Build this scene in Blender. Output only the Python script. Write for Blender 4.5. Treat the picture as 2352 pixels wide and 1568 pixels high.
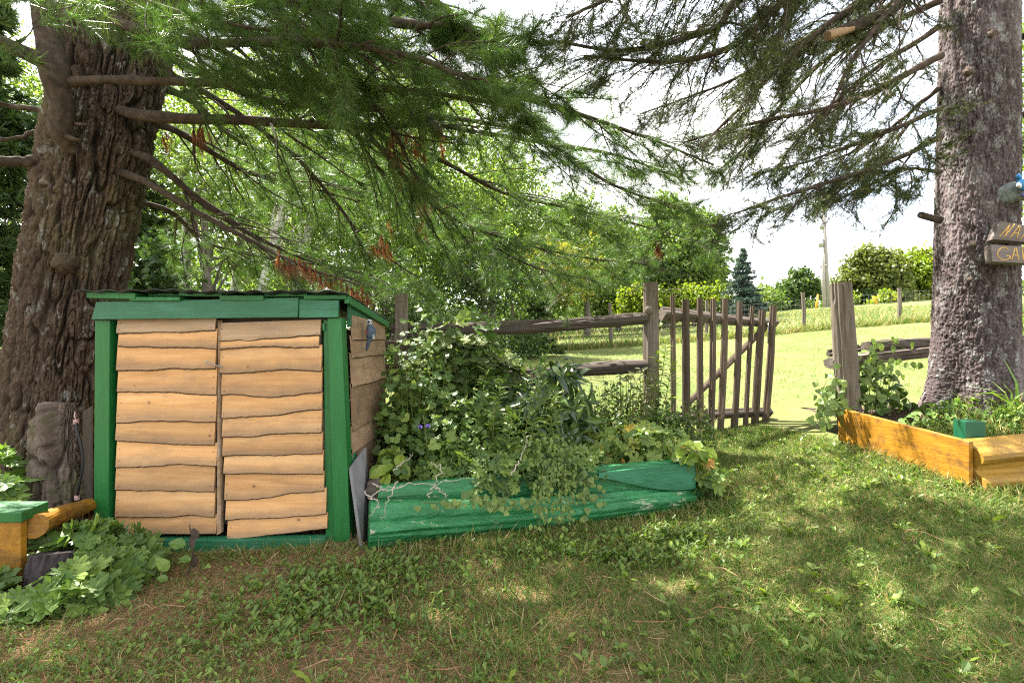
import bpy, math, random
import numpy as np
from mathutils import Vector, Matrix

for o in list(bpy.data.objects):
    bpy.data.objects.remove(o)
SC = bpy.context.scene
COL = SC.collection
EYE = 1.35
FPX = 1176.0

# ------------------------------------------------------------------ camera, sky, sun, exposure
cam = bpy.data.cameras.new("camera")
cam.lens = 18.0
cam.sensor_width = 36.0
cam.clip_start = 0.05
cam.clip_end = 2000
camo = bpy.data.objects.new("camera", cam)
camo.location = (0, 0, EYE)
camo.rotation_euler = (math.radians(90), 0, 0)
COL.objects.link(camo)
SC.camera = camo

SUN_TO = Vector((-0.50, 0.42, 0.98)).normalized()
world = bpy.data.worlds.new("World")
SC.world = world
world.use_nodes = True
wn = world.node_tree
wn.nodes.clear()
w_out = wn.nodes.new("ShaderNodeOutputWorld")
w_bg = wn.nodes.new("ShaderNodeBackground")
w_sky = wn.nodes.new("ShaderNodeTexSky")
w_sky.sky_type = 'NISHITA'
w_sky.sun_disc = False
w_sky.sun_elevation = math.asin(SUN_TO.z)
w_sky.sun_rotation = math.atan2(SUN_TO.x, SUN_TO.y)
w_co = wn.nodes.new("ShaderNodeTexCoord")
w_map = wn.nodes.new("ShaderNodeMapping")
w_map.inputs['Scale'].default_value = (1.4, 1.4, 4.0)
w_no = wn.nodes.new("ShaderNodeTexNoise")
w_no.inputs['Scale'].default_value = 1.6
w_no.inputs['Detail'].default_value = 6
w_rp = wn.nodes.new("ShaderNodeValToRGB")
w_rp.color_ramp.elements[0].position = 0.34
w_rp.color_ramp.elements[0].color = (0.5, 0.5, 0.5, 1)
w_rp.color_ramp.elements[1].position = 0.56
w_rp.color_ramp.elements[1].color = (1, 1, 1, 1)
w_mx = wn.nodes.new("ShaderNodeMix")
w_mx.data_type = 'RGBA'
w_mx.inputs[7].default_value = (4.9, 4.82, 4.66, 1)
L = wn.links.new
L(w_co.outputs['Generated'], w_map.inputs[0])
L(w_map.outputs[0], w_no.inputs['Vector'])
L(w_no.outputs['Fac'], w_rp.inputs[0])
L(w_rp.outputs[0], w_mx.inputs[0])
L(w_sky.outputs[0], w_mx.inputs[6])
L(w_mx.outputs[2], w_bg.inputs[0])
L(w_bg.outputs[0], w_out.inputs[0])
w_bg.inputs[1].default_value = 0.10

sun = bpy.data.lights.new("sun", 'SUN')
sun.energy = 5.0
sun.angle = math.radians(0.5)
sun.color = (1.0, 0.94, 0.83)
suno = bpy.data.objects.new("sun", sun)
suno.rotation_euler = SUN_TO.to_track_quat('Z', 'Y').to_euler()
suno.location = SUN_TO * 30
COL.objects.link(suno)

SC.view_settings.view_transform = 'Standard'
SC.view_settings.look = 'None'
SC.view_settings.gamma = 1
SC.view_settings.use_curve_mapping = False
SC.view_settings.exposure = 2.55
SC.render.engine = 'CYCLES'
SC.cycles.use_denoising = False
SC.cycles.filter_width = 1.15
SC.cycles.max_bounces = 7
SC.cycles.diffuse_bounces = 4
SC.cycles.glossy_bounces = 2
SC.cycles.transmission_bounces = 4
SC.cycles.transparent_max_bounces = 4
SC.cycles.caustics_reflective = False
SC.cycles.caustics_refractive = False

# ------------------------------------------------------------------ helpers
rng = np.random.default_rng(11)
RR = random.Random(5)


def P(px, py, d):
    """World point seen at (px, py) of the 2352 px wide photograph at depth d."""
    return np.array([(px - 1176) / FPX * d, d, EYE - (py - 784) / FPX * d])


def nrm(a):
    a = np.asarray(a, float)
    return a / np.maximum(np.linalg.norm(a, axis=-1, keepdims=True), 1e-9)


def _hash(ix, iy, iz, seed):
    h = (ix.astype(np.int64) * 374761393 + iy.astype(np.int64) * 668265263 + iz.astype(np.int64) * 2147483647 + seed * 1274126177) & 0xffffffff
    h = ((h ^ (h >> 13)) * 1274126177) & 0xffffffff
    h = h ^ (h >> 16)
    return (h & 0xffff) / 65535.0


def vnoise(p, seed=0):
    p = np.asarray(p, float)
    i = np.floor(p)
    f = p - i
    f = f * f * (3 - 2 * f)
    i = i.astype(np.int64)
    r = 0
    for dx in (0, 1):
        for dy in (0, 1):
            for dz in (0, 1):
                w = (f[..., 0] if dx else 1 - f[..., 0]) * (f[..., 1] if dy else 1 - f[..., 1]) * (f[..., 2] if dz else 1 - f[..., 2])
                r = r + w * _hash(i[..., 0] + dx, i[..., 1] + dy, i[..., 2] + dz, seed)
    return r * 2 - 1


def fbm(p, seed=0, o=4):
    p = np.asarray(p, float)
    r = 0
    a = 0.5
    for k in range(o):
        r = r + a * vnoise(p, seed + k)
        p = p * 2.03
        a *= 0.5
    return r


BASE = {}


def base_of(o):
    return BASE.get(o.name, np.zeros(3)) if o is not None else np.zeros(3)


def tag(o, label=None, cat=None, group=None, kind=None):
    if label:
        o['label'] = label
    if cat:
        o['category'] = cat
    if group:
        o['group'] = group
    if kind:
        o['kind'] = kind
    return o


def thing(name, label, cat, loc, group=None):
    o = bpy.data.objects.new(name, None)
    o.empty_display_size = 0.1
    COL.objects.link(o)
    o.location = Vector(loc)
    BASE[o.name] = np.array(loc, float)
    return tag(o, label, cat, group)


class B:
    def __init__(self):
        self.v, self.q, self.t, self.mq, self.mt, self.tone = [], [], [], [], [], []
        self.n = 0

    def add(self, V, Q=None, T=None, tone=0.5, mi=0):
        V = np.asarray(V, float).reshape(-1, 3)
        self.v.append(V)
        tn = np.asarray(tone, float)
        self.tone.append(np.broadcast_to(tn, (len(V),)) if tn.ndim == 0 else tn)
        if Q is not None and len(Q):
            Q = np.asarray(Q, int).reshape(-1, 4) + self.n
            self.q.append(Q)
            self.mq.append(np.full(len(Q), mi))
        if T is not None and len(T):
            T = np.asarray(T, int).reshape(-1, 3) + self.n
            self.t.append(T)
            self.mt.append(np.full(len(T), mi))
        self.n += len(V)
        return self

    def mesh(self, name, mats, smooth=False, off=None):
        V = np.concatenate(self.v) if self.v else np.zeros((0, 3))
        if off is not None:
            V = V - off
        Q = np.concatenate(self.q) if self.q else np.zeros((0, 4), int)
        T = np.concatenate(self.t) if self.t else np.zeros((0, 3), int)
        me = bpy.data.meshes.new(name)
        me.vertices.add(len(V))
        me.vertices.foreach_set('co', V.astype(np.float32).ravel())
        li = np.concatenate([Q.ravel(), T.ravel()])
        me.loops.add(len(li))
        me.loops.foreach_set('vertex_index', li.astype(np.int32))
        tot = np.concatenate([np.full(len(Q), 4), np.full(len(T), 3)])
        st = np.concatenate([[0], np.cumsum(tot)[:-1]]) if len(tot) else tot
        me.polygons.add(len(tot))
        me.polygons.foreach_set('loop_start', st.astype(np.int32))
        mi = np.concatenate((self.mq or [np.zeros(0, int)]) + (self.mt or [np.zeros(0, int)]))
        me.polygons.foreach_set('material_index', mi.astype(np.int32))
        me.polygons.foreach_set('use_smooth', np.full(len(tot), smooth))
        at = me.attributes.new('tone', 'FLOAT', 'POINT')
        at.data.foreach_set('value', np.concatenate(self.tone).astype(np.float32) if self.tone else np.zeros(0, np.float32))
        for m in (mats if isinstance(mats, (list, tuple)) else [mats]):
            me.materials.append(m)
        me.update(calc_edges=True)
        return me

    def build(self, name, mats, parent=None, loc=None, smooth=False):
        if parent is not None:
            off = base_of(parent)
        else:
            off = np.zeros(3) if loc is None else np.asarray(loc, float)
        o = bpy.data.objects.new(name, self.mesh(name, mats, smooth, off))
        COL.objects.link(o)
        if parent is not None:
            o.parent = parent
            BASE[o.name] = off
        else:
            o.location = Vector(off)
            BASE[o.name] = off
        return o


def resample(pts, n):
    pts = np.asarray(pts, float)
    # Catmull-Rom through the points
    q = np.vstack([2 * pts[0] - pts[1], pts, 2 * pts[-1] - pts[-2]])
    t = np.linspace(0, len(pts) - 1 - 1e-6, n)
    i = t.astype(int)
    f = (t - i)[:, None]
    p0, p1, p2, p3 = q[i], q[i + 1], q[i + 2], q[i + 3]
    return 0.5 * (2 * p1 + (p2 - p0) * f + (2 * p0 - 5 * p1 + 4 * p2 - p3) * f ** 2 + (3 * p1 - p0 - 3 * p2 + p3) * f ** 3)


def frames_along(pts):
    t = np.gradient(pts, axis=0)
    t = nrm(t)
    ref = np.array([0, 0, 1.0]) if abs(t[0][2]) < 0.8 else np.array([0, 1.0, 0])
    n = np.cross(t[0], ref)
    n /= np.linalg.norm(n)
    N = []
    for k in range(len(pts)):
        n = n - t[k] * np.dot(n, t[k])
        n = n / max(np.linalg.norm(n), 1e-9)
        N.append(n)
    N = np.array(N)
    return t, N, np.cross(t, N)


def tube(b, pts, rad, k=6, cap=True, mi=0, tone=0.5, disp=None):
    pts = np.asarray(pts, float)
    n = len(pts)
    rad = np.broadcast_to(np.asarray(rad, float), (n,))
    t, N, M = frames_along(pts)
    a = np.linspace(0, 2 * math.pi, k, endpoint=False)
    rr = rad[:, None] * np.ones((1, k))
    if disp is not None:
        rr = rr + disp
    V = pts[:, None, :] + (N[:, None, :] * np.cos(a)[None, :, None] + M[:, None, :] * np.sin(a)[None, :, None]) * rr[:, :, None]
    V = V.reshape(-1, 3)
    i = np.arange(n - 1)[:, None] * k
    j = np.arange(k)[None, :]
    j2 = (j + 1) % k
    Q = np.stack([i + j, i + j2, i + k + j2, i + k + j], -1).reshape(-1, 4)
    T = None
    if cap:
        V = np.vstack([V, pts[0], pts[-1]])
        c0, c1 = n * k, n * k + 1
        jj = np.arange(k)
        T = np.vstack([np.stack([np.full(k, c0), (jj + 1) % k, jj], -1),
                       np.stack([np.full(k, c1), (n - 1) * k + jj, (n - 1) * k + (jj + 1) % k], -1)])
    b.add(V, Q, T, tone, mi)


HQ = [(0, 3, 2, 1), (4, 5, 6, 7), (0, 1, 5, 4), (1, 2, 6, 5), (2, 3, 7, 6), (3, 0, 4, 7)]


def hexa(b, c, mi=0, tone=0.5):
    """c: 8 corners, bottom loop 0-3, top loop 4-7."""
    b.add(np.array(c, float), HQ, None, tone, mi)


def beam(b, p0, p1, w, h, up=(0, 0, 1), mi=0):
    p0, p1, up = np.array(p0, float), np.array(p1, float), np.array(up, float)
    t = nrm(p1 - p0)
    s = nrm(np.cross(t, up))
    u = np.cross(s, t)
    c = []
    for p in (p0, p1):
        for a, e in ((-1, -1), (1, -1), (1, 1), (-1, 1)):
            c.append(p + s * a * w / 2 + u * e * h / 2)
    hexa(b, c, mi)


def bevel(o, w=0.004, seg=2):
    m = o.modifiers.new('bevel', 'BEVEL')
    m.width = w
    m.segments = seg
    m.limit_method = 'ANGLE'
    return o


def frame_mats(d, n):
    """Columns x, y=d, z~n for arrays of directions and normals."""
    y = nrm(d)
    x = nrm(np.cross(y, n))
    z = np.cross(x, y)
    return np.stack([x, y, z], -1)


def scatter(b, tpl, pos, mats, scale, tone, mi=0):
    TV, TQ, TT = tpl
    n, k = len(pos), len(TV)
    sc = np.asarray(scale, float)
    sc = np.broadcast_to(sc, (n,))[:, None, None] if sc.ndim < 2 else sc[:, None, :]
    V = np.einsum('nij,nkj->nki', mats, TV[None] * sc) + np.asarray(pos)[:, None, :]
    off = (np.arange(n) * k)[:, None, None]
    Q = (np.asarray(TQ, int)[None] + off).reshape(-1, 4) if len(TQ) else None
    T = (np.asarray(TT, int)[None] + off).reshape(-1, 3) if len(TT) else None
    b.add(V.reshape(-1, 3), Q, T, np.repeat(np.broadcast_to(tone, (n,)), k), mi)


def rdir(n):
    return nrm(rng.normal(size=(n, 3)))


# ---- leaf templates: base at the origin, along +Y, face +Z
def tpl_leaf(w=0.3, droop=0.15, fold=0.08, wide=0.4):
    V = np.array([(0, 0, 0), (0, wide, 0.0), (0, 0.72, -droop * 0.4), (0, 1, -droop),
                  (w, wide, fold), (-w, wide, fold), (w * 0.66, 0.72, fold * 0.7 - droop * 0.4), (-w * 0.66, 0.72, fold * 0.7 - droop * 0.4),
                  (w * 0.55, 0.12, fold * 0.6), (-w * 0.55, 0.12, fold * 0.6)], float)
    Q = [(0, 8, 4, 1), (0, 1, 5, 9), (1, 4, 6, 2), (1, 2, 7, 5)]
    T = [(2, 6, 3), (2, 3, 7)]
    return V, Q, T


def tpl_palm(nl=7, depth=0.5, span=150, pts=5, cup=0.12, teeth=0.08, back=0.55):
    th, r = [], []
    sp = 2 * span / nl
    for l in range(nl):
        c = -span + sp * (l + 0.5)
        for k in range(pts):
            u = k / pts - 0.5 + 0.5 / pts
            a = c + u * sp
            prof = 1 - depth * (abs(2 * u) ** 2.8)
            ln = 1 - (1 - back) * (abs(a) / span) ** 1.3
            th.append(math.radians(a))
            r.append(0.62 * ln * prof * (1 + teeth * (1 if k % 2 == 0 else -1)))
    th, r = np.array(th), np.array(r)
    V = np.stack([np.sin(th) * r, 0.35 + np.cos(th) * r, cup * (r / 0.62) ** 2 + 0.03 * np.cos(th * nl)], -1)
    V = np.vstack([[(0, 0.3, 0)], V])
    n = len(th)
    T = [(0, k + 2, k + 1) for k in range(n - 1)]
    return V, [], T


def tpl_heart():
    a = [(0.0, 0.12), (0.22, 0.0), (0.42, 0.12), (0.46, 0.34), (0.3, 0.66), (0.0, 1.0), (-0.3, 0.66), (-0.46, 0.34), (-0.42, 0.12), (-0.22, 0.0)]
    V = np.array([(0, 0.4, 0)] + [(x, y, 0.12 * abs(x) - 0.15 * max(0, y - 0.5)) for x, y in a])
    T = [(0, 2 + k, 1 + k) if k < 9 else (0, 1, 10) for k in range(10)]
    return V, [], T


def tpl_blade(bend=0.4, w=0.03):
    V = np.array([(-w, 0, 0), (w, 0, 0), (w * 0.8, 0.55, bend * 0.3), (-w * 0.8, 0.55, bend * 0.3), (0, 1 - bend * 0.25, bend)])
    return V, [(0, 1, 2, 3)], [(3, 2, 4)]


TPL_QUAD = (np.array([(0, 0, 0), (0.36, 0.45, 0.08), (0, 1, -0.08), (-0.36, 0.45, 0.08)]), [(0, 1, 2, 3)], [])
TPL_OVATE, TPL_LANCE, TPL_BROAD = tpl_leaf(0.3), tpl_leaf(0.13, 0.2, 0.04), tpl_leaf(0.38, 0.18, 0.1)
TPL_GER = tpl_palm(7, 0.5, 165, 6, 0.1, 0.07, 0.62)
TPL_HOP = tpl_palm(5, 0.45, 150, 6, 0.1, 0.05)
TPL_CUR = tpl_palm(3, 0.32, 140, 6, 0.12, 0.07)
TPL_HEART = tpl_heart()

# ------------------------------------------------------------------ ground height
_cp = [(150, 1330, 3.0), (240, 1268, 3.36), (400, 1280, 3.34), (580, 1276, 3.34), (740, 1256, 3.36), (805, 1240, 3.38), (835, 1268, 3.15), (1600, 1170, 4.0), (1650, 1003, 5.5),
       (1800, 1000, 5.2), (1925, 1008, 4.6), (2225, 1112, 3.5), (2400, 1125, 3.45), (0, 1568, 2.0), (1176, 1568, 2.0), (2352, 1568, 2.0),
       (0, 1420, 2.5), (1176, 1400, 2.57), (2352, 1300, 2.7), (1200, 920, 6.0), (1400, 860, 8.0), (1800, 850, 10), (1850, 760, 16),
       (1402, 792, 16.5), (1200, 812, 15), (2140, 737, 16), (1900, 706, 45), (2140, 690, 45), (1500, 738, 45), (1300, 765, 30),
       (1000, 790, 20), (300, 800, 15), (-400, 850, 12), (500, 1080, 5.0), (1700, 735, 28), (2050, 715, 28), (2300, 930, 5.5)]
_cxyz = [P(*c) for c in _cp] + [np.array(c, float) for c in ((0, 130, 3.0), (110, 120, 6), (-110, 120, 2), (-60, 40, 1), (80, 40, 7), (0, -25, -0.6), (30, -20, 0.3), (-30, -20, -0.4), (0, 0, -0.02), (4, 0, 0.05), (-4, 0, -0.05), (200, 300, 5), (-200, 300, 2), (-5, 3.5, -0.02), (-8, 6, 0.2), (7, 4, 0.8))]
_cxyz = np.array(_cxyz)


def _mqk(a, b):
    return np.sqrt(((a[:, None, :2] - b[None, :, :2]) ** 2).sum(-1) + 2.0)


_n = len(_cxyz)
_A = np.zeros((_n + 3, _n + 3))
_A[:_n, :_n] = _mqk(_cxyz, _cxyz) - np.eye(_n) * 0.06
_A[:_n, _n] = 1
_A[:_n, _n + 1:] = _cxyz[:, :2]
_A[_n:, :_n] = _A[:_n, _n:].T
_W = np.linalg.solve(_A, np.concatenate([_cxyz[:, 2], np.zeros(3)]))


def G(x, y):
    x, y = np.atleast_1d(np.asarray(x, float)), np.atleast_1d(np.asarray(y, float))
    p = np.stack([x.ravel(), y.ravel()], -1)
    z = np.zeros(len(p))
    for s in range(0, len(p), 20000):
        k = _mqk(p[s:s + 20000], _cxyz)
        z[s:s + 20000] = k @ _W[:_n] + _W[_n] + p[s:s + 20000] @ _W[_n + 1:]
    return z.reshape(x.shape)


def g1(x, y):
    return float(G(x, y)[0])


# ------------------------------------------------------------------ materials
def new_mat(name):
    m = bpy.data.materials.new(name)
    m.use_nodes = True
    nt = m.node_tree
    nt.nodes.clear()
    out = nt.nodes.new("ShaderNodeOutputMaterial")
    return m, nt, out


def node(nt, typ, **kw):
    n = nt.nodes.new(typ)
    for k, v in kw.items():
        if k.startswith('i_'):
            n.inputs[k[2:].replace('_', ' ')].default_value = v
        else:
            setattr(n, k, v)
    return n


def ramp(nt, stops):
    r = nt.nodes.new("ShaderNodeValToRGB")
    e = r.color_ramp.elements
    while len(e) > 1:
        e.remove(e[-1])
    e[0].position, e[0].color = stops[0][0], (*stops[0][1], 1)
    for p, c in stops[1:]:
        x = e.new(p)
        x.color = (*c, 1)
    return r


def mixc(nt, fac, a, b, mode='MIX'):
    m = nt.nodes.new("ShaderNodeMix")
    m.data_type = 'RGBA'
    m.blend_type = mode
    for s, v in ((0, fac), (6, a), (7, b)):
        if isinstance(v, (int, float)):
            m.inputs[s].default_value = v
        elif isinstance(v, tuple):
            m.inputs[s].default_value = (*v, 1)
        else:
            nt.links.new(v, m.inputs[s])
    return m.outputs[2]


def noise_n(nt, vec, scale=(1, 1, 1), s=1.0, detail=5, rough=0.6, dist=0.0):
    mp = nt.nodes.new("ShaderNodeMapping")
    mp.inputs['Scale'].default_value = scale
    nt.links.new(vec, mp.inputs[0])
    n = nt.nodes.new("ShaderNodeTexNoise")
    n.inputs['Scale'].default_value = s
    n.inputs['Detail'].default_value = detail
    n.inputs['Roughness'].default_value = rough
    n.inputs['Distortion'].default_value = dist
    nt.links.new(mp.outputs[0], n.inputs['Vector'])
    return n.outputs['Fac']


def obj_vec(nt, rand=True):
    """Object coordinates, shifted by a random amount per object so that alike pieces differ."""
    tc = nt.nodes.new("ShaderNodeTexCoord")
    if not rand:
        return tc.outputs['Object'], None
    oi = nt.nodes.new("ShaderNodeObjectInfo")
    mu = nt.nodes.new("ShaderNodeMath")
    mu.operation = 'MULTIPLY'
    mu.inputs[1].default_value = 37.0
    nt.links.new(oi.outputs['Random'], mu.inputs[0])
    ad = nt.nodes.new("ShaderNodeVectorMath")
    ad.operation = 'ADD'
    nt.links.new(tc.outputs['Object'], ad.inputs[0])
    nt.links.new(mu.outputs[0], ad.inputs[1])
    return ad.outputs[0], oi.outputs['Random']


def finish(nt, out, col, rough=0.8, bump=None, bstr=0.3, bdist=0.01, spec=0.3, bsdf_extra=None):
    p = nt.nodes.new("ShaderNodeBsdfPrincipled")
    if isinstance(col, tuple):
        p.inputs['Base Color'].default_value = (*col, 1)
    else:
        nt.links.new(col, p.inputs['Base Color'])
    if isinstance(rough, (int, float)):
        p.inputs['Roughness'].default_value = rough
    else:
        nt.links.new(rough, p.inputs['Roughness'])
    p.inputs['Specular IOR Level'].default_value = spec
    if bump is not None:
        bn = nt.nodes.new("ShaderNodeBump")
        bn.inputs['Strength'].default_value = bstr
        bn.inputs['Distance'].default_value = bdist
        nt.links.new(bump, bn.inputs['Height'])
        nt.links.new(bn.outputs[0], p.inputs['Normal'])
    nt.links.new(p.outputs[0], out.inputs[0])
    return p


def wood_mat(name, c_dark, c_mid, c_light, grain=(3, 60, 60), stain=None, stain_amt=0.5, rough=0.8, bstr=0.4, spec=0.25, chips=None, chip_pos=0.66, vary=0.25, edge=None, knots=False, bdist=0.004):
    m, nt, out = new_mat(name)
    v, rnd = obj_vec(nt)
    g = noise_n(nt, v, grain, 1.0, 6, 0.65, 0.6)
    big = noise_n(nt, v, tuple(x * 0.12 for x in grain), 1.0, 3, 0.5, 1.2)
    col = ramp(nt, [(0.28, c_dark), (0.5, c_mid), (0.72, c_light)])
    nt.links.new(g, col.inputs[0])
    col2 = ramp(nt, [(0.3, c_dark), (0.55, c_mid), (0.75, c_light)])
    nt.links.new(big, col2.inputs[0])
    c = mixc(nt, 0.5, col.outputs[0], col2.outputs[0])
    if stain is not None:
        sn = noise_n(nt, v, (2.2, 5, 5), 1.5, 6, 0.7)
        sr = ramp(nt, [(0.5, (0, 0, 0)), (0.68, (1, 1, 1))])
        nt.links.new(sn, sr.inputs[0])
        mm = nt.nodes.new("ShaderNodeMath")
        mm.operation = 'MULTIPLY'
        mm.inputs[1].default_value = stain_amt
        nt.links.new(sr.outputs[0], mm.inputs[0])
        c = mixc(nt, mm.outputs[0], c, stain)
    if knots:
        mp = nt.nodes.new("ShaderNodeMapping")
        mp.inputs['Scale'].default_value = (4.2, 0.01, 5.5)
        nt.links.new(v, mp.inputs[0])
        vo = nt.nodes.new("ShaderNodeTexVoronoi")
        vo.inputs['Scale'].default_value = 1.0
        nt.links.new(mp.outputs[0], vo.inputs['Vector'])
        kr = ramp(nt, [(0.035, (0.75, 0.75, 0.75)), (0.055, (0.3, 0.3, 0.3)), (0.075, (0, 0, 0))])
        nt.links.new(vo.outputs['Distance'], kr.inputs[0])
        c = mixc(nt, kr.outputs[0], c, (0.13, 0.065, 0.03))
    if edge is not None:
        at = nt.nodes.new("ShaderNodeAttribute")
        at.attribute_name = 'tone'
        en = noise_n(nt, v, (5, 30, 9), 1.0, 6, 0.7)
        sm = nt.nodes.new("ShaderNodeMath")
        sm.operation = 'MULTIPLY_ADD'
        sm.inputs[1].default_value = 1.5
        nt.links.new(at.outputs['Fac'], sm.inputs[0])
        nt.links.new(en, sm.inputs[2])
        er = ramp(nt, [(1.25 / 2, (0, 0, 0)), (1.9 / 2, (0.62, 0.62, 0.62))])
        hf = nt.nodes.new("ShaderNodeMath")
        hf.operation = 'MULTIPLY'
        hf.inputs[1].default_value = 0.5
        nt.links.new(sm.outputs[0], hf.inputs[0])
        nt.links.new(hf.outputs[0], er.inputs[0])
        c = mixc(nt, er.outputs[0], c, edge)
    if chips is not None:
        cn = noise_n(nt, v, tuple(x * 0.4 for x in grain), 1.0, 8, 0.75, 0.4)
        cr = ramp(nt, [(chip_pos, (0, 0, 0)), (chip_pos + 0.03, (1, 1, 1))])
        nt.links.new(cn, cr.inputs[0])
        c = mixc(nt, cr.outputs[0], c, chips)
    if vary:
        hs = nt.nodes.new("ShaderNodeHueSaturation")
        mr = nt.nodes.new("ShaderNodeMapRange")
        mr.inputs[3].default_value = 1 - vary
        mr.inputs[4].default_value = 1 + vary * 0.6
        nt.links.new(rnd, mr.inputs[0])
        nt.links.new(mr.outputs[0], hs.inputs['Value'])
        nt.links.new(c, hs.inputs['Color'])
        c = hs.outputs[0]
    finish(nt, out, c, rough, g, bstr, bdist, spec)
    return m


def leaf_mat(name, stops, trans=0.35, src='obj', rough=0.45, spec=0.35, tcol=(1.25, 1.3, 0.55), warm=(1.2, 0.8)):
    m, nt, out = new_mat(name)
    if src == 'obj':
        f = nt.nodes.new("ShaderNodeObjectInfo").outputs['Random']
    else:
        a = nt.nodes.new("ShaderNodeAttribute")
        a.attribute_name = 'tone'
        f = a.outputs['Fac']
    r = ramp(nt, [(p_, (c_[0] * warm[0], c_[1], c_[2] * warm[1])) for p_, c_ in stops])
    nt.links.new(f, r.inputs[0])
    tc = nt.nodes.new("ShaderNodeTexCoord")
    n = noise_n(nt, tc.outputs['Object'], (1, 1, 1), 30 if src != 'obj' else 6, 3)
    rr = ramp(nt, [(0.25, (0.72, 0.72, 0.72)), (0.75, (1.2, 1.2, 1.2))])
    nt.links.new(n, rr.inputs[0])
    c = mixc(nt, 1.0, r.outputs[0], rr.outputs[0], 'MULTIPLY')
    p = nt.nodes.new("ShaderNodeBsdfPrincipled")
    nt.links.new(c, p.inputs['Base Color'])
    p.inputs['Roughness'].default_value = rough
    p.inputs['Specular IOR Level'].default_value = spec
    t = nt.nodes.new("ShaderNodeBsdfTranslucent")
    c2 = mixc(nt, 1.0, c, tcol, 'MULTIPLY')
    nt.links.new(c2, t.inputs[0])
    mx = nt.nodes.new("ShaderNodeMixShader")
    mx.inputs[0].default_value = trans
    nt.links.new(p.outputs[0], mx.inputs[1])
    nt.links.new(t.outputs[0], mx.inputs[2])
    nt.links.new(mx.outputs[0], out.inputs[0])
    return m


def plain_mat(name, c, rough=0.7, spec=0.3, var=0.25, s=20.0, metallic=0.0):
    m, nt, out = new_mat(name)
    tc = nt.nodes.new("ShaderNodeTexCoord")
    n = noise_n(nt, tc.outputs['Object'], (1, 1, 1), s, 5)
    r = ramp(nt, [(0.3, tuple(x * (1 - var) for x in c)), (0.7, tuple(min(1, x * (1 + var)) for x in c))])
    nt.links.new(n, r.inputs[0])
    p = finish(nt, out, r.outputs[0], rough, n, 0.2, 0.003, spec)
    p.inputs['Metallic'].default_value = metallic
    return m


def bark_mat(name, c_low, c_high, lichen, lpos=0.62, s=9.0, bstr=0.6, extra=None):
    """c_low: darker tone in the furrows; c_high: weathered plate faces; lichen patches grow on the plates."""
    m, nt, out = new_mat(name)
    tc = nt.nodes.new("ShaderNodeTexCoord")
    a = nt.nodes.new("ShaderNodeAttribute")
    a.attribute_name = 'tone'
    n = noise_n(nt, tc.outputs['Object'], (1, 1, 0.4), 45, 7, 0.7)
    r = ramp(nt, [(0.0, c_low), (1.0, c_high)])
    nt.links.new(a.outputs['Fac'], r.inputs[0])
    v = ramp(nt, [(0.25, (0.6, 0.6, 0.6)), (0.75, (1.35, 1.35, 1.35))])
    nt.links.new(n, v.inputs[0])
    c = mixc(nt, 1.0, r.outputs[0], v.outputs[0], 'MULTIPLY')
    if extra is not None:
        n3 = noise_n(nt, tc.outputs['Object'], (1, 1, 0.5), 2.2, 4, 0.6)
        e = ramp(nt, [(0.5, (0, 0, 0)), (0.66, (0.75, 0.75, 0.75))])
        nt.links.new(n3, e.inputs[0])
        c = mixc(nt, e.outputs[0], c, extra)
    n2 = noise_n(nt, tc.outputs['Object'], (1, 1, 0.6), s, 8, 0.72)
    l = ramp(nt, [(lpos, (0, 0, 0)), (lpos + 0.05, (0.8, 0.8, 0.8))])
    nt.links.new(n2, l.inputs[0])
    lm = mixc(nt, 1.0, l.outputs[0], a.outputs['Color'], 'MULTIPLY')
    c = mixc(nt, lm, c, lichen)
    finish(nt, out, c, 0.92, n, bstr, 0.01, 0.15)
    return m


M = {}
M['board'] = wood_mat('rough_sawn_pine', (0.36, 0.18, 0.068), (0.56, 0.315, 0.135), (0.72, 0.46, 0.235), (2.2, 38, 38), (0.27, 0.17, 0.10), 0.5, vary=0.22, knots=True, edge=(0.20, 0.145, 0.10))
M['board_grey'] = wood_mat('weathered_pine', (0.2, 0.13, 0.075), (0.32, 0.22, 0.13), (0.42, 0.36, 0.30), (2.5, 45, 45), (0.16, 0.13, 0.11), 0.6)
M['board_side'] = wood_mat('old_side_board', (0.20, 0.12, 0.07), (0.34, 0.22, 0.135), (0.45, 0.32, 0.21), (45, 2.5, 30), (0.12, 0.09, 0.07), 0.6)
M['bark_edge'] = plain_mat('live_edge_bark', (0.13, 0.092, 0.062), 0.95, 0.1, 0.65, 45)
M['green'] = wood_mat('green_paint', (0.007, 0.085, 0.017), (0.010, 0.125, 0.026), (0.018, 0.17, 0.042), (40, 40, 3), None, 0, 0.5, 0.5, 0.4, (0.10, 0.15, 0.09), 0.63, 0.1, bdist=0.008)
M['green_h'] = wood_mat('green_paint_teal_sheen', (0.010, 0.082, 0.036), (0.016, 0.122, 0.055), (0.035, 0.18, 0.09), (3, 40, 40), (0.05, 0.20, 0.14), 0.4, 0.5, 0.6, 0.4, (0.14, 0.17, 0.12), 0.665, 0.12, bdist=0.008)  # teal shift and pale patches put reflected light into the green paint colour
M['green_log'] = wood_mat('worn_green_paint', (0.008, 0.085, 0.020), (0.014, 0.145, 0.042), (0.05, 0.26, 0.105), (2, 26, 26), (0.005, 0.055, 0.016), 0.6, 0.45, 0.8, 0.45, (0.33, 0.36, 0.25), 0.60, 0.05, bdist=0.02)
M['yellow'] = wood_mat('worn_yellow_paint', (0.14, 0.062, 0.005), (0.29, 0.132, 0.009), (0.41, 0.205, 0.018), (25, 2.5, 25), (0.08, 0.045, 0.015), 0.85, 0.5, 0.6, 0.4, (0.16, 0.11, 0.07), 0.65, 0.1, bdist=0.01)
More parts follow.
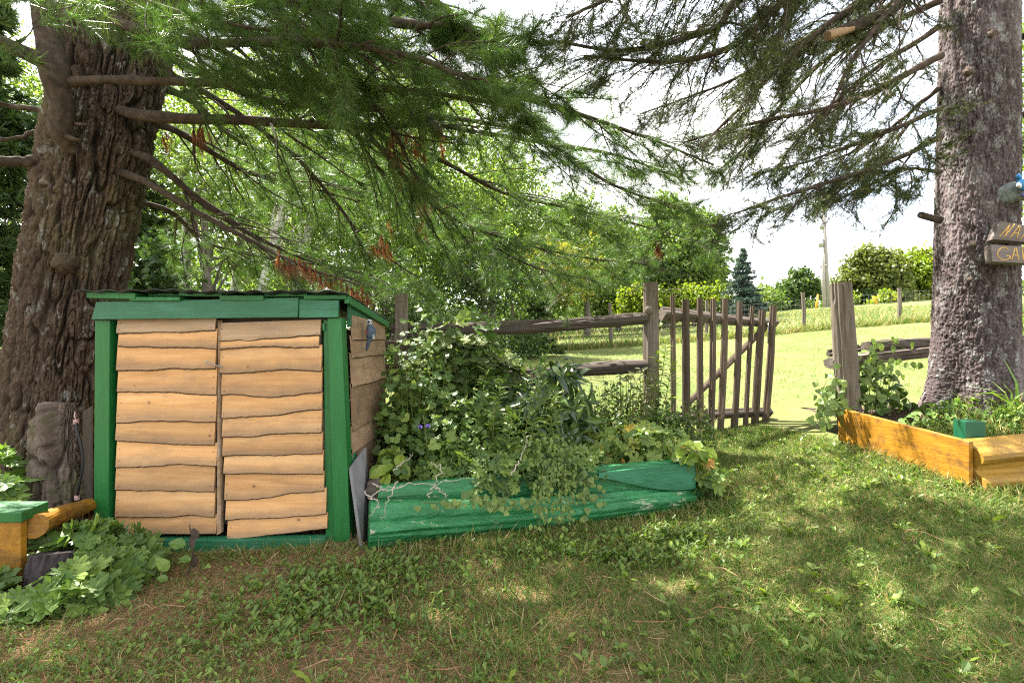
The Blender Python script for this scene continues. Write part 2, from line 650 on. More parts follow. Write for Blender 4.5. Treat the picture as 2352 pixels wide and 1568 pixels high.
M['yellow_x'] = wood_mat('faded_yellow_paint', (0.17, 0.095, 0.013), (0.33, 0.185, 0.022), (0.44, 0.28, 0.06), (2.5, 25, 25), (0.18, 0.11, 0.05), 0.6, 0.6, 0.7, 0.35, (0.22, 0.16, 0.10), 0.63, 0.1, bdist=0.01)
M['fence'] = wood_mat('weathered_cedar', (0.075, 0.06, 0.047), (0.14, 0.118, 0.097), (0.23, 0.20, 0.17), (35, 35, 2.5), (0.12, 0.10, 0.07), 0.6, 0.9, 0.9, 0.15, vary=0.3)
M['fence_x'] = wood_mat('weathered_rail', (0.045, 0.035, 0.029), (0.095, 0.078, 0.066), (0.19, 0.168, 0.148), (2.5, 35, 35), (0.09, 0.08, 0.06), 0.5, 0.9, 1.0, 0.15, vary=0.3)
M['picket'] = wood_mat('brown_cedar_picket', (0.06, 0.042, 0.031), (0.115, 0.088, 0.066), (0.19, 0.155, 0.122), (40, 40, 3), (0.10, 0.07, 0.05), 0.5, 0.9, 0.8, 0.15, vary=0.3)
M['grey_plank'] = wood_mat('grey_plank', (0.09, 0.09, 0.092), (0.15, 0.15, 0.155), (0.23, 0.23, 0.235), (20, 20, 3), (0.12, 0.10, 0.09), 0.6, 0.9, 0.5)
M['roof'] = plain_mat('dark_roof_sheet', (0.018, 0.026, 0.022), 0.6, 0.3, 0.5, 9)
M['dark_in'] = plain_mat('dark_inner_wood', (0.10, 0.075, 0.06), 0.9, 0.1)
M['metal'] = plain_mat('galvanised_steel', (0.38, 0.38, 0.40), 0.4, 0.5, 0.15, 40, 0.9)
M['nail'] = plain_mat('nail_head', (0.16, 0.12, 0.10), 0.6, 0.4)
M['twig'] = plain_mat('twig_bark', (0.062, 0.046, 0.037), 0.9, 0.1, 0.4, 30)
M['limb'] = plain_mat('limb_bark', (0.052, 0.041, 0.031), 0.92, 0.12, 0.5, 22)
M['stem'] = leaf_mat('green_stem', [(0, (0.09, 0.14, 0.035)), (1, (0.14, 0.17, 0.05))], 0.1, 'attr')
M['pine_bark'] = bark_mat('pine_bark', (0.015, 0.0105, 0.0075), (0.080, 0.058, 0.043), (0.22, 0.225, 0.21), 0.57, 10, 0.7, (0.11, 0.094, 0.05))
M['spruce_bark'] = bark_mat('spruce_bark', (0.028, 0.020, 0.020), (0.108, 0.086, 0.086), (0.23, 0.24, 0.235), 0.53, 11, 0.7, (0.20, 0.165, 0.17))
M['stump'] = bark_mat('rotten_stump', (0.035, 0.026, 0.02), (0.145, 0.115, 0.095), (0.07, 0.075, 0.03), 0.53, 6, 0.6)
M['birch'] = None
M['needle'] = leaf_mat('pine_needles', [(0, (0.035, 0.088, 0.026)), (0.6, (0.065, 0.145, 0.038)), (1, (0.115, 0.21, 0.06))], 0.45, 'attr', 0.4, 0.4, (1.2, 1.3, 0.6))
M['spruce_needle'] = leaf_mat('spruce_needles', [(0, (0.035, 0.062, 0.028)), (0.7, (0.06, 0.095, 0.036)), (1, (0.12, 0.15, 0.05))], 0.25, 'attr', 0.5, 0.3)
M['dead_needle'] = leaf_mat('dead_pine_needles', [(0, (0.17, 0.07, 0.034)), (1, (0.33, 0.15, 0.07))], 0.35, 'attr', 0.7, 0.15, (1.15, 0.85, 0.6), (1, 1))

# ------------------------------------------------------------------ ground
def lawn_fac(x, y):
    """0 where needle litter lies under the pine, 1 on the open mown lawn."""
    a = np.clip((x + 0.6 + 0.35 * (y - 2.5)) / 2.2, 0, 1)
    f = np.clip((y - 3.9) / 1.8, 0, 1)
    n = fbm(np.stack([x * 1.1, y * 1.1, 0 * x], -1), 3, 3)
    return np.clip(np.maximum(0.25 + 0.6 * a, f) + 0.22 * n, 0, 1)


def warp(u, a, s):
    return np.sign(u) * (np.abs(u) * a + (np.exp(np.abs(u) * s) - 1))


gu = warp(np.linspace(-1, 1, 361), 9, 5.6)
gv = np.concatenate([np.linspace(-25, 0.5, 20, endpoint=False), np.linspace(0.5, 7, 130, endpoint=False), 7 + (np.exp(np.linspace(0, 5.8, 130)) - 1)])
gx, gy = np.meshgrid(gu, gv)
gz = G(gx, gy)
pp = np.stack([gx * 3, gy * 3, 0 * gx], -1)
gz = gz + 0.018 * fbm(pp, 9, 3) * np.clip(1.5 - np.hypot(gx, gy) / 60, 0, 1)
b = B()
nu_, nv_ = len(gu), len(gv)
i = np.arange(nv_ - 1)[:, None] * nu_
j = np.arange(nu_ - 1)[None, :]
b.add(np.stack([gx, gy, gz], -1), np.stack([i + j, i + j + 1, i + nu_ + j + 1, i + nu_ + j], -1), None, lawn_fac(gx, gy).ravel())

m, nt, out = new_mat('ground_soil_and_turf')
tc = nt.nodes.new("ShaderNodeTexCoord")
at = nt.nodes.new("ShaderNodeAttribute")
at.attribute_name = 'tone'
n1 = noise_n(nt, tc.outputs['Object'], (1, 1, 1), 55, 8, 0.75)
n2 = noise_n(nt, tc.outputs['Object'], (1, 1, 1), 2.3, 5, 0.6)
n3 = noise_n(nt, tc.outputs['Object'], (1, 1, 1), 0.35, 4, 0.6)
lit = ramp(nt, [(0.3, (0.075, 0.045, 0.028)), (0.5, (0.17, 0.105, 0.062)), (0.72, (0.30, 0.21, 0.13))])
nt.links.new(n1, lit.inputs[0])
lw = ramp(nt, [(0.3, (0.05, 0.08, 0.018)), (0.5, (0.095, 0.125, 0.032)), (0.7, (0.165, 0.162, 0.07))])
nt.links.new(n1, lw.inputs[0])
lw2 = ramp(nt, [(0.35, (0.065, 0.105, 0.024)), (0.65, (0.18, 0.172, 0.078))])
nt.links.new(n2, lw2.inputs[0])
lw3 = ramp(nt, [(0.35, (0.06, 0.11, 0.02)), (0.65, (0.165, 0.17, 0.072))])
nt.links.new(n3, lw3.inputs[0])
c = mixc(nt, 0.5, lw.outputs[0], lw2.outputs[0])
c = mixc(nt, 0.4, c, lw3.outputs[0])
c = mixc(nt, at.outputs['Fac'], lit.outputs[0], c)
finish(nt, out, c, 0.95, n1, 0.7, 0.02, 0.1)
M['ground'] = m
ground = tag(b.build('ground', M['ground'], smooth=True), None, None, None, 'structure')

# ------------------------------------------------------------------ grass, litter and small weeds
M['grass'] = leaf_mat('grass_blades', [(0, (0.065, 0.135, 0.028)), (0.45, (0.105, 0.20, 0.038)), (0.62, (0.17, 0.185, 0.06)), (0.8, (0.30, 0.235, 0.12)), (1, (0.40, 0.325, 0.19))], 0.35, 'attr', 0.55, 0.25, (1.15, 1.2, 0.6), (1.0, 0.9))
M['weed'] = leaf_mat('small_weeds', [(0, (0.065, 0.14, 0.04)), (0.5, (0.11, 0.205, 0.05)), (1, (0.18, 0.28, 0.06))], 0.35, 'attr', 0.45, 0.35)
M['litter'] = leaf_mat('brown_needles', [(0, (0.17, 0.075, 0.04)), (0.6, (0.30, 0.16, 0.085)), (1, (0.42, 0.30, 0.18))], 0.1, 'attr', 0.8, 0.1, (1, 0.9, 0.7), (1, 1))


def bed_mask(x, y):
    """True where a shed, bed or planter stands, so that no turf grows through it."""
    shed_ = (x > -2.85) & (x < -0.95) & (y > 3.36)
    bed_ = (x > -1.0) & (x < 1.55) & (y > 3.22 + (x + 0.9) * 0.36)
    left_ = (x < -2.3) & (y > 2.95)
    right_ = (x > 2.95 + (4.6 - y) * 0.17) & (y > 3.42) & (y < 6.5)
    return (shed_ & (y < 4.6)) | (bed_ & (y < 5.2)) | left_ & (y < 5) | right_


def ground_pts(n, x0, x1, y0, y1, dens=None):
    x = rng.uniform(x0, x1, n)
    y = rng.uniform(y0, y1, n)
    k = (np.abs(x) < y * 1.12 + 0.35) & ~bed_mask(x, y)
    if dens is not None:
        k &= rng.uniform(0, 1, n) < dens(x, y)
    x, y = x[k], y[k]
    z = G(x, y) + 0.018 * fbm(np.stack([x * 3, y * 3, 0 * x], -1), 9, 3)
    return np.stack([x, y, z], -1)


def patch(x, y, s, seed):
    return fbm(np.stack([x * s, y * s, 0 * x], -1), seed, 3)


BLADES = [tpl_blade(0.15, 0.022), tpl_blade(0.45, 0.022), tpl_blade(0.8, 0.022), tpl_blade(0.3, 0.03)]


def blades(b, p, h, up=0.8, dry=0.4, tpls=BLADES, wide=1.0):
    n = len(p)
    sel = rng.integers(0, len(tpls), n)
    d = nrm(np.stack([rng.normal(0, 1, n), rng.normal(0, 1, n), np.abs(rng.normal(up * 1.6, 0.5, n)) + 0.15], -1))
    nn = rdir(n)
    Fm = frame_mats(d, nn)
    tone = np.where(rng.uniform(0, 1, n) < dry, rng.uniform(0.55, 1.0, n), rng.uniform(0, 0.55, n))
    for k in range(len(tpls)):
        s = sel == k
        sc = np.stack([np.full(s.sum(), 1.0) * h[s] * wide, h[s], h[s]], -1)
        scatter(b, tpls[k], p[s], Fm[s], sc, tone[s])


gb = B()
# near turf: thin and half dry under the trees
def dn(x, y):
    lf = np.clip((x + 0.3 + 0.25 * (y - 2)) / 2.0, 0.1, 1)
    return np.clip(0.30 + 0.8 * lf + 0.65 * patch(x, y, 1.6, 21), 0.05, 1)
p = ground_pts(430000, -3.2, 4.6, 1.35, 5.6, dn)
blades(gb, p - [0, 0, 0.004], rng.uniform(0.03, 0.085, len(p)) * (1 + 0.5 * patch(p[:, 0], p[:, 1], 2.3, 4)), 0.5, 0.30)
p = ground_pts(36000, -2.6, 4.6, 1.35, 5.4, lambda x, y: np.clip(0.15 + 1.3 * patch(x, y, 1.2, 33), 0, 1))
blades(gb, p, rng.uniform(0.07, 0.15, len(p)), 0.7, 0.2)
# dry tufts along the foot of the log and of the shed
for (xa, ya, xb, yb, n_, dry_) in ((-0.95, 3.06, 1.45, 3.90, 1000, 0.75), (-2.4, 3.32, -0.95, 3.3, 420, 0.5), (2.92, 4.5, 3.1, 3.45, 1300, 0.5), (3.1, 3.4, 4.4, 3.36, 1400, 0.4), (1.45, 3.9, 1.62, 5.0, 900, 0.4)):
    t = rng.uniform(0, 1, n_)
    x = xa + (xb - xa) * t + rng.normal(0, 0.07, n_)
    y = ya + (yb - ya) * t - np.abs(rng.normal(0, 0.07, n_))
    blades(gb, np.stack([x, y, G(x, y)], -1), rng.uniform(0.04, 0.13, n_), 0.6, dry_)
# the mown lawn beyond the gate
p = ground_pts(190000, -3, 16, 4.4, 16.5, lambda x, y: np.clip(1.3 - y / 16, 0.16, 1) * np.clip(0.7 + 0.9 * patch(x, y, 0.8, 15), 0.15, 1))
blades(gb, p, rng.uniform(0.025, 0.06, len(p)) * (0.8 + p[:, 1] * 0.03), 0.6, 0.30, [BLADES[1], BLADES[3]], 1.7)
# tall dry strip along the wire fence
t = rng.uniform(0, 1, 9000)
x = -0.5 + 17 * t
y = 15.6 + 0.35 * np.sin(t * 3) + rng.normal(0, 0.16, 9000)
blades(gb, np.stack([x, y, G(x, y)], -1), rng.uniform(0.12, 0.34, 9000), 0.9, 0.5, [BLADES[0], BLADES[1]], 1.3)
p = ground_pts(26000, -4, 26, 16.2, 40)
blades(gb, p, rng.uniform(0.1, 0.28, len(p)), 0.8, 0.5, [BLADES[0], BLADES[1]], 2.2)
tag(gb.build('grass', M['grass']), None, None, None, 'stuff')

lb = B()
p = ground_pts(90000, -3.0, 3.6, 1.35, 5.0, lambda x, y: np.clip(0.75 - 0.28 * x + 0.9 * patch(x, y, 1.4, 55), 0.08, 1))
n = len(p)
d = nrm(np.stack([rng.normal(0, 1, n), rng.normal(0, 1, n), rng.normal(0.05, 0.13, n)], -1))
scatter(lb, (np.array([(-0.012, 0, 0), (0.012, 0, 0), (0, 1, 0.06)]), [], [(0, 1, 2)]), p + [0, 0, 0.012], frame_mats(d, np.tile([0, 0, 1.0], (n, 1)) + 0.3 * rdir(n)), rng.uniform(0.05, 0.12, n), rng.uniform(0, 1, n))
for q in range(70):
    x0, y0 = RR.uniform(-2.4, 2.6), RR.uniform(1.5, 3.2)
    if bool(bed_mask(np.array([x0]), np.array([y0]))[0]) or abs(x0) > y0 * 1.05:
        continue
    a0, l0 = RR.uniform(0, 6.28), RR.uniform(0.05, 0.22)
    z0 = g1(x0, y0) + 0.022
    tube(lb, [(x0, y0, z0), (x0 + math.cos(a0) * l0 * .5, y0 + math.sin(a0) * l0 * .5, z0 + RR.uniform(0, .02)), (x0 + math.cos(a0 + .3) * l0, y0 + math.sin(a0 + .3) * l0, z0)], [0.0032, 0.0028, 0.0015], 4, False, tone=RR.uniform(0.2, 1))
tag(lb.build('needle_litter', M['litter']), None, None, None, 'stuff')

wb = B()
T_OVAL = (np.array([(0, 0, 0), (0.26, 0.4, 0.08), (0.2, 0.8, 0.03), (0, 1, -0.06), (-0.2, 0.8, 0.03), (-0.26, 0.4, 0.08)]), [(0, 1, 2, 3), (0, 3, 4, 5)], [])
def weeds(n, dens, s0, s1, up, per=4):
    p = ground_pts(n, -3.0, 4.5, 1.35, 5.2, dens)
    c = np.repeat(p, per, 0)
    k = len(c)
    a = rng.uniform(0, 2 * math.pi, k)
    d = nrm(np.stack([np.cos(a), np.sin(a), np.abs(rng.normal(up, 0.3, k))], -1))
    scatter(wb, T_OVAL, c + np.stack([rng.normal(0, 0.008, k), rng.normal(0, 0.008, k), rng.uniform(0.0, 0.03, k)], -1),
            frame_mats(d, np.tile([0, 0, 1.0], (k, 1)) + 0.35 * rdir(k)), rng.uniform(s0, s1, k), rng.uniform(0, 1, k))
weeds(17000, lambda x, y: np.clip(0.35 + 1.25 * patch(x, y, 1.5, 71) - 0.06 * x, 0, 1), 0.014, 0.03, 0.7)
weeds(2500, lambda x, y: np.clip(0.2 + 1.2 * patch(x, y, 1.1, 77), 0, 1), 0.03, 0.06, 0.6)
def clump(n, cx, cy, rx, ry, s0, s1):
    x = cx + rng.normal(0, rx, n)
    y = cy + rng.normal(0, ry, n)
    k = ~bed_mask(x, y)
    c = np.stack([x, y, G(x, y)], -1)[k]
    c = np.repeat(c, 5, 0)
    k = len(c)
    a = rng.uniform(0, 2 * math.pi, k)
    d = nrm(np.stack([np.cos(a), np.sin(a), np.abs(rng.normal(0.8, 0.3, k))], -1))
    scatter(wb, T_OVAL, c + np.stack([rng.normal(0, 0.01, k), rng.normal(0, 0.01, k), rng.uniform(0, 0.05, k)], -1),
            frame_mats(d, np.tile([0, 0, 1.0], (k, 1)) + 0.3 * rdir(k)), rng.uniform(s0, s1, k), rng.uniform(0, 0.8, k))
clump(260, -0.95, 2.62, 0.30, 0.2, 0.025, 0.05)
clump(90, -0.75, 2.95, 0.25, 0.1, 0.025, 0.045)
clump(240, 0.55, 3.22, 0.4, 0.1, 0.025, 0.05)
clump(150, 1.05, 3.5, 0.25, 0.08, 0.025, 0.045)
clump(420, -1.1, 2.2, 0.6, 0.3, 0.015, 0.03)
tag(wb.build('ground_cover_weeds', M['weed']), None, None, None, 'stuff')

# ------------------------------------------------------------------ the shed
F = FPX / 3.4
SY = 3.4


def sx(px):
    return (px - 1176) / F


def sz(py):
    return EYE - (py - 784) / F


def live_board(name, x0, x1, zt, zb, y, mats, parent, seed, amp=0.010, tilt=0.022, th=0.02, n=26, shift=(0, 0), axis='x', label=None):
    """A lapped board with straight sawn top and a wavy bark edge below. zt, zb: (left, right) heights.
    axis x: front face looks to -Y at depth y; axis y: front face looks to +X at x = y, x0..x1 run in depth."""
    u = np.linspace(0, 1, n)
    X = x0 + (x1 - x0) * u
    top = zt[0] + (zt[1] - zt[0]) * u
    w = fbm(np.stack([u * 3.1 * abs(x1 - x0) + seed * 7.3, u * 0 + seed, u * 0], -1), seed, 4) * 2.0 * amp
    w += 0.35 * amp * fbm(np.stack([u * 40, u * 0 + seed, u * 0], -1), seed + 9, 2)
    bot = zb[0] + (zb[1] - zb[0]) * u + w
    bh = 0.006 + 0.026 * np.clip(0.35 + fbm(np.stack([u * 9 + seed * 3.3, u * 0, u * 0], -1), seed + 6, 4) * 1.6, 0, 1)
    warp_ = 0.004 * fbm(np.stack([u * 2 + seed, u * 0, u * 0], -1), seed + 3, 2)
    X0 = X + shift[0] * (0.5 - u) * 0
    V = []
    for k in range(n):
        o = warp_[k]
        V += [(X[k], y - 0.003 - th + o, top[k]), (X[k], y - tilt - th * 0.9 + o, bot[k] + 0.010), (X[k], y - tilt - th * 0.25 + o, bot[k]), (X[k], y - tilt + o + 0.003, bot[k] + bh[k]), (X[k], y - 0.003 + o, top[k])]
    V = np.array(V)
    Q, mi = [], []
    bb = B()
    tn = np.tile([0.0, 1.0, 1.0, 1.0, 0.0], n)
    for k in range(n - 1):
        a, c = k * 5, k * 5 + 5
        Q += [(a + 1, c + 1, c, a)]
    QB = [(k * 5 + 2, k * 5 + 7, k * 5 + 6, k * 5 + 1) for k in range(n - 1)]
    QR = [(k * 5 + 3, k * 5 + 8, k * 5 + 7, k * 5 + 2) for k in range(n - 1)] + [(k * 5 + 4, k * 5 + 9, k * 5 + 8, k * 5 + 3) for k in range(n - 1)] + [(k * 5, k * 5 + 5, k * 5 + 9, k * 5 + 4) for k in range(n - 1)]
    e = (n - 1) * 5
    TE = [(0, 4, 3), (0, 3, 2), (0, 2, 1), (e, e + 3, e + 4), (e, e + 2, e + 3), (e, e + 1, e + 2)]
    if axis == 'y':
        # front towards +X: (depth, x, z)
        V = np.stack([2 * y - V[:, 1], V[:, 0], V[:, 2]], -1)
        flip = True
    bb.add(V, Q + QR, TE, tn, 0)
    bb.q.append(np.array(QB))
    bb.mq.append(np.ones(len(QB), int))
    o = bb.build(name, mats, parent)
    if label:
        o['label'] = label
    return o


shed = thing('storage_shed', 'low wooden shed with green frame and two doors of live-edge boards', 'shed', (sx(510), 3.9, g1(sx(510), 3.9)))
YB = 4.42
xl, xr = sx(222), sx(790)
# posts
def post(name, pts, mat=None, par=None, bv=0.004):
    bb = B()
    hexa(bb, pts)
    return bevel(bb.build(name, mat or M['green'], par or shed), bv)


def vpost(x0b, x1b, x0t, x1t, zb, zt, y0, y1, name='post'):
    return post(name, [(x0b, y0, zb), (x1b, y0, zb), (x1b, y1, zb), (x0b, y1, zb), (x0t, y0, zt), (x1t, y0, zt), (x1t, y1, zt), (x0t, y1, zt)])


vpost(sx(214), sx(248), sx(218), sx(252), -0.12, sz(735), SY, SY + 0.09)
vpost(sx(250), sx(266), sx(255), sx(272), -0.12, sz(735), SY + 0.06, SY + 0.10)
vpost(sx(768), sx(806), sx(752), sx(784), -0.06, sz(730), SY, SY + 0.1)
vpost(sx(744), sx(770), sx(738), sx(756), -0.06, sz(733), SY + 0.035, SY + 0.09)
vpost(-2.79, -2.70, -2.79, -2.70, 0, 1.5, YB - 0.09, YB)
vpost(-1.22, -1.13, -1.22, -1.13, 0, 1.48, YB - 0.09, YB)
# base plank
bb = B()
hexa(bb, [(sx(262), SY - 0.01, -0.14), (sx(748), SY - 0.01, -0.1), (sx(748), SY + 0.05, -0.1), (sx(262), SY + 0.05, -0.14), (sx(262), SY - 0.01, sz(1240)), (sx(748), SY - 0.01, sz(1236)), (sx(748), SY + 0.05, sz(1232)), (sx(262), SY + 0.05, sz(1238))])
bevel(bb.build('base_plank', M['green_h'], shed))
# header in two lengths, its left end cut on the slant
bb = B()
hexa(bb, [(sx(218), SY - 0.03, sz(734)), (sx(688), SY - 0.03, sz(729)), (sx(688), SY - 0.002, sz(729)), (sx(218), SY - 0.002, sz(734)), (sx(228), SY - 0.026, sz(694)), (sx(690), SY - 0.03, sz(684)), (sx(690), SY - 0.002, sz(684)), (sx(228), SY - 0.002, sz(694))])
bevel(bb.build('header_board', M['green_h'], shed), 0.003)
bb = B()
hexa(bb, [(sx(690), SY - 0.024, sz(730)), (sx(779), SY - 0.024, sz(729)), (sx(779), SY + 0.002, sz(729)), (sx(690), SY + 0.002, sz(730)), (sx(690.6), SY - 0.024, sz(688)), (sx(781), SY - 0.024, sz(690)), (sx(781), SY + 0.002, sz(690)), (sx(690.6), SY + 0.002, sz(688))])
bevel(bb.build('header_board', M['green_h'], shed), 0.003)
# spacer blocks between header and roof, some laid high, some low
for (xa, xb_, ya, yb_, rise, dy) in ((213, 323, 674, 688, -6, 0.07), (309, 423, 683, 692, 0, 0.06), (413, 512, 671, 681, -2, 0.0), (512, 612, 679, 691, 0, 0.055), (608, 707, 671, 681, 1, 0.0), (703, 799, 678, 688, 1, 0.05), (330, 405, 672, 679, 0, -0.09), (622, 700, 681, 687, 0, -0.09)):
    bb = B()
    a, c = sx(xa), sx(xb_)
    zt0, zb0 = sz(ya), sz(yb_)
    r = rise / F
    y0 = SY - 0.012 - dy * 0.55
    hexa(bb, [(a, y0, zb0 + r * -0.4), (c, y0, zb0), (c, SY + 0.12, zb0), (a, SY + 0.12, zb0 + r * -0.4), (a, y0, zt0 + r * -0.4), (c, y0, zt0), (c, SY + 0.12, zt0), (a, SY + 0.12, zt0 + r * -0.4)])
    bevel(bb.build('spacer_block', M['green'], shed), 0.004)
# corrugated roof sheet
nx, ny = 150, 14
xs = np.linspace(sx(203), sx(803), nx)
ys = np.linspace(SY - 0.10, YB + 0.06, ny)
Xg, Yg = np.meshgrid(xs, ys)
zf = sz(676) + 0.012 + (Xg - xs[0]) / (xs[-1] - xs[0]) * (sz(681) - sz(676))
sl = (Yg - ys[0]) / (ys[-1] - ys[0])
Zg = zf - sl * 0.125 + 0.006 * np.sin(Xg * 2 * math.pi / 0.15 + 2 * np.sin(Xg * 3)) + 0.02 * fbm(np.stack([Xg * 3, Yg * 2, 0 * Xg], -1), 5, 4) + 0.006 + 0.012 * np.sin(math.pi * np.clip((Xg - xs[0]) / 1.8, 0, 1))
Yg = Yg + (sl < 0.05) * 0.018 * fbm(np.stack([Xg * 6, 0 * Xg, 0 * Xg], -1), 6, 3) * 2
bb = B()
Vt = np.stack([Xg, Yg, Zg], -1).reshape(-1, 3)
Vb = Vt - [0, 0, 0.006]
i = np.arange(ny - 1)[:, None] * nx
j = np.arange(nx - 1)[None, :]
Qt = np.stack([i + j, i + j + 1, i + nx + j + 1, i + nx + j], -1).reshape(-1, 4)
nn_ = nx * ny
Qb = Qt[:, ::-1] + nn_
ed = list(range(nx)) + [r * nx + nx - 1 for r in range(1, ny)] + [(ny - 1) * nx + c for c in range(nx - 2, -1, -1)] + [r * nx for r in range(ny - 2, 0, -1)]
Qe = [(ed[k], ed[k] + nn_, ed[(k + 1) % len(ed)] + nn_, ed[(k + 1) % len(ed)]) for k in range(len(ed))]
bb.add(np.vstack([Vt, Vb]), np.vstack([Qt, Qb, np.array(Qe)]))
bb.build('roof_sheet', M['roof'], shed, smooth=True)
# roof rafter on the right and the green gable board under it
xs_r = -1.108
bb = B()
beam(bb, (xs_r + 0.02, SY - 0.03, sz(689)), (xs_r + 0.02, YB + 0.03, sz(689) - 0.125), 0.03, 0.05)
bevel(bb.build('rafter', M['green'], shed))
bb = B()
hexa(bb, [(xs_r - 0.02, SY + 0.10, 1.455), (xs_r + 0.006, SY + 0.10, 1.455), (xs_r + 0.006, YB, 1.43), (xs_r - 0.02, YB, 1.43), (xs_r - 0.02, SY + 0.10, 1.595), (xs_r + 0.006, SY + 0.10, 1.595), (xs_r + 0.006, YB, 1.485), (xs_r - 0.02, YB, 1.485)])
bevel(bb.build('gable_board', M['green_h'], shed), 0.002)
# side walls, back wall
zz = [1.50, 1.36, 1.235, 1.03, 0.735, 0.58, 0.36, 0.14, 0.03]
for k in range(len(zz) - 1):
    live_board('side_board', SY + 0.12, YB - 0.005, (zz[k] + 0.03, zz[k] + 0.01), (zz[k + 1] - 0.005, zz[k + 1] + 0.0), xs_r - 0.012, [M['board_side'], M['bark_edge']], shed, 100 + k, 0.004, 0.02, 0.016, 18, axis='y')
for k in range(7):
    bb = B()
    z0 = 0.05 + 0.2 * k
    hexa(bb, [(-2.79, SY + 0.1, z0), (-2.77, SY + 0.1, z0), (-2.77, YB - 0.01, z0), (-2.79, YB - 0.01, z0), (-2.782, SY + 0.1, z0 + 0.21), (-2.768, SY + 0.1, z0 + 0.21), (-2.768, YB - 0.01, z0 + 0.21), (-2.782, YB - 0.01, z0 + 0.21)])
    bb.build('side_board', M['board_side'], shed)
    bb = B()
    hexa(bb, [(-2.75, YB - 0.03, z0 + 0.002), (-1.13, YB - 0.03, z0 + 0.002), (-1.13, YB - 0.008, z0 + 0.002), (-2.75, YB - 0.008, z0 + 0.002), (-2.75, YB - 0.03, z0 + 0.198), (-1.13, YB - 0.03, z0 + 0.198), (-1.13, YB - 0.008, z0 + 0.198), (-2.75, YB - 0.008, z0 + 0.198)])
    bb.build('back_board', M['board_side'], shed)
# inner lining seen through the gap over the right door
bb = B()
hexa(bb, [(sx(256), SY + 0.11, 0.1), (sx(750), SY + 0.11, 0.1), (sx(750), SY + 0.125, 0.1), (sx(256), SY + 0.125, 0.1), (sx(256), SY + 0.11, 1.52), (sx(750), SY + 0.11, 1.52), (sx(750), SY + 0.125, 1.52), (sx(256), SY + 0.125, 1.52)])
bb.build('inner_lining', M['dark_in'], shed)


def zU(z):
    return 612.5 + z * 0.4686


def zX(z):
    return z * 0.4686


def door(xt0, xt1, xb0, xb1, top, lows, seed, greys):
    """top: (l, r); lows: lower edge of each board (l, r), in the enlarged picture's pixels."""
    dd = B()
    # back frame of the door: boards' rear panel and the stile whose edge shows
    zt_, zb_ = sz(zU(max(top))), sz(zU(min(lows[-1]))) + 0.02
    hexa(dd, [(sx(zX(xb0)) + 0.03, SY + 0.045, zb_), (sx(zX(xb1)) - 0.004, SY + 0.045, zb_), (sx(zX(xb1)) - 0.004, SY + 0.09, zb_), (sx(zX(xb0)) + 0.03, SY + 0.09, zb_),
              (sx(zX(xt0)) + 0.03, SY + 0.045, zt_), (sx(zX(xt1)) - 0.004, SY + 0.045, zt_), (sx(zX(xt1)) - 0.004, SY + 0.09, zt_), (sx(zX(xt0)) + 0.03, SY + 0.09, zt_)])
    dr = dd.build('door', M['dark_in'], shed)
    H = lows[-1][0] - top[0]
    prev = top
    nb = B()
    for k, lo in enumerate(lows):
        f0 = (prev[0] - top[0]) / H
        f1 = (lo[0] - top[0]) / H
        fm = (f0 + f1) / 2
        jl, jr = RR.uniform(-4, 4), RR.uniform(-9, 5)
        xa = sx(zX(xt0 + (xb0 - xt0) * fm + jl))
        xc = sx(zX(xt1 + (xb1 - xt1) * fm + jr))
        lap = 14 if k else 0
        mats = [M['board_grey'] if k in greys else M['board'], M['bark_edge']]
        live_board('board', xa, xc, (sz(zU(prev[0] - lap)), sz(zU(prev[1] - lap))), (sz(zU(lo[0])), sz(zU(lo[1]))), SY + 0.045 - 0.0, mats, dr, seed + k, 0.005 if k == len(lows) - 1 else 0.0125, 0.020, 0.018,
                   label='grey weathered top board with rough bark' if k in greys else None)
        for q in range(2):
            for s_ in (0.03, 0.97):
                nxp = xa + (xc - xa) * (s_ + RR.uniform(-0.01, 0.01))
                zm = sz(zU(prev[0] + (prev[1] - prev[0]) * s_)) * (0.7 - 0.45 * q) + sz(zU(lo[0] + (lo[1] - lo[0]) * s_)) * (0.3 + 0.45 * q)
                yy = SY + 0.045 - 0.018 - 0.020 * (0.3 + 0.45 * q) - 0.0035
                a = np.linspace(0, 2 * math.pi, 7)[:-1]
                V = [(nxp, yy - 0.001, zm)] + [(nxp + 0.0042 * math.cos(t), yy, zm + 0.0042 * math.sin(t)) for t in a]
                nb.add(V, None, [(0, 1 + (t + 1) % 6, 1 + t) for t in range(6)])
        prev = lo
    o = nb.build('nails', M['nail'], dr)
    o['kind'] = 'stuff'
    return dr


d1 = door(568, 1056, 556, 1050, (255, 248), [(325, 316), (400, 412), (515, 500), (628, 625), (765, 768), (860, 880), (982, 980), (1108, 1108), (1235, 1232), (1316, 1315)], 10, (0,))
d2 = door(1064, 1560, 1106, 1602, (275, 258), [(372, 344), (406, 396), (522, 510), (638, 630), (748, 706), (835, 824), (945, 915), (1030, 1018), (1152, 1100), (1257, 1222), (1345, 1292)], 40, (0,))
# stile edges between the two doors
bb = B()
hexa(bb, [(sx(498), SY + 0.0, sz(1228)), (sx(504), SY + 0.02, sz(1226)), (sx(504), SY + 0.05, sz(1226)), (sx(498), SY + 0.05, sz(1228)), (sx(497), SY + 0.02, sz(735)), (sx(500), SY + 0.0, sz(735)), (sx(502), SY + 0.05, sz(735)), (sx(497), SY + 0.05, sz(735))])
bb.build('door_stile', M['board_grey'], d1)
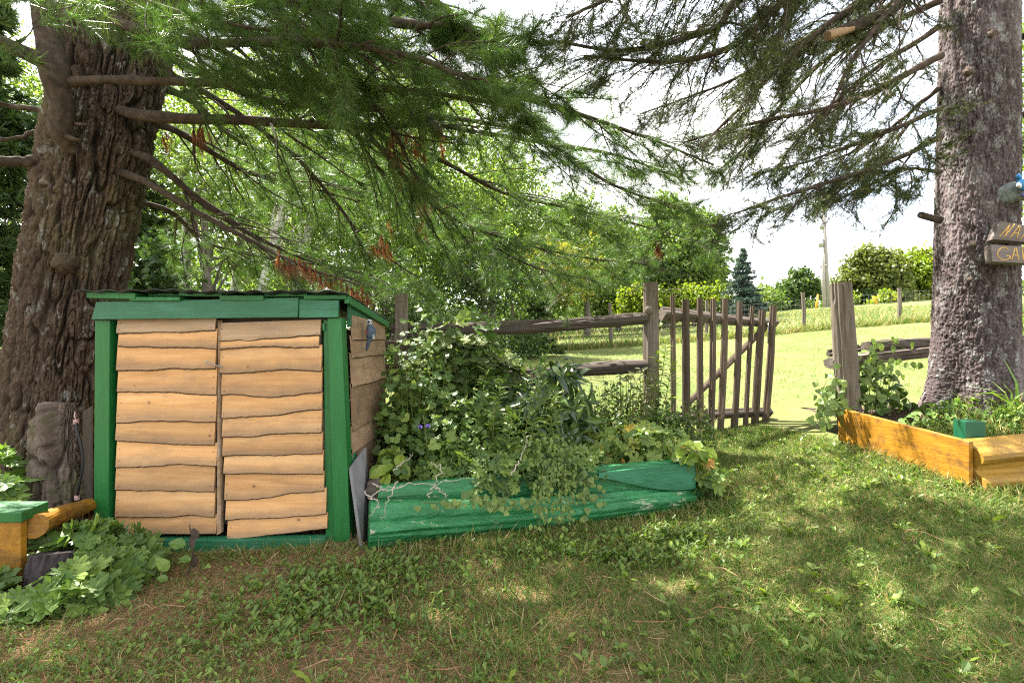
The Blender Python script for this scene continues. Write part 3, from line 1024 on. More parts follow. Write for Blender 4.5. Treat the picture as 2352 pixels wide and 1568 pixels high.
# hook and eye
bb = B()
tube(bb, [(sx(476), SY - 0.005, sz(831)), (sx(480), SY - 0.012, sz(832)), (sx(486), SY - 0.014, sz(834)), (sx(497), SY - 0.014, sz(838)), (sx(505), SY - 0.014, sz(840)), (sx(508), SY - 0.006, sz(843))], 0.0028, 6)
for cx_, cz_ in ((476, 831), (508, 841)):
    a = np.linspace(0, 2 * math.pi, 11)
    tube(bb, [(sx(cx_) + 0.008 * math.cos(t), SY - 0.008, sz(cz_) + 0.008 * math.sin(t)) for t in a], 0.0022, 5)
hk = bb.build('hook_latch', M['metal'], shed, smooth=True)
# hinges
for py_ in (742, 1150):
    bb = B()
    hexa(bb, [(sx(738), SY + 0.02, sz(py_ + 16)), (sx(743), SY + 0.02, sz(py_ + 16)), (sx(743), SY + 0.05, sz(py_ + 16)), (sx(738), SY + 0.05, sz(py_ + 16)), (sx(738), SY + 0.02, sz(py_)), (sx(743), SY + 0.02, sz(py_)), (sx(743), SY + 0.05, sz(py_)), (sx(738), SY + 0.05, sz(py_))])
    bb.build('hinge', M['green'], shed)

# ------------------------------------------------------------------ painted bird on the side wall
M['bird_blue'] = plain_mat('bird_blue_grey', (0.05, 0.075, 0.115), 0.45, 0.4, 0.2, 30)
M['bird_white'] = plain_mat('bird_white', (0.55, 0.57, 0.60), 0.5, 0.3, 0.1, 30)
M['bird_black'] = plain_mat('bird_black', (0.012, 0.012, 0.016), 0.4, 0.4)
M['bird_red'] = plain_mat('bird_rust', (0.22, 0.07, 0.04), 0.6)
M['bird_teal'] = plain_mat('bird_teal', (0.06, 0.25, 0.21), 0.5)
bx, by = xs_r + 0.075, 3.70


def bp(dx, px, py):
    d = 3.70
    return np.array([bx + dx, by + (px - 823) * 0.0022 + 0.0, EYE - (py - 784) / FPX * d])


bird = thing('bird_ornament', 'painted blue-grey woodpecker ornament clinging to the side wall of the shed', 'ornament', bp(0, 823, 770))


def lathe(b, pts, radii, k=14, squash=1.0, mi=0):
    tube(b, resample(pts, 18), np.interp(np.linspace(0, 1, 18), np.linspace(0, 1, len(radii)), radii), k, True, mi)


bb = B(); lathe(bb, [bp(0, 824, 744), bp(0.004, 825, 750), bp(0.004, 826, 760), bp(0, 826, 771), bp(-0.012, 825, 779)], [0.012, 0.024, 0.032, 0.027, 0.012]); bb.build('body', M['bird_blue'], bird, smooth=True)
bb = B(); lathe(bb, [bp(0, 819, 737), bp(0, 822, 738), bp(0, 826, 741), bp(0, 827, 746)], [0.006, 0.020, 0.022, 0.014]); hd = bb.build('head', M['bird_white'], bird, smooth=True)
bb = B(); lathe(bb, [bp(0, 819, 739.5), bp(0, 814, 740), bp(0, 807, 741)], [0.011, 0.007, 0.001], 8); bb.build('beak', M['bird_black'], bird, smooth=True)
bb = B(); lathe(bb, [bp(0.017, 820, 739), bp(0.0215, 820, 739)], [0.006, 0.004], 8); bb.build('eye', M['bird_black'], hd, smooth=True)
bb = B(); lathe(bb, [bp(0.020, 827, 749), bp(0.030, 829, 758), bp(0.026, 829, 770), bp(0.010, 827, 784)], [0.008, 0.017, 0.015, 0.003], 8); wg = bb.build('wing', M['bird_blue'], bird, smooth=True)
for py_ in (769, 773, 777):
    bb = B(); tube(bb, [bp(0.026, 821.5, py_), bp(0.036, 826, py_ + 0.3), bp(0.030, 831.5, py_)], 0.0045, 6); bb.build('stripe', M['bird_white'], wg, smooth=True)
bb = B(); lathe(bb, [bp(0.004, 825, 776), bp(-0.008, 827, 788), bp(-0.02, 830, 801), bp(-0.028, 831, 806)], [0.012, 0.014, 0.010, 0.004], 8); bb.build('tail', M['bird_blue'], bird, smooth=True)
bb = B(); lathe(bb, [bp(-0.01, 819, 752), bp(-0.012, 818, 762), bp(-0.014, 820, 770)], [0.005, 0.013, 0.006], 8); bb.build('belly', M['bird_red'], bird, smooth=True)
bb = B(); lathe(bb, [bp(0.006, 820, 748), bp(0.006, 819, 757), bp(0.002, 820, 766)], [0.004, 0.014, 0.005], 8); bb.build('breast', M['bird_teal'], bird, smooth=True)

# ------------------------------------------------------------------ planks leaning by the shed corner
def slab(name, quad, th, mat, label, cat, loc=None):
    q = np.array(quad, float)
    n = nrm(np.cross(q[1] - q[0], q[3] - q[0]))
    bb = B()
    hexa(bb, list(q) + list(q + n * th))
    o = bevel(bb.build(name, mat, None, q[0] if loc is None else loc), 0.003)
    return tag(o, label, cat)


slab('leaning_plank', [P(826, 1252, 3.28) - [0, 0, 0.03], P(800, 1075, 3.42), P(835, 1028, 3.62), P(848, 1235, 3.58) - [0, 0, 0.03]], -0.02, M['grey_plank'], 'grey weathered plank leaning between the shed corner and the green log', 'plank')
slab('plank_offcut', [P(808, 1110, 3.47), P(797, 1045, 3.50), P(812, 1022, 3.58), P(820, 1105, 3.60)], -0.015, M['green_h'], 'small plank offcut with flaking green paint behind the grey leaning plank', 'plank')

# ------------------------------------------------------------------ green log bed
def rough_log(b, pts, radii, k=28, n=60, amp=0.01, seed=0, stretch=(1.2, 40), sq=1.0, mi=0, twist=0.0, cracks=0.0, flat=None):
    c = resample(pts, n)
    r = np.interp(np.linspace(0, 1, n), np.linspace(0, 1, len(radii)), radii)
    s = np.concatenate([[0], np.cumsum(np.linalg.norm(np.diff(c, axis=0), axis=1))])
    a = np.linspace(0, 2 * math.pi, k, endpoint=False)
    S, A = np.meshgrid(s, a, indexing='ij')
    q = np.stack([np.cos(A + twist * S) * stretch[1] * 0.12, np.sin(A + twist * S) * stretch[1] * 0.12, S * stretch[0]], -1)
    dsp = amp * 2 * fbm(q, seed, 4)
    if cracks:
        w = fbm(np.stack([np.cos(A) * 5, np.sin(A) * 5, S * 0.8], -1), seed + 20, 3)
        dsp -= cracks * np.clip(1 - np.abs(w) / 0.05, 0, 1)
    if flat is not None:
        dsp = dsp + r[:, None] * flat(A, S / s[-1])
    tube(b, c, r, k, True, mi, 0.5, dsp)


bed = thing('raised_bed', 'raised bed edged with peeling green-painted split logs', 'raised bed', (0.3, 3.9, g1(0.3, 3.6)))
L0, L1 = P(835, 1262, 3.15), P(1600, 1166, 4.0)
bb = B()
zl0, zl1 = L0[2] - 0.02, L1[2] - 0.03
rough_log(bb, [(L0[0], 3.27, 0.185), (0.20, 3.66, 0.125), (L1[0] - 0.02, 4.07, 0.125)], [0.138, 0.110, 0.086], 72, 150, 0.009, 3, (0.8, 26), cracks=0.010, flat=lambda A, t: -0.11 * np.cos(2 * A) + 0.05 * np.sin(5 * A + 1.0) * (1 - 0.6 * t) + 0.03 * np.sin(11 * A + 2.0 + 2 * t))
bb.build('front_log', M['green_log'], bed, smooth=True)
# upper board: a wedge whose lower edge sweeps up over the log
nu2 = 60
u = np.linspace(0, 1, nu2)
X = P(872, 1120, 3.42)[0] + (P(1592, 1052, 4.08)[0] - P(872, 1120, 3.42)[0]) * u
Y = 3.42 + (4.06 - 3.42) * u
Zt = 0.390 + 0.04 * u + 0.008 * fbm(np.stack([u * 3, 0 * u, 0 * u], -1), 3, 3)
Zb = 0.22 - 0.09 * u + 0 * u
bb = B()
V = []
for k in range(nu2):
    bul = 0.025 * (1 - u[k]) + 0.006 * math.sin(u[k] * 9)
    V += [(X[k], Y[k] - 0.012, Zt[k] - 0.006), (X[k], Y[k] - 0.02 - bul, (Zt[k] * 0.6 + Zb[k] * 0.4)), (X[k], Y[k] - 0.012 - bul, Zb[k]), (X[k], Y[k] + 0.06, Zb[k]), (X[k], Y[k] + 0.05, Zt[k] - 0.01), (X[k], Y[k] + 0.018, Zt[k])]
Q = []
for k in range(nu2 - 1):
    for q in range(6):
        Q.append((k * 6 + q, k * 6 + (q + 1) % 6, k * 6 + 6 + (q + 1) % 6, k * 6 + 6 + q))
e = (nu2 - 1) * 6
bb.add(V, [x[::-1] for x in Q], [(0, k, k + 1) for k in range(1, 5)] + [(e, e + k + 1, e + k) for k in range(1, 5)])
bb.build('upper_board', M['green_log'], bed, smooth=False)
# the thin sliver plank with its swept lower edge at the right
u = np.linspace(0, 1, 40)
Xs = P(1370, 1100, 3.9)[0] + (P(1588, 1100, 4.06)[0] - P(1370, 1100, 3.9)[0]) * u
Ys = 3.835 + (4.02 - 3.835) * u
zt2 = np.full(40, 0.405) - 0.03 * (1 - u) ** 2
zb2 = 0.345 - 0.135 * np.sin(np.clip(u * 1.15, 0, 1) * math.pi / 2) ** 1.3
V = []
for k in range(40):
    V += [(Xs[k], Ys[k] - 0.05, zt2[k]), (Xs[k], Ys[k] - 0.058, zb2[k]), (Xs[k], Ys[k] - 0.03, zb2[k]), (Xs[k], Ys[k] - 0.022, zt2[k])]
Q = []
for k in range(39):
    for q in range(4):
        Q.append((k * 4 + 4 + q, k * 4 + 4 + (q + 1) % 4, k * 4 + (q + 1) % 4, k * 4 + q))
bb = B()
bb.add(V, Q + [(0, 1, 2, 3), (156 + 3, 156 + 2, 156 + 1, 156)])
bb.build('curved_board', M['green_h'], bed)
# right end: corner stake and end log going back
bb = B()
rough_log(bb, [(L1[0] + 0.045, 4.12, 0.0), (L1[0] + 0.05, 4.13, 0.40)], [0.05, 0.045], 18, 20, 0.006, 8)
bb.build('corner_stake', M['green'], bed, smooth=True)
bb = B()
rough_log(bb, [(L1[0] + 0.05, 4.20, 0.16), (L1[0] + 0.1, 4.6, 0.22), (L1[0] + 0.12, 5.2, 0.28)], [0.10, 0.1, 0.1], 20, 30, 0.008, 9)
bb.build('end_log', M['green_log'], bed, smooth=True)
bb = B()
rough_log(bb, [P(866, 1124, 3.47), P(868, 1100, 3.9), P(875, 1090, 4.4)], [0.075, 0.075, 0.07], 22, 26, 0.008, 12, cracks=0.01)
bb.build('end_log', M['fence_x'], bed, smooth=True)
# soil
nxs, nys = 40, 22
u, v = np.meshgrid(np.linspace(0, 1, nxs), np.linspace(0, 1, nys))
Xs = -0.95 + 2.48 * u
Ys = (3.50 + 0.26 * u * 2.4) * (1 - v) + 5.35 * v
Zs = 0.27 + 0.06 * v + 0.02 * fbm(np.stack([Xs * 5, Ys * 5, 0 * Xs], -1), 40, 3)
i = np.arange(nys - 1)[:, None] * nxs
j = np.arange(nxs - 1)[None, :]
bb = B()
bb.add(np.stack([Xs, Ys, Zs], -1), np.stack([i + j, i + j + 1, i + nxs + j + 1, i + nxs + j], -1))
M['soil'] = plain_mat('garden_soil', (0.055, 0.04, 0.028), 0.95, 0.1, 0.5, 40)
bb.build('soil', M['soil'], bed, smooth=True)

# ------------------------------------------------------------------ split rail fences, posts
def log_post(parent, x, y, z0, z1, r, seed, lean=(0, 0), mat=None, cracks=0.012):
    bb = B()
    rough_log(bb, [(x, y, z0), (x + lean[0] * 0.5, y + lean[1] * 0.5, (z0 + z1) / 2), (x + lean[0], y + lean[1], z1)], [r * 1.05, r, r * 0.96], 36, 60, 0.008, seed, (0.9, 55), cracks=cracks)
    return bb.build('post', mat or M['fence'], parent, smooth=False)


def rail(parent, pts, hs, seed, sq=0.5, mat=None, k=26):
    bb = B()
    fl = lambda A, t: sq * 0.4 * np.cos(2 * A) + 0.12 * np.sin(3 * A + seed)
    rough_log(bb, pts, hs, k, 110, 0.012, seed, (1.3, 50), cracks=0.02, flat=fl)
    return bb.build('rail', mat or M['fence_x'], parent)


fence = thing('rail_fence', 'weathered split-rail fence behind the raised bed', 'fence', (0.2, 5.2, g1(0.2, 5.2)))
pz = g1(1.45, 5.3)
log_post(fence, P(1497, 800, 5.3)[0], 5.3, pz - 0.1, P(1497, 649, 5.3)[2], 0.078, 31, (-0.01, 0))
log_post(fence, P(922, 800, 5.05)[0], 5.05, 0.0, P(922, 674, 5.05)[2], 0.066, 32, (0.0, 0))
# knot on the gate post
bb = B()
lathe(bb, [P(1491, 713, 5.24), P(1490, 713, 5.20), P(1490, 713, 5.185)], [0.045, 0.036, 0.012], 12)
bb.build('knot', M['fence'], fence, smooth=True)
rail(fence, [P(900, 778, 5.10), P(1000, 768, 5.14), P(1150, 758, 5.2), P(1300, 746, 5.22), P(1420, 735, 5.25), P(1484, 731, 5.25)], [0.055, 0.06, 0.05, 0.062, 0.075, 0.072], 33)
rail(fence, [P(900, 752, 5.12), P(1050, 750, 5.16), P(1180, 744, 5.2), P(1300, 738, 5.26)], [0.04, 0.045, 0.04, 0.02], 35)
rail(fence, [P(1040, 868, 5.15), P(1150, 862, 5.18), P(1300, 852, 5.22), P(1420, 843, 5.25), P(1482, 840, 5.25)], [0.05, 0.055, 0.07, 0.085, 0.08], 34)
rail(fence, [P(905, 862, 5.1), P(980, 866, 5.12), P(1060, 872, 5.16)], [0.05, 0.05, 0.04], 37)
rail(fence, [P(940, 790, 5.0), P(860, 790, 5.0), P(760, 792, 5.0)], [0.05, 0.05, 0.05], 38)
rail(fence, [P(940, 845, 5.0), P(860, 846, 5.0), P(760, 848, 5.0)], [0.05, 0.05, 0.05], 39)
fr = thing('rail_fence', 'low split-rail fence running from the leaning post to behind the spruce trunk', 'fence', P(1945, 945, 4.62))
bb = B()
rough_log(bb, [P(1952, 975, 4.62), P(1940, 800, 4.6), P(1931, 649, 4.57)], [0.094, 0.092, 0.082], 40, 80, 0.009, 41, (0.9, 60), cracks=0.010)
bb.build('post', M['fence'], fr)
rail(fr, [P(1905, 835, 4.68), P(1990, 822, 4.72), P(2080, 812, 4.85), P(2160, 806, 5.0), P(2400, 800, 5.4)], [0.06, 0.062, 0.06, 0.06, 0.06], 42)
rail(fr, [P(1990, 795, 4.76), P(2080, 788, 4.9), P(2160, 785, 5.05), P(2400, 780, 5.4)], [0.05, 0.055, 0.055, 0.055], 43)
rail(fr, [P(1902, 812, 4.8), P(1935, 806, 4.78), P(1975, 800, 4.76)], [0.03, 0.035, 0.03], 44)

# ------------------------------------------------------------------ picket gate, swung open
gate = thing('picket_gate', 'rustic gate of uneven brown cedar pickets standing open beside the fence post', 'gate', P(1640, 1000, 5.5))
gd = lambda px: 5.40 + (px - 1520) / 260.0 * 0.42
bb = B()
rough_log(bb, [P(1519, 721, 5.47), P(1600, 727, gd(1600) + 0.07), P(1700, 737, gd(1700) + 0.07), P(1782, 741, gd(1782) + 0.07)], [0.07, 0.06, 0.05, 0.045], 20, 50, 0.007, 51, (1.4, 14), flat=lambda A, t: 0.15 * np.cos(4 * A))
bb.build('rail', M['fence_x'], gate)
bb = B()
rough_log(bb, [P(1530, 962, gd(1530) + 0.07), P(1650, 950, gd(1650) + 0.07), P(1768, 946, gd(1768) + 0.07)], [0.045, 0.052, 0.05], 18, 50, 0.007, 52, (1.4, 14), flat=lambda A, t: 0.15 * np.cos(4 * A))
bb.build('rail', M['fence_x'], gate)
bb = B()
beam(bb, P(1570, 935, gd(1570) + 0.055), P(1756, 752, gd(1756) + 0.055), 0.022, 0.085, (0, -1, 0.0))
beam(bb, P(1570, 935, gd(1570) + 0.054), P(1572, 934, gd(1572) + 0.054), 0.02, 0.08, (0, -1, 0))
b2 = B()
q0, q1 = P(1568, 938, gd(1568) + 0.05), P(1757, 752, gd(1757) + 0.05)
rough_log(b2, [q0, (q0 + q1) / 2, q1], [0.035, 0.036, 0.034], 12, 30, 0.004, 53, (1.4, 14), flat=lambda A, t: 0.12 * np.cos(4 * A))
b2.build('brace', M['picket'], gate)
for k, (xt, yt, xb_, yb_, w) in enumerate(((1545, 677, 1548, 965, 10), (1575, 687, 1577, 975, 14.5), (1607.5, 685, 1608, 985, 12.5), (1638, 686, 1633, 992, 12.5), (1667, 686, 1655, 990, 12.5), (1698, 692, 1686, 988, 13), (1729, 703, 1711, 986, 9.5), (1751, 712, 1733, 985, 14.5), (1776, 701, 1757, 982, 13.5))):
    d0 = gd(xt) - 0.005
    bb = B()
    pm = P((xt + xb_) / 2 + RR.uniform(-3, 3), (yt + yb_) / 2, d0)
    hw = w / 2 / FPX * d0
    rough_log(bb, [P(xb_, yb_, d0), pm, P(xt, yt, d0)], [hw * 1.15, hw * 1.12, hw], 16, 60, 0.0045, 60 + k, (1.5, 50), flat=lambda A, t: 0.14 * np.cos(4 * A) + 0.04 * np.sin(2 * A))
    bb.build('picket', M['picket'], gate)
bb = B()
tube(bb, [P(1765, 741, gd(1765) - 0.02), P(1764, 760, gd(1765) - 0.03), P(1762, 785, gd(1765) - 0.02), P(1765, 790, gd(1765) - 0.02)], 0.004, 6)
bb.build('gate_hook', M['metal'], gate, smooth=True)

# ------------------------------------------------------------------ wire fence across the field
wf = thing('wire_fence', 'page-wire fence on grey posts crossing the far side of the mown field', 'fence', (5, 15.9, g1(5, 15.9)))
wposts = [(1175, 700, 812, 15.6), (1402, 695, 790, 16.3), (1622, 690, 772, 16.6), (1845, 671, 758, 16.6), (2065, 661, 742, 16.6), (2290, 648, 728, 16.6), (2520, 640, 715, 16.6)]
wpt = []
for k, (px, yt, yb_, d) in enumerate(wposts):
    x = P(px, 0, d)[0]
    zg = g1(x, d)
    bb = B()
    rough_log(bb, [(x, d, zg - 0.1), (x + 0.02, d, zg + 0.6), (x + 0.02 * (-1) ** k, d, P(px, yt, d)[2])], [0.065, 0.06, 0.055], 10, 14, 0.006, 80 + k)
    bb.build('post', M['fence'], wf)
    wpt.append((x, d, zg))
bb = B()
for k in range(len(wpt) - 1):
    a, c = np.array(wpt[k]), np.array(wpt[k + 1])
    for h in (0.06, 0.16, 0.27, 0.39, 0.52, 0.66, 0.81, 0.96):
        tube(bb, [a + [0, -0.07, h], (a + c) / 2 + [0, -0.07, h - 0.01], c + [0, -0.07, h]], 0.0022, 3, False)
    for t in np.linspace(0, 1, 22)[:-1]:
        q = a + (c - a) * t
        tube(bb, [q + [0, -0.07, 0.05], q + [0, -0.07, 0.97]], 0.0018, 3, False)
o = bb.build('wire_mesh', M['metal'], wf)

# ------------------------------------------------------------------ right planter
plr = thing('planter_box', 'worn yellow planter of a side board and stacked logs below the spruce', 'planter', (3.5, 3.9, g1(3.1, 3.5)))
A0, A1 = P(1925, 1003, 4.6), P(2226, 1107, 3.5)
A0t, A1t = P(1925, 936, 4.6), P(2226, 1014, 3.5)
bb = B()
hexa(bb, [A0 - [0, 0, .03], A1 - [0, 0, .03], A1 + [0.04, 0.01, -.03], A0 + [0.04, 0.01, -.03], A0t, A1t, A1t + [0.04, 0.01, 0], A0t + [0.04, 0.01, 0]])
bevel(bb.build('side_board', M['yellow'], plr), 0.004)
bb = B()
rough_log(bb, [P(2224, 1048, 3.56), P(2300, 1040, 3.56), P(2420, 1026, 3.60)], [0.105, 0.10, 0.10], 26, 40, 0.008, 91, (1.0, 12), flat=lambda A, t: 0.16 * np.cos(4 * A + 0.6))
bb.build('end_log', M['yellow_x'], plr)
bb = B()
rough_log(bb, [P(2232, 1108, 3.54), P(2300, 1104, 3.54), P(2430, 1092, 3.58)], [0.10, 0.10, 0.10], 26, 40, 0.006, 92, (1.0, 12), flat=lambda A, t: 0.16 * np.cos(4 * A + 0.6))
bb.build('end_log', M['yellow_x'], plr)
bb = B()
hexa(bb, [P(2207, 1022, 3.72), P(2262, 1028, 3.60), P(2266, 1022, 3.74), P(2212, 1018, 3.84), P(2207, 966, 3.72), P(2220 + 42, 970, 3.60), P(2266, 969, 3.74), P(2212, 963, 3.84)])
bb = B()
x0, y0, x1, y1 = P(2224, 0, 3.60)[0], 3.62, P(2266, 0, 3.62)[0], 3.72
ca = [(3.215, 3.63), (3.345, 3.615), (3.365, 3.74), (3.235, 3.755)]
zb_, zt_ = 0.55, P(2240, 968, 3.62)[2]
hexa(bb, [(x, y, zb_) for x, y in ca] + [(x, y, zt_) for x, y in ca])
bevel(bb.build('corner_block', wood_mat('chipped_green_paint', (0.004, 0.055, 0.025), (0.005, 0.07, 0.032), (0.007, 0.085, 0.04), (10, 10, 6), None, 0, 0.4, 0.3, 0.5, (0.5, 0.5, 0.46), 0.655, 0.05), plr), 0.004)
bb = B()
# tilted yellow board lying on the soil inside
q = [P(2268, 1012, 3.70), P(2345, 1000, 3.72), P(2352, 985, 3.95), P(2300, 978, 4.0)]
q = [P(2266, 1016, 3.70), P(2420, 1000, 3.72), P(2420, 985, 4.02), P(2298, 979, 3.98)]
hexa(bb, [a - np.array([0, 0, 0.03]) for a in q] + q)
bevel(bb.build('inner_board', M['yellow_x'], plr), 0.004)
# soil of the planter, mounding to the trunk
u, v = np.meshgrid(np.linspace(0, 1, 46), np.linspace(0, 1, 40))
Xs = (3.12 - 0.17 * v) + (2.4) * u + 0.02
Ys = 3.62 + 1.7 * v
dT = np.hypot(Xs - 3.93, Ys - 4.35)
Zs = 0.56 + 0.10 * v + 0.22 * np.exp(-(dT / 0.6) ** 2) + 0.025 * fbm(np.stack([Xs * 5, Ys * 5, 0 * Xs], -1), 44, 3)
i = np.arange(39)[:, None] * 46
j = np.arange(45)[None, :]
bb = B()
bb.add(np.stack([Xs, Ys, Zs], -1), np.stack([i + j, i + j + 1, i + 46 + j + 1, i + 46 + j], -1))
bb.build('soil', M['soil'], plr, smooth=True)


def pl_soil(x, y):
    v = (y - 3.62) / 1.7
    return 0.56 + 0.10 * v + 0.22 * np.exp(-((np.hypot(x - 3.93, y - 4.35)) / 0.6) ** 2)


# ------------------------------------------------------------------ left planter, stump, cord
pll = thing('planter_box', 'yellow planter corner with a flat green block on top beside the pine', 'planter', P(40, 1245, 2.85))
bb = B()
zt0 = P(55, 1180, 2.82)[2]
ca = [(-3.30, 2.80), (-2.66, 2.80), (-2.62, 3.0), (-3.3, 3.04)]
xa = P(106, 0, 2.82)[0]
zt0 = 0.433
ca = [(-3.6, 2.75), (-2.635, 2.75), (-2.665, 2.946), (-3.6, 2.946)]
hexa(bb, [(x, y, zt0 - 0.055) for x, y in ca] + [(x, y, zt0) for x, y in ca])
bevel(bb.build('cap_block', M['green'], pll), 0.005)
bb = B()
xa2 = P(47, 0, 2.77)[0]
hexa(bb, [(xa2 - 0.9, 2.77, -0.05), (xa2, 2.77, -0.05), (xa2, 2.81, -0.05), (xa2 - 0.9, 2.81, -0.05), (xa2 - 0.9, 2.77, zt0 - 0.057), (xa2, 2.77, zt0 - 0.057), (xa2, 2.81, zt0 - 0.057), (xa2 - 0.9, 2.81, zt0 - 0.057)])
bevel(bb.build('end_board', M['yellow'], pll), 0.005)
bb = B()
rough_log(bb, [P(80, 1210, 2.83), P(125, 1188, 3.05), P(205, 1160, 3.40)], [0.066, 0.06, 0.045], 26, 50, 0.009, 95, (1.0, 12), cracks=0.012)
bb.build('side_log', M['yellow'], pll)

# ------------------------------------------------------------------ bark trunks with real relief
def cells(su, sv, cw, ch, per_u, seed, warp_amt=0.35, blocky=False):
    """Jittered-cell field on an unrolled trunk. su, sv in metres, u periodic. Returns F2-F1 and a value per cell."""
    nc = max(3, int(round(per_u / cw)))
    x = su / per_u * nc
    y = sv / ch
    q = np.stack([np.cos(su / per_u * 2 * math.pi) * per_u / (2 * math.pi * cw), np.sin(su / per_u * 2 * math.pi) * per_u / (2 * math.pi * cw), y], -1)
    x = x + warp_amt * 2 * fbm(q * 0.7, seed, 3)
    y = y + warp_amt * 2 * fbm(q * 0.7 + 31.0, seed + 5, 3)
    ix, iy = np.floor(x).astype(int), np.floor(y).astype(int)
    f1 = np.full(x.shape, 9.0)
    f2 = np.full(x.shape, 9.0)
    val = np.zeros(x.shape)
    for dx in (-1, 0, 1):
        for dy in (-1, 0, 1):
            cx, cy = ix + dx, iy + dy
            cxm = np.mod(cx, nc)
            px = cx + 0.1 + 0.8 * _hash(cxm, cy, cx * 0, seed)
            py = cy + 0.1 + 0.8 * _hash(cxm, cy, cx * 0 + 1, seed)
            d = ((x - px) ** 4 + (y - py) ** 4) ** 0.25 if blocky else np.hypot(x - px, y - py)
            v = _hash(cxm, cy, cx * 0 + 2, seed)
            near = d < f1
            f2 = np.where(near, f1, np.minimum(f2, d))
            val = np.where(near, v, val)
            f1 = np.where(near, d, f1)
    return f2 - f1, val


def bark_trunk(parent, name, pts, radii, nu, nv, cw, ch, depth, seed, mat, flare=None, flaky=False, t_rad=None):
    c = resample(pts, nv)
    tt = np.linspace(0, 1, nv)
    r = np.interp(tt, np.linspace(0, 1, len(radii)) if t_rad is None else t_rad, radii)
    s = np.concatenate([[0], np.cumsum(np.linalg.norm(np.diff(c, axis=0), axis=1))])
    a = np.linspace(0, 2 * math.pi, nu, endpoint=False)
    S, A = np.meshgrid(s, a, indexing='ij')
    per = 2 * math.pi * float(np.mean(r))
    U = A / (2 * math.pi) * per
    e, v = cells(U, S, cw, ch, per, seed, 0.35 if flaky else 0.55, not flaky)
    q = np.stack([np.cos(A) * 12, np.sin(A) * 12, S * 12], -1)
    fine = fbm(q * 1.5, seed + 50, 4)
    if flaky:
        h = np.clip(e / 0.18, 0, 1) * (0.30 + 0.70 * v) + 0.75 * fine
    else:
        e2, v2 = cells(U, S, cw * 0.6, ch * 0.2, per, seed + 7, 0.6, True)
        fv = fbm(np.stack([np.cos(A) * 30, np.sin(A) * 30, S * 9], -1), seed + 60, 3)
        R0 = per / (2 * math.pi)
        k1, k2 = 1 / cw, 1 / ch
        wob = 0.9 * fbm(np.stack([np.cos(A) * R0 * 6, np.sin(A) * R0 * 6, S * 5], -1), seed + 90, 2)
        n1 = vnoise(np.stack([np.cos(A + 0.06 * wob) * R0 * k1, np.sin(A + 0.06 * wob) * R0 * k1, S * k2 * 0.85], -1), seed + 91)
        n2 = vnoise(np.stack([np.cos(A + 0.05 * wob) * R0 * k1 * 1.9 + 9, np.sin(A + 0.05 * wob) * R0 * k1 * 1.9, S * k2 * 1.7], -1), seed + 92)
        f1 = np.clip(np.abs(n1) / 0.20, 0, 1) ** 0.8
        f2 = np.clip(np.abs(n2) / 0.16, 0, 1)
        h = f1 * (0.45 + 0.55 * f2) * (0.62 + 0.18 * v + 0.20 * np.clip(e2 / 0.16, 0, 1)) + 0.42 * fine * (0.3 + f1) + 0.35 * fv
    big = fbm(np.stack([np.cos(A) * 1.6, np.sin(A) * 1.6, S * 0.9], -1), seed + 80, 3)
    dsp = depth * (h - 0.7) + r[:, None] * 0.03 * big
    if flare is not None:
        dsp = dsp + flare(A, S)
    b = B()
    tube(b, c, r, nu, True, 0, 0.5, dsp)
    b.tone[0] = np.concatenate([np.clip(h, 0, 1).ravel(), [0.5, 0.5]])
    return b.build(name, mat, parent, smooth=True)


# ------------------------------------------------------------------ needles
def tuft_tpl(n, l, w, spread, seed, along=0.35):
    r = np.random.default_rng(seed)
    V, T = [], []
    for k in range(n):
        az, el = r.uniform(0, 2 * math.pi), spread * math.sqrt(r.uniform(0.02, 1))
        d = np.array([math.sin(el) * math.cos(az), math.cos(el), math.sin(el) * math.sin(az)])
        p0 = np.array([0, -along * r.uniform(0, 1), 0])
        sd = nrm(np.cross(d, r.normal(size=3)))
        ll = l * r.uniform(0.75, 1.1)
        tip = p0 + d * ll - np.array([0, 0, 0])
        V += [p0 - sd * w, p0 + sd * w, tip]
        T.append((3 * k, 3 * k + 1, 3 * k + 2))
    return np.array(V), [], T


PINE_T = [tuft_tpl(40, 1.0, 0.013, 1.3, 100 + k, 0.8) for k in range(4)]
PINE_N = [tuft_tpl(60, 1.0, 0.011, 1.2, 120 + k, 0.8) for k in range(3)]
PINE_FAR = [tuft_tpl(12, 1.0, 0.045, 1.4, 130 + k, 0.6) for k in range(3)]
DEAD_T = [tuft_tpl(22, 1.0, 0.02, 0.42, 140 + k, 0.3) for k in range(3)]
SPR_T = [tuft_tpl(26, 0.27, 0.019, 1.25, 150 + k, 1.0) for k in range(4)]


def put_tufts(b, tpls, pos, dirs, size, tone):
    n = len(pos)
    if n == 0:
        return
    sel = rng.integers(0, len(tpls), n)
    Fm = frame_mats(dirs, rdir(n))
    size = np.broadcast_to(size, (n,))
    tone = np.broadcast_to(tone, (n,))
    for k in range(len(tpls)):
        s = sel == k
        scatter(b, tpls[k], np.asarray(pos)[s], Fm[s], size[s], tone[s])


def rot_about(v, ax, ang):
    ax = nrm(ax)
    return v * math.cos(ang) + np.cross(ax, v) * math.sin(ang) + ax * np.dot(ax, v) * (1 - math.cos(ang))


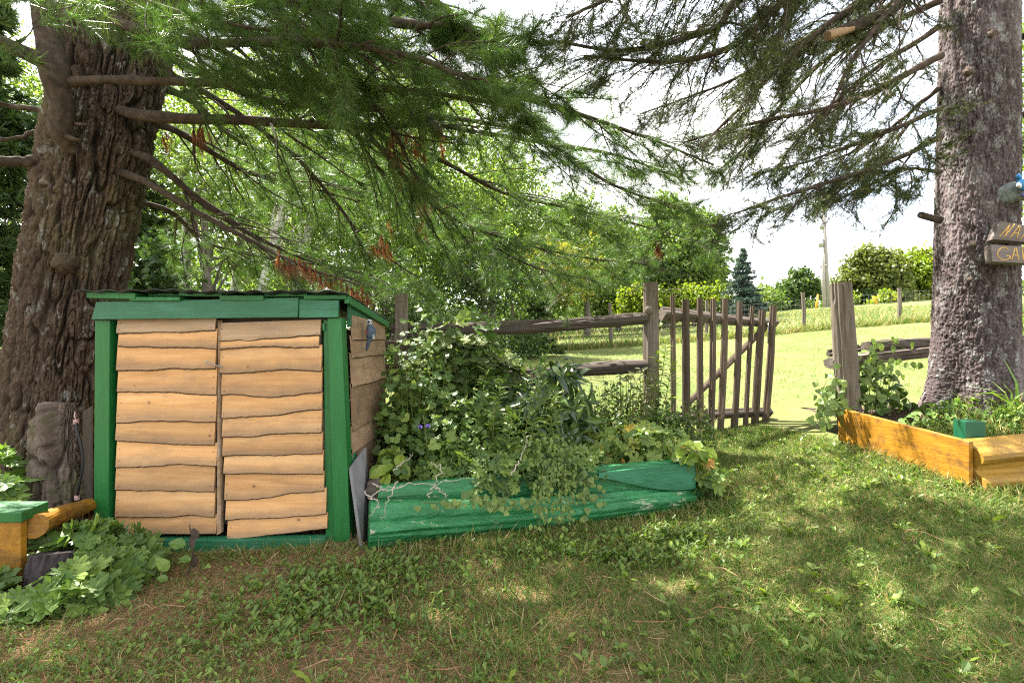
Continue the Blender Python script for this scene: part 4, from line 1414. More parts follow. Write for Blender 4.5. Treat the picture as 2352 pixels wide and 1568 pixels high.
def grow(limb, tips, pts, r0, r1, seed, sec_len=0.6, gap=0.12, start=0.15, droop=0.1, tert=True, twig_gap=0.10, n=40, rmin=0.0022, ang=(0.65, 1.05), up_bias=0.0, min_sec=0.3, wig=0.12):
    """Adds a limb with side shoots to builder `limb`; collects needle positions in `tips` as (pos, dir)."""
    r_ = random.Random(seed)
    c = resample(pts, n)
    c = c + 0.02 * np.stack([fbm(np.stack([np.linspace(0, 6, n), np.full(n, seed * 1.7), np.full(n, q * 9.0)], -1), seed, 3) for q in range(3)], -1)
    rad = r0 + (r1 - r0) * np.linspace(0, 1, n) ** 0.8
    aa = np.linspace(0, 2 * math.pi, 10, endpoint=False)
    SS, AA = np.meshgrid(np.linspace(0, 1, n) * 30, aa, indexing='ij')
    tube(limb, c, rad, 10, True, disp=rad[:, None] * (0.28 * fbm(np.stack([np.cos(AA) * 1.3, np.sin(AA) * 1.3, SS], -1), seed, 3) + 0.22 * fbm(np.stack([0 * AA, 0 * AA, SS * 0.5], -1), seed + 3, 2)))
    L_ = np.concatenate([[0], np.cumsum(np.linalg.norm(np.diff(c, axis=0), axis=1))])
    tot = L_[-1]
    s = tot * start
    side = 1
    while s < tot:
        k = min(n - 2, int(np.searchsorted(L_, s)))
        t = nrm(c[k + 1] - c[max(0, k - 1)])
        f = s / tot
        upv = nrm(np.array([0, 0, 1.0]) + np.array([r_.gauss(0, 0.5), r_.gauss(0, 0.5), 0]))
        d = rot_about(t, upv, side * r_.uniform(*ang))
        d = nrm(d + np.array([0, 0, r_.gauss(up_bias, 0.22)]))
        ln = (min_sec + sec_len * (1 - f) ** 0.7) * r_.uniform(0.6, 1.25)
        m_ = 7
        p = [c[k]]
        dd = d.copy()
        for q in range(m_):
            dd = nrm(dd + np.array([r_.gauss(0, wig), r_.gauss(0, wig), -droop * (1 - q / m_) + 0.02 + r_.gauss(0, 0.08)]) + 0.06 * t)
            p.append(p[-1] + dd * ln / m_)
        p = np.array(p)
        rs = max(rmin * 1.3, rad[k] * 0.42)
        tube(limb, p, np.linspace(min(rs, 0.012), rmin, m_ + 1), 4, False)
        tips.append((p[-1], nrm(p[-1] - p[-2])))
        tips.append((p[-2], nrm(p[-1] - p[-2])))
        if tert:
            x = ln * 0.22
            sd2 = 1
            while x < ln:
                q = min(m_ - 1, int(x / ln * m_))
                o = p[q] + (p[q + 1] - p[q]) * (x / ln * m_ - q)
                tt = nrm(p[q + 1] - p[q])
                d2 = nrm(rot_about(tt, upv, sd2 * r_.uniform(0.5, 1.0)) + np.array([0, 0, r_.gauss(0.05, 0.25)]))
                l2 = r_.uniform(0.09, 0.24) * (1.25 - 0.5 * x / ln)
                e1 = o + d2 * l2 * 0.55
                e2 = e1 + nrm(d2 + np.array([r_.gauss(0, 0.2), r_.gauss(0, 0.2), 0.12])) * l2 * 0.45
                tube(limb, [o, e1, e2], [rmin * 0.9, rmin * 0.7, rmin * 0.55], 3, False)
                tips.append((e2, nrm(e2 - e1)))
                if r_.random() < 0.85:
                    tips.append((e1, nrm(e2 - e1)))
                sd2 = -sd2 if r_.random() < 0.8 else sd2
                x += twig_gap * r_.uniform(0.6, 1.4)
        side = -side if r_.random() < 0.8 else side
        s += gap * r_.uniform(0.6, 1.4)
    tips.append((c[-1], nrm(c[-1] - c[-2])))


# ------------------------------------------------------------------ the big pine
pine_base = P(105, 1180, 4.15)
pine_base[2] = g1(pine_base[0], pine_base[1])
pine = thing('pine_tree', 'big old pine with deeply furrowed bark and long boughs behind the shed', 'tree', pine_base)


def pine_flare(A, S):
    w = np.exp(-S / 0.42)
    return w * (0.16 + 0.10 * np.cos(3 * A + 0.6) + 0.05 * np.cos(7 * A))


tp = [P(128, 1205, 4.15), P(138, 1000, 4.15), P(152, 800, 4.15), P(170, 640, 4.15), P(199, 472, 4.15), P(225, 343, 4.15), P(247, 215, 4.15), P(288, 0, 4.15), P(315, -160, 4.15)]
tp[0][2] = pine_base[2] - 0.15
bark_trunk(pine, 'trunk', tp, [0.36, 0.35, 0.345, 0.338, 0.345, 0.358, 0.348, 0.39, 0.40], 520, 580, 0.052, 0.24, 0.050, 5, M['pine_bark'], pine_flare)
top0 = tp[-1]
bb = B()
tube(bb, [top0 - [0, 0, 0.1], top0 + [0.15, 0.1, 2.5], top0 + [0.25, 0.15, 6], top0 + [0.3, 0.2, 11]], [0.38, 0.32, 0.22, 0.05], 24)
bb.build('upper_trunk', M['limb'], pine, smooth=True)
# gnarled dead fork and its broken stubs
bb = B()
rough_log(bb, [P(168, 352, 3.70), P(140, 300, 3.62), P(138, 240, 3.58), P(122, 160, 3.52), P(108, 70, 3.5), P(90, -80, 3.5)], [0.045, 0.075, 0.07, 0.085, 0.075, 0.07], 26, 60, 0.013, 201, (3, 10), cracks=0.01)
rough_log(bb, [P(126, 150, 3.52), P(90, 135, 3.45), P(40, 112, 3.35), P(-60, 70, 3.2)], [0.06, 0.05, 0.045, 0.04], 20, 40, 0.01, 202, (3, 10), cracks=0.01)
rough_log(bb, [P(150, 312, 3.62), P(165, 318, 3.6), P(185, 322, 3.58)], [0.03, 0.016, 0.008], 10, 10, 0.004, 203)
rough_log(bb, [P(172, 285, 3.64), P(200, 286, 3.56)], [0.014, 0.006], 8, 8, 0.003, 204)
bb.build('fork', M['limb'], pine, smooth=True)
# burl on the trunk
bb = B()
rough_log(bb, [P(150, 606, 3.92), P(150, 604, 3.83), P(149, 603, 3.80)], [0.10, 0.07, 0.03], 30, 16, 0.020, 205, (14, 30))
bb.build('burl', M['pine_bark'], pine, smooth=True)

LIMBS = [
    # points, r0, r1, options
    ([(168, 190, 3.55), (310, 186, 3.5), (560, 190, 3.4), (780, 202, 3.3), (1000, 215, 3.35), (1200, 250, 3.5)], .036, .012, dict(start=.45, dens=1.0)),
    ([(340, 268, 3.75), (560, 276, 3.8), (740, 290, 3.85), (900, 292, 3.95), (985, 283, 4.05), (1100, 303, 4.2), (1230, 325, 4.3), (1400, 352, 4.4), (1560, 405, 4.5)], .046, .008, dict(start=.30, dens=1.0, sec_len=.75)),
    ([(345, 365, 4.0), (450, 455, 4.2), (560, 530, 4.4), (690, 590, 4.6), (880, 640, 4.8)], .040, .008, dict(start=.25, dens=.9)),
    ([(332, 415, 3.9), (480, 500, 4.0), (600, 565, 4.1), (700, 610, 4.1), (845, 662, 4.15)], .036, .007, dict(start=.5, dens=.25)),
    ([(250, 45, 3.55), (400, 95, 3.1), (560, 100, 2.85), (760, 100, 2.65), (950, 130, 2.55), (1100, 185, 2.5)], .038, .011, dict(start=.12, dens=1.2, near=True, gap=.09)),
    ([(380, 20, 3.9), (640, 110, 4.0), (800, 250, 4.2), (950, 430, 4.5), (1080, 520, 4.7), (1300, 585, 5.0), (1500, 608, 5.2)], .045, .006, dict(start=.2, dens=1.0, sec_len=.8)),
    ([(400, 60, 4.1), (640, 190, 4.3), (860, 330, 4.6), (1000, 470, 4.8), (1200, 600, 5.0), (1380, 650, 5.2)], .04, .006, dict(start=.2, dens=1.0, sec_len=.7)),
    ([(410, 180, 4.2), (640, 330, 4.6), (760, 450, 4.9), (850, 560, 5.2), (980, 650, 5.4)], .035, .006, dict(start=.2, dens=1.0, sec_len=.7)),
    ([(375, 130, 4.1), (600, 230, 4.0), (900, 255, 3.95), (1200, 300, 4.05), (1400, 420, 4.25), (1560, 485, 4.35)], .04, .007, dict(start=.3, dens=1.0)),
    ([(300, -60, 3.7), (600, -20, 3.05), (900, 50, 2.75), (1050, 60, 2.7), (1180, 95, 2.75)], .038, .011, dict(start=.08, dens=1.6, near=True, gap=.085)),
    ([(330, -110, 3.9), (700, 20, 3.4), (1000, 170, 3.3), (1250, 240, 3.6), (1450, 300, 3.9), (1640, 375, 4.2)], .045, .007, dict(start=.25, dens=1.1, sec_len=.7)),
    ([(400, 300, 4.4), (560, 390, 5.0), (700, 430, 5.6), (900, 480, 6.2), (1150, 520, 6.6)], .04, .007, dict(start=.1, dens=1.1, sec_len=1.0)),
    ([(420, 220, 4.5), (560, 330, 5.3), (720, 360, 6.2), (950, 380, 7.0)], .04, .008, dict(start=.1, dens=1.2, sec_len=1.2)),
    ([(380, 480, 4.6), (480, 560, 5.3), (640, 600, 6.0), (820, 660, 6.6)], .03, .006, dict(start=.2, dens=.9, sec_len=.8)),
    ([(420, -40, 3.9), (620, 20, 3.6), (800, 160, 3.5), (900, 300, 3.6), (960, 420, 3.7)], .035, .006, dict(start=.2, dens=1.0)),
    ([(700, -120, 3.3), (900, -40, 3.1), (1060, 40, 3.0), (1150, 150, 3.1), (1240, 240, 3.3)], .03, .006, dict(start=.1, dens=1.3, near=True)),
    ([(1000, 360, 4.4), (1150, 440, 4.6), (1300, 480, 4.8), (1480, 520, 5.0), (1620, 560, 5.2)], .02, .005, dict(start=.05, dens=1.0)),
    ([(40, -90, 3.2), (180, -30, 2.95), (320, 0, 2.8), (470, 50, 2.65), (620, 70, 2.6)], .020, .006, dict(start=.1, dens=.6, near=True)),
    ([(100, 366, 3.9), (0, 372, 3.75), (-220, 360, 3.4)], .045, .03, dict(start=.5, dens=.6)),
    ([(110, 258, 3.95), (0, 236, 3.9), (-160, 190, 3.8)], .022, .010, dict(start=.3, dens=.7)),
    ([(95, 300, 4.0), (20, 318, 3.9), (-160, 345, 3.8)], .018, .008, dict(start=.3, dens=.5)),
]
for k, (pts, r0, r1, op) in enumerate(LIMBS):
    lb_, tips = B(), []
    near = op.get('near', False)
    if 325 < pts[0][0] < 430 and pts[0][2] > 3.6:
        pts = [(250, pts[0][1] - 25, 4.15)] + pts
    grow(lb_, tips, [P(*q) for q in pts], r0, r1, 300 + k, op.get('sec_len', .55), op.get('gap', .085), op['start'], 0.10, True, 0.085 if not near else 0.075)
    br = lb_.build('branch', M['limb'], pine, smooth=True)
    pos = np.array([t[0] for t in tips])
    dr = np.array([t[1] for t in tips])
    keep = rng.uniform(0, 1, len(pos)) < min(1.0, op['dens'] * (1.0 if near else 0.72)) * (0.45 + 1.3 * np.clip(fbm(pos * 1.7, 600 + k, 3) + 0.35, 0, 1))
    pos, dr = pos[keep], dr[keep]
    if op['dens'] > 1.25:
        ex = rng.uniform(0, 1, len(pos)) < op['dens'] - 1
        pos = np.vstack([pos, pos[ex] - dr[ex] * 0.03])
        dr = np.vstack([dr, nrm(dr[ex] + 0.5 * rdir(ex.sum()))])
    nb = B()
    dr = nrm(dr + 0.25 * rdir(len(dr)) + [0, 0, 0.1])
    put_tufts(nb, PINE_N if near else PINE_T, pos, dr, rng.uniform(0.085, 0.13, len(pos)), np.clip(rng.normal(0.45, 0.25, len(pos)), 0, 1))
    o = nb.build('needles', M['needle'], br)
    o['kind'] = 'stuff'
    # hanging dead needles
    db = B()
    spots = {3: [(640 + 12 * q, 588 + 5.0 * q + RR.uniform(-6, 20), 4.1 + RR.uniform(-.08, .08)) for q in range(18) for _ in range(3)],
             1: [(930 + RR.uniform(-40, 90), 290 + abs(RR.gauss(0, 60)), 4.05 + RR.uniform(-.2, .3)) for _ in range(50)] + [(RR.uniform(360, 500), 300 + abs(RR.gauss(0, 14)), 3.9) for _ in range(10)],
             6: [(RR.uniform(960, 1030), 480 + RR.gauss(0, 30), 4.8) for _ in range(12)],
             7: [(RR.uniform(840, 900), 560 + RR.gauss(0, 24), 5.1) for _ in range(16)],
             5: [(1510, 568, 5.15), (1508, 572, 5.15), (1513, 571, 5.15), (1511, 575, 5.15)],
             0: []}.get(k, [])
    if spots:
        pos = np.array([P(*q) for q in spots])
        dr = nrm(np.array([0.12, 0, -1.0]) + 0.28 * rdir(len(pos)))
        put_tufts(db, DEAD_T, pos, dr, rng.uniform(0.09, 0.16, len(pos)), rng.uniform(0, 1, len(pos)))
        for q in pos[::3]:
            tube(db, [q + [0.01, 0, 0.06], q, q + [0.01, 0, -0.05]], 0.0022, 3, False, tone=0.1)
        o = db.build('dead_needles', M['dead_needle'], br)
        o['kind'] = 'stuff'
# sawn-off end on a bough
bb = B()
rough_log(bb, [P(960, 262, 4.1), P(990, 285, 3.95), P(1008, 308, 3.86)], [0.032, 0.034, 0.034], 14, 20, 0.004, 210)
st = bb.build('sawn_stub', M['pine_bark'], pine, smooth=True)
M['cut'] = plain_mat('sawn_end_wood', (0.27, 0.175, 0.10), 0.8, 0.2, 0.2, 60)
bb = B()
dv = nrm(P(1008, 308, 3.86) - P(990, 285, 3.95))
tube(bb, [P(1008, 308, 3.86) - dv * 0.005, P(1008, 308, 3.86) + dv * 0.004], 0.031, 14)
bb.build('cut_face', M['cut'], st)


# the crown above the picture: whorls of boughs with coarser needle sprays
def whorl_crown(parent, axis_pts, z0, z1, rmax, nwh, seed, tpls, mat, size, per_m, mats_limb, taper=0.8, skip=lambda x, y, z: False):
    r_ = random.Random(seed)
    cb, pos, dr = B(), [], []
    ax = resample(axis_pts, 60)
    for w in range(nwh):
        z = z0 + (z1 - z0) * (w + 0.5) / nwh
        k = int(np.argmin(np.abs(ax[:, 2] - z)))
        o = ax[k]
        R_ = rmax * (1 - taper * ((z - z0) / (z1 - z0)) ** 1.2)
        for q in range(r_.randint(5, 6)):
            a = r_.uniform(0, 2 * math.pi)
            ln = R_ * r_.uniform(0.7, 1.1)
            tip = o + np.array([math.cos(a) * ln, math.sin(a) * ln, ln * r_.uniform(-0.08, 0.2)])
            mid = (o + tip) / 2 + np.array([0, 0, ln * 0.06])
            if skip(tip[0], tip[1], tip[2]) or skip(mid[0], mid[1], mid[2]):
                continue
            c = resample([o, mid, tip], 14)
            tube(cb, c, np.linspace(0.035, 0.008, 14), 5, False)
            m_ = int(per_m * ln)
            t = np.array([r_.uniform(0.3, 1.0) for _ in range(m_)])
            pc = c[(t * 13).astype(int)]
            sd = nrm(np.cross(tip - o, [0, 0, 1]))
            off = np.array([r_.gauss(0, 0.33) for _ in range(m_)]) * (1.1 - 0.6 * t) * max(0.6, ln / 3.2)
            p = pc + sd * off[:, None] + np.stack([np.zeros(m_), np.zeros(m_), np.array([r_.gauss(0, 0.09) for _ in range(m_)])], -1)
            pos.append(p)
            dr.append(nrm(nrm(tip - o) * 0.8 + sd * off[:, None] * 1.5 + 0.3 * rdir(m_)))
    lm = cb.build('upper_limbs', mats_limb, parent)
    lm['kind'] = 'stuff'
    pos, dr = np.vstack(pos), np.vstack(dr)
    hgt = pos[:, 2:3] - 0.2
    land = pos - np.array(SUN_TO)[None] / SUN_TO.z * hgt
    k = (fbm(pos * [1.15, 1.15, 0.6], seed, 3) > 0.15) | (land[:, 0] < -0.75)  # unseen crown thinned by shadow landing spot, to shape sun patches on the ground
    pos, dr = pos[k], dr[k]
    nb = B()
    put_tufts(nb, tpls, pos, dr, rng.uniform(size * 0.8, size * 1.2, len(pos)), np.clip(rng.normal(0.45, 0.25, len(pos)), 0, 1))
    o = nb.build('upper_needles', mat, parent)
    o['kind'] = 'stuff'


def in_view(x, y, z):
    """Keeps the coarse upper crown out of the space that the modelled boughs fill."""
    return y > 0.4 and (z - EYE) < y * 0.70


whorl_crown(pine, [top0 + [0, 0, -1], top0 + [0.2, 0.1, 4], top0 + [0.3, 0.2, 11]], 4.6, 14.5, 4.3, 13, 77, PINE_FAR, M['needle'], 0.24, 70, M['limb'], 0.75, in_view)

# ------------------------------------------------------------------ the spruce on the right
sp_base = P(2252, 940, 4.35)
spruce = thing('spruce_tree', 'tall spruce with flaky grey bark standing behind the yellow planter', 'tree', sp_base)


def sp_flare(A, S):
    w = np.exp(-np.maximum(S - 0.15, 0) / 0.30)
    return w * (0.085 + 0.05 * np.cos(4 * A + 1.0) + 0.03 * np.cos(7 * A))


tp = [P(2236, 975, 4.35), P(2238, 900, 4.35), P(2240, 700, 4.35), P(2243, 400, 4.35), P(2246, 100, 4.35), P(2250, -180, 4.35)]
bark_trunk(spruce, 'trunk', tp, [0.285, 0.282, 0.28, 0.272, 0.262, 0.255], 400, 560, 0.022, 0.030, 0.013, 15, M['spruce_bark'], sp_flare, True)
stop = tp[-1]
bb = B()
tube(bb, [stop - [0, 0, 0.1], stop + [0.1, 0, 3], stop + [0.1, 0.1, 7], stop + [0.1, 0.1, 11]], [0.25, 0.20, 0.12, 0.03], 20)
bb.build('upper_trunk', M['limb'], spruce, smooth=True)
for k, (px, py, r_) in enumerate(((2224, 165, .032), (2275, 80, .034), (2232, 300, .022), (2286, 600, .022), (2236, 560, .02), (2290, 255, .028), (2304, 225, .02), (2228, 640, .016))):
    off = math.sqrt(max(0.012, 0.27 ** 2 - ((px - 2244) / FPX * 4.35) ** 2))
    bb = B()
    c0 = P(px, py, 4.35 - off + 0.02)
    rough_log(bb, [c0, c0 + [-0.01, -0.018, -0.01], c0 + [-0.015, -0.028, -0.014]], [r_ * 1.2, r_ * 0.75, r_ * 0.3], 16, 12, 0.010, 220 + k, (14, 30))
    bb.build('knot', M['stump'], spruce, smooth=True)
bb = B()
rough_log(bb, [P(2160, 505, 4.28), P(2135, 499, 4.25), P(2114, 493, 4.22)], [0.030, 0.027, 0.026], 12, 16, 0.003, 230)
bb.build('stub', M['limb'], spruce)
SLIMBS = [
    ([(2160, 125, 4.15), (2050, 188, 4.0), (1960, 232, 3.9), (1850, 262, 3.8), (1700, 290, 3.7), (1570, 330, 3.6)], .032, .006, dict(dens=.55)),
    ([(2160, 250, 4.15), (2050, 300, 3.95), (1950, 335, 3.85), (1850, 372, 3.7), (1760, 395, 3.6)], .022, .005, dict(dens=.7)),
    ([(2160, 315, 4.15), (2060, 362, 4.0), (1960, 400, 3.8), (1840, 440, 3.65), (1750, 470, 3.5), (1688, 492, 3.42)], .026, .005, dict(dens=.95)),
    ([(2160, 395, 4.2), (2080, 385, 4.05), (2010, 418, 3.9), (1940, 452, 3.8)], .016, .004, dict(dens=.9, sec_len=.3)),
    ([(2190, -80, 4.1), (2000, 0, 3.6), (1880, 75, 3.35), (1740, 205, 3.25), (1610, 335, 3.25)], .034, .006, dict(dens=.6)),
    ([(2150, -190, 3.9), (1840, -25, 3.3), (1700, 95, 3.05), (1560, 140, 2.95), (1340, 128, 2.9)], .038, .006, dict(dens=.65, sec_len=.6)),
    ([(2150, -230, 4.0), (1740, -30, 3.2), (1640, 62, 3.05), (1440, 118, 2.95), (1270, 92, 2.85)], .036, .006, dict(dens=.75, sec_len=.6)),
    ([(2150, -100, 4.25), (1900, 62, 4.25), (1700, 175, 4.3), (1470, 262, 4.4)], .032, .006, dict(dens=.7, sec_len=.6)),
    ([(2160, 60, 4.3), (1980, 182, 4.4), (1850, 300, 4.5), (1770, 405, 4.5)], .026, .005, dict(dens=.7)),
    ([(2160, 0, 4.35), (1900, 132, 4.6), (1720, 330, 4.8), (1640, 400, 4.9)], .03, .006, dict(dens=.6)),
    ([(2160, 200, 4.4), (2060, 285, 4.7), (1960, 350, 5.0), (1860, 385, 5.2)], .022, .005, dict(dens=.8)),
    ([(2170, -60, 3.9), (2080, -10, 3.5), (1990, 90, 3.2), (1930, 200, 3.1), (1880, 300, 3.1)], .026, .005, dict(dens=.5)),
    ([(2050, -190, 3.3), (1700, -110, 2.8), (1450, -20, 2.6), (1300, 40, 2.5)], .03, .006, dict(dens=.8, sec_len=.6)),
    ([(2345, 85, 4.3), (2420, 60, 4.2), (2560, 20, 4.0)], .03, .008, dict(dens=.7)),
    ([(2345, 260, 4.3), (2420, 300, 4.2), (2540, 340, 4.0)], .02, .005, dict(dens=.8)),
]
for k, (pts, r0, r1, op) in enumerate(SLIMBS):
    lb_, tips = B(), []
    grow(lb_, tips, [P(*q) for q in pts], r0, r1, 400 + k, op.get('sec_len', .5), .065, .12, 0.16, True, .045, 40, .0018, (0.35, 1.25), -0.03, 0.2, 0.24)
    br = lb_.build('branch', M['twig'], spruce, smooth=True)
    pos = np.array([t[0] for t in tips])
    dr = np.array([t[1] for t in tips])
    # needles sit in patches; long stretches of twig are bare
    pn = fbm(pos * 3.2, 500 + k, 3) * 1.2
    keep = (pn + rng.normal(0, 0.1, len(pos))) > (0.12 - 0.36 * op['dens'])
    pos, dr = pos[keep], dr[keep]
    nb = B()
    pos2 = np.vstack([pos, pos - dr * 0.05, pos - dr * 0.09 + 0.02 * rdir(len(pos)), pos + 0.045 * rdir(len(pos))])
    put_tufts(nb, SPR_T, pos2, np.vstack([dr, dr, nrm(dr + 0.5 * rdir(len(dr))), nrm(dr + 0.9 * rdir(len(dr)))]), rng.uniform(0.06, 0.095, len(pos2)), np.clip(rng.normal(0.45, 0.28, len(pos2)), 0, 1))
    o = nb.build('needles', M['spruce_needle'], br)
    o['kind'] = 'stuff'
# limb sawn off with a pale end
bb = B()
rough_log(bb, [P(2110, -40, 3.6), P(2040, 25, 3.45), P(1958, 62, 3.3), P(1905, 82, 3.22)], [0.045, 0.042, 0.036, 0.032], 16, 40, 0.005, 231)
st = bb.build('sawn_limb', M['limb'], spruce, smooth=True)
dv = nrm(P(1905, 82, 3.22) - P(1958, 62, 3.3))
bb = B()
tube(bb, [P(1958, 66, 3.27), P(1903, 83, 3.19), P(1900, 84, 3.188)], [0.018, 0.032, 0.030], 14)
bb.build('cut_face', M['cut'], st)
whorl_crown(spruce, [stop, stop + [0.1, 0, 5], stop + [0.1, 0.1, 11]], 4.8, 14.0, 2.9, 16, 78, [tuft_tpl(16, 0.7, 0.05, 1.2, 170 + k, 1.0) for k in range(3)], M['spruce_needle'], 0.20, 40, M['limb'], 0.8, in_view)

# ------------------------------------------------------------------ carved signs and the bird plaque on the spruce
M['sign'] = wood_mat('weathered_sign_board', (0.07, 0.055, 0.05), (0.125, 0.105, 0.10), (0.19, 0.165, 0.155), (3, 40, 40), (0.17, 0.15, 0.09), 0.5, 0.85, 0.8)
M['carve'] = plain_mat('routed_letter_wood', (0.52, 0.33, 0.11), 0.8, 0.15, 0.3, 40)
SG = {'G': [[(0.95, 0.88), (0.7, 1), (0.35, 0.92), (0.08, 0.6), (0.05, 0.3), (0.3, 0.03), (0.7, 0.0), (0.95, 0.08), (1.1, 0.32), (0.78, 0.32)], [(1.1, 0.32), (1.12, 0.05)]],
      'A': [[(0.0, 0), (0.5, 1.0), (0.62, 1.0), (0.8, 0.0)], [(0.15, 0.38), (0.72, 0.42)]],
      'R': [[(0.1, 0), (0.12, 1), (0.5, 0.98), (0.72, 0.78), (0.5, 0.5), (0.14, 0.45)], [(0.3, 0.46), (0.85, 0.02)]],
      'D': [[(0.1, 0.03), (0.08, 1), (0.5, 0.96), (0.85, 0.6), (0.75, 0.2), (0.1, 0.03)]],
      'N': [[(0.0, 0), (0.28, 0.5), (0.55, 1.0)], [(0.55, 1.0), (0.52, 0.1)], [(0.5, 0.05), (1.0, 1.12)]]}


def sign(label, c0, word, h_mm, seed):
    """c0: front face corners: bottom-left, bottom-right, top-right, top-left as pixels at depths."""
    q = [P(*c) for c in c0]
    o = thing('wooden_sign', label, 'sign', (q[0] + q[2]) / 2, 'carved signs on the spruce')
    n = nrm(np.cross(q[1] - q[0], q[3] - q[0]))
    if n[1] > 0:
        n = -n
    bb = B()
    hexa(bb, [a - n * 0.06 for a in q] + q)
    bevel(bb.build('board', M['sign'], o), 0.004)
    bl, bx_, by_ = q[0], q[1] - q[0], q[3] - q[0]
    W = np.linalg.norm(bx_)
    x = 0.10
    hh = np.linalg.norm(by_)
    for ch in word:
        w = {'G': 0.17, 'A': 0.13, 'R': 0.14, 'D': 0.15, 'N': 0.15}[ch] * 0.52 / W
        bb = B()
        for st in SG[ch]:
            pts = [bl + bx_ * (x + a * w) + by_ * (0.14 + 0.70 * c) + n * 0.0005 for a, c in st]
            if len(pts) > 2 and ch in 'GDR':
                pts = list(resample(pts, len(pts) * 4))
            tube(bb, pts, 0.0042, 6)
        bb.build('letter', M['carve'], o, smooth=True)
        x += w * (1.22 if ch != 'N' else 1.05)
    return o


sign('carved board sign reading NANN, upper of the two on the spruce trunk', [(2281, 549, 3.93), (2396, 560, 3.93), (2396, 523, 3.95), (2297, 508, 3.95)], 'NANN', 0, 1)
sign('carved board sign reading GARD, lower of the two on the spruce trunk', [(2279, 601, 3.90), (2400, 606, 3.90), (2400, 569, 3.92), (2276, 561, 3.92)], 'GARD', 0, 2)
pq = thing('bird_plaque', 'bark-textured plaque with a small blue bird hung on the spruce trunk', 'plaque', P(2340, 440, 4.05))
bb = B()
rough_log(bb, [P(2344, 438, 4.09), P(2344, 438, 4.03), P(2344, 438, 4.0), P(2344, 438, 3.985)], [0.10, 0.115, 0.10, 0.05], 30, 18, 0.014, 240, (6, 14), flat=lambda A, t: 0.35 * np.cos(2 * A))
M['plaque'] = plain_mat('grey_green_plaque', (0.17, 0.20, 0.195), 0.8, 0.2, 0.6, 30)
M['blue_bird'] = plain_mat('bright_blue_bird', (0.04, 0.19, 0.42), 0.5, 0.3, 0.2, 30)
bb.build('backing', M['plaque'], pq, smooth=True)
bb = B(); lathe(bb, [P(2339, 412, 3.97), P(2345, 420, 3.955), P(2352, 428, 3.955), P(2362, 436, 3.97)], [0.012, 0.032, 0.036, 0.012], 12); bb.build('body', M['blue_bird'], pq, smooth=True)
bb = B(); lathe(bb, [P(2334, 410, 3.965), P(2339, 406, 3.955), P(2344, 410, 3.955)], [0.010, 0.022, 0.012], 12); hd = bb.build('head', M['blue_bird'], pq, smooth=True)
bb = B(); lathe(bb, [P(2340, 398, 3.96), P(2341, 403, 3.955), P(2343, 408, 3.955)], [0.002, 0.009, 0.012], 8); bb.build('crest', M['blue_bird'], hd, smooth=True)
bb = B(); lathe(bb, [P(2338, 420, 3.955), P(2341, 426, 3.945), P(2345, 432, 3.955)], [0.008, 0.018, 0.008], 8); bb.build('breast', M['bird_white'], pq, smooth=True)
bb = B(); lathe(bb, [P(2346, 445, 3.96), P(2352, 448, 3.955), P(2360, 452, 3.965)], [0.006, 0.015, 0.006], 8); bb.build('wing', plain_mat('violet_feather', (0.12, 0.12, 0.32), 0.6), pq, smooth=True)

# ------------------------------------------------------------------ rotten stump with a cord, small stump
stp = thing('tree_stump', 'tall broken rotten stump beside the pine trunk and the shed post', 'stump', P(150, 1150, 3.62))


def snag(A, S):
    return -np.clip((S - 0.42 - 0.30 * np.clip(np.cos(A - 0.2), -1, 1) - 0.06 * np.cos(5 * A)) / 0.05, 0, 1) * 0.13 + np.exp(-S / 0.15) * 0.03


bb = B()
bark_trunk(stp, 'stump_body', [P(148, 1165, 3.64), P(150, 1060, 3.66), P(155, 960, 3.68), P(160, 925, 3.69)], [0.195, 0.20, 0.185, 0.165], 150, 130, 0.06, 0.22, 0.035, 25, M['stump'], snag)
bb = B()
hexa(bb, [P(188, 1150, 3.56), P(213, 1150, 3.60), P(213, 1150, 3.66), P(188, 1150, 3.62), P(190, 945, 3.58), P(213, 930, 3.62), P(213, 932, 3.68), P(190, 948, 3.64)])
bb.build('standing_slab', M['fence'], stp)
cord = thing('bungee_cord', 'black bungee cord with wire-wrapped ends hanging on the rotten stump', 'cord', P(178, 1050, 3.42))
M['cord'] = plain_mat('black_cord', (0.012, 0.013, 0.015), 0.6, 0.3)
M['wire'] = plain_mat('pink_copper_wire', (0.42, 0.26, 0.25), 0.4, 0.5)
bb = B()
cp_ = [P(175, 968, 3.46), P(178, 990, 3.43), P(185, 1015, 3.41), P(190, 1045, 3.40), P(189, 1080, 3.40), P(183, 1110, 3.41), P(177, 1142, 3.43)]
tube(bb, resample(cp_, 40), 0.0085, 8)
bb.build('cord', M['cord'], cord, smooth=True)
for cc in (cp_[0], cp_[-1]):
    for q in range(4):
        bb = B()
        a = np.linspace(0, 2 * math.pi, 13)
        tube(bb, [cc + [0.012 * math.cos(t), 0.012 * math.sin(t), -0.012 + 0.008 * q] for t in a], 0.004, 5)
        bb.build('wire_wrap', M['wire'], cord, smooth=True)
bb = B()
tube(bb, [cp_[0] + [0, 0, 0.01], P(171, 955, 3.46), P(173, 945, 3.49)], 0.004, 5)
bb.build('hook', M['wire'], cord, smooth=True)
st2 = thing('tree_stump', 'small dark charred stump half hidden among the lobed leaves', 'stump', P(125, 1370, 2.80))
bb = B()
bark_trunk(st2, 'stump_body', [P(116, 1370, 2.80), P(120, 1310, 2.80), P(126, 1268, 2.82)], [0.118, 0.112, 0.108], 90, 40, 0.03, 0.2, 0.018, 27, bark_mat('charred_bark', (0.02, 0.016, 0.017), (0.055, 0.045, 0.048), (0.12, 0.11, 0.12), 0.66), None)

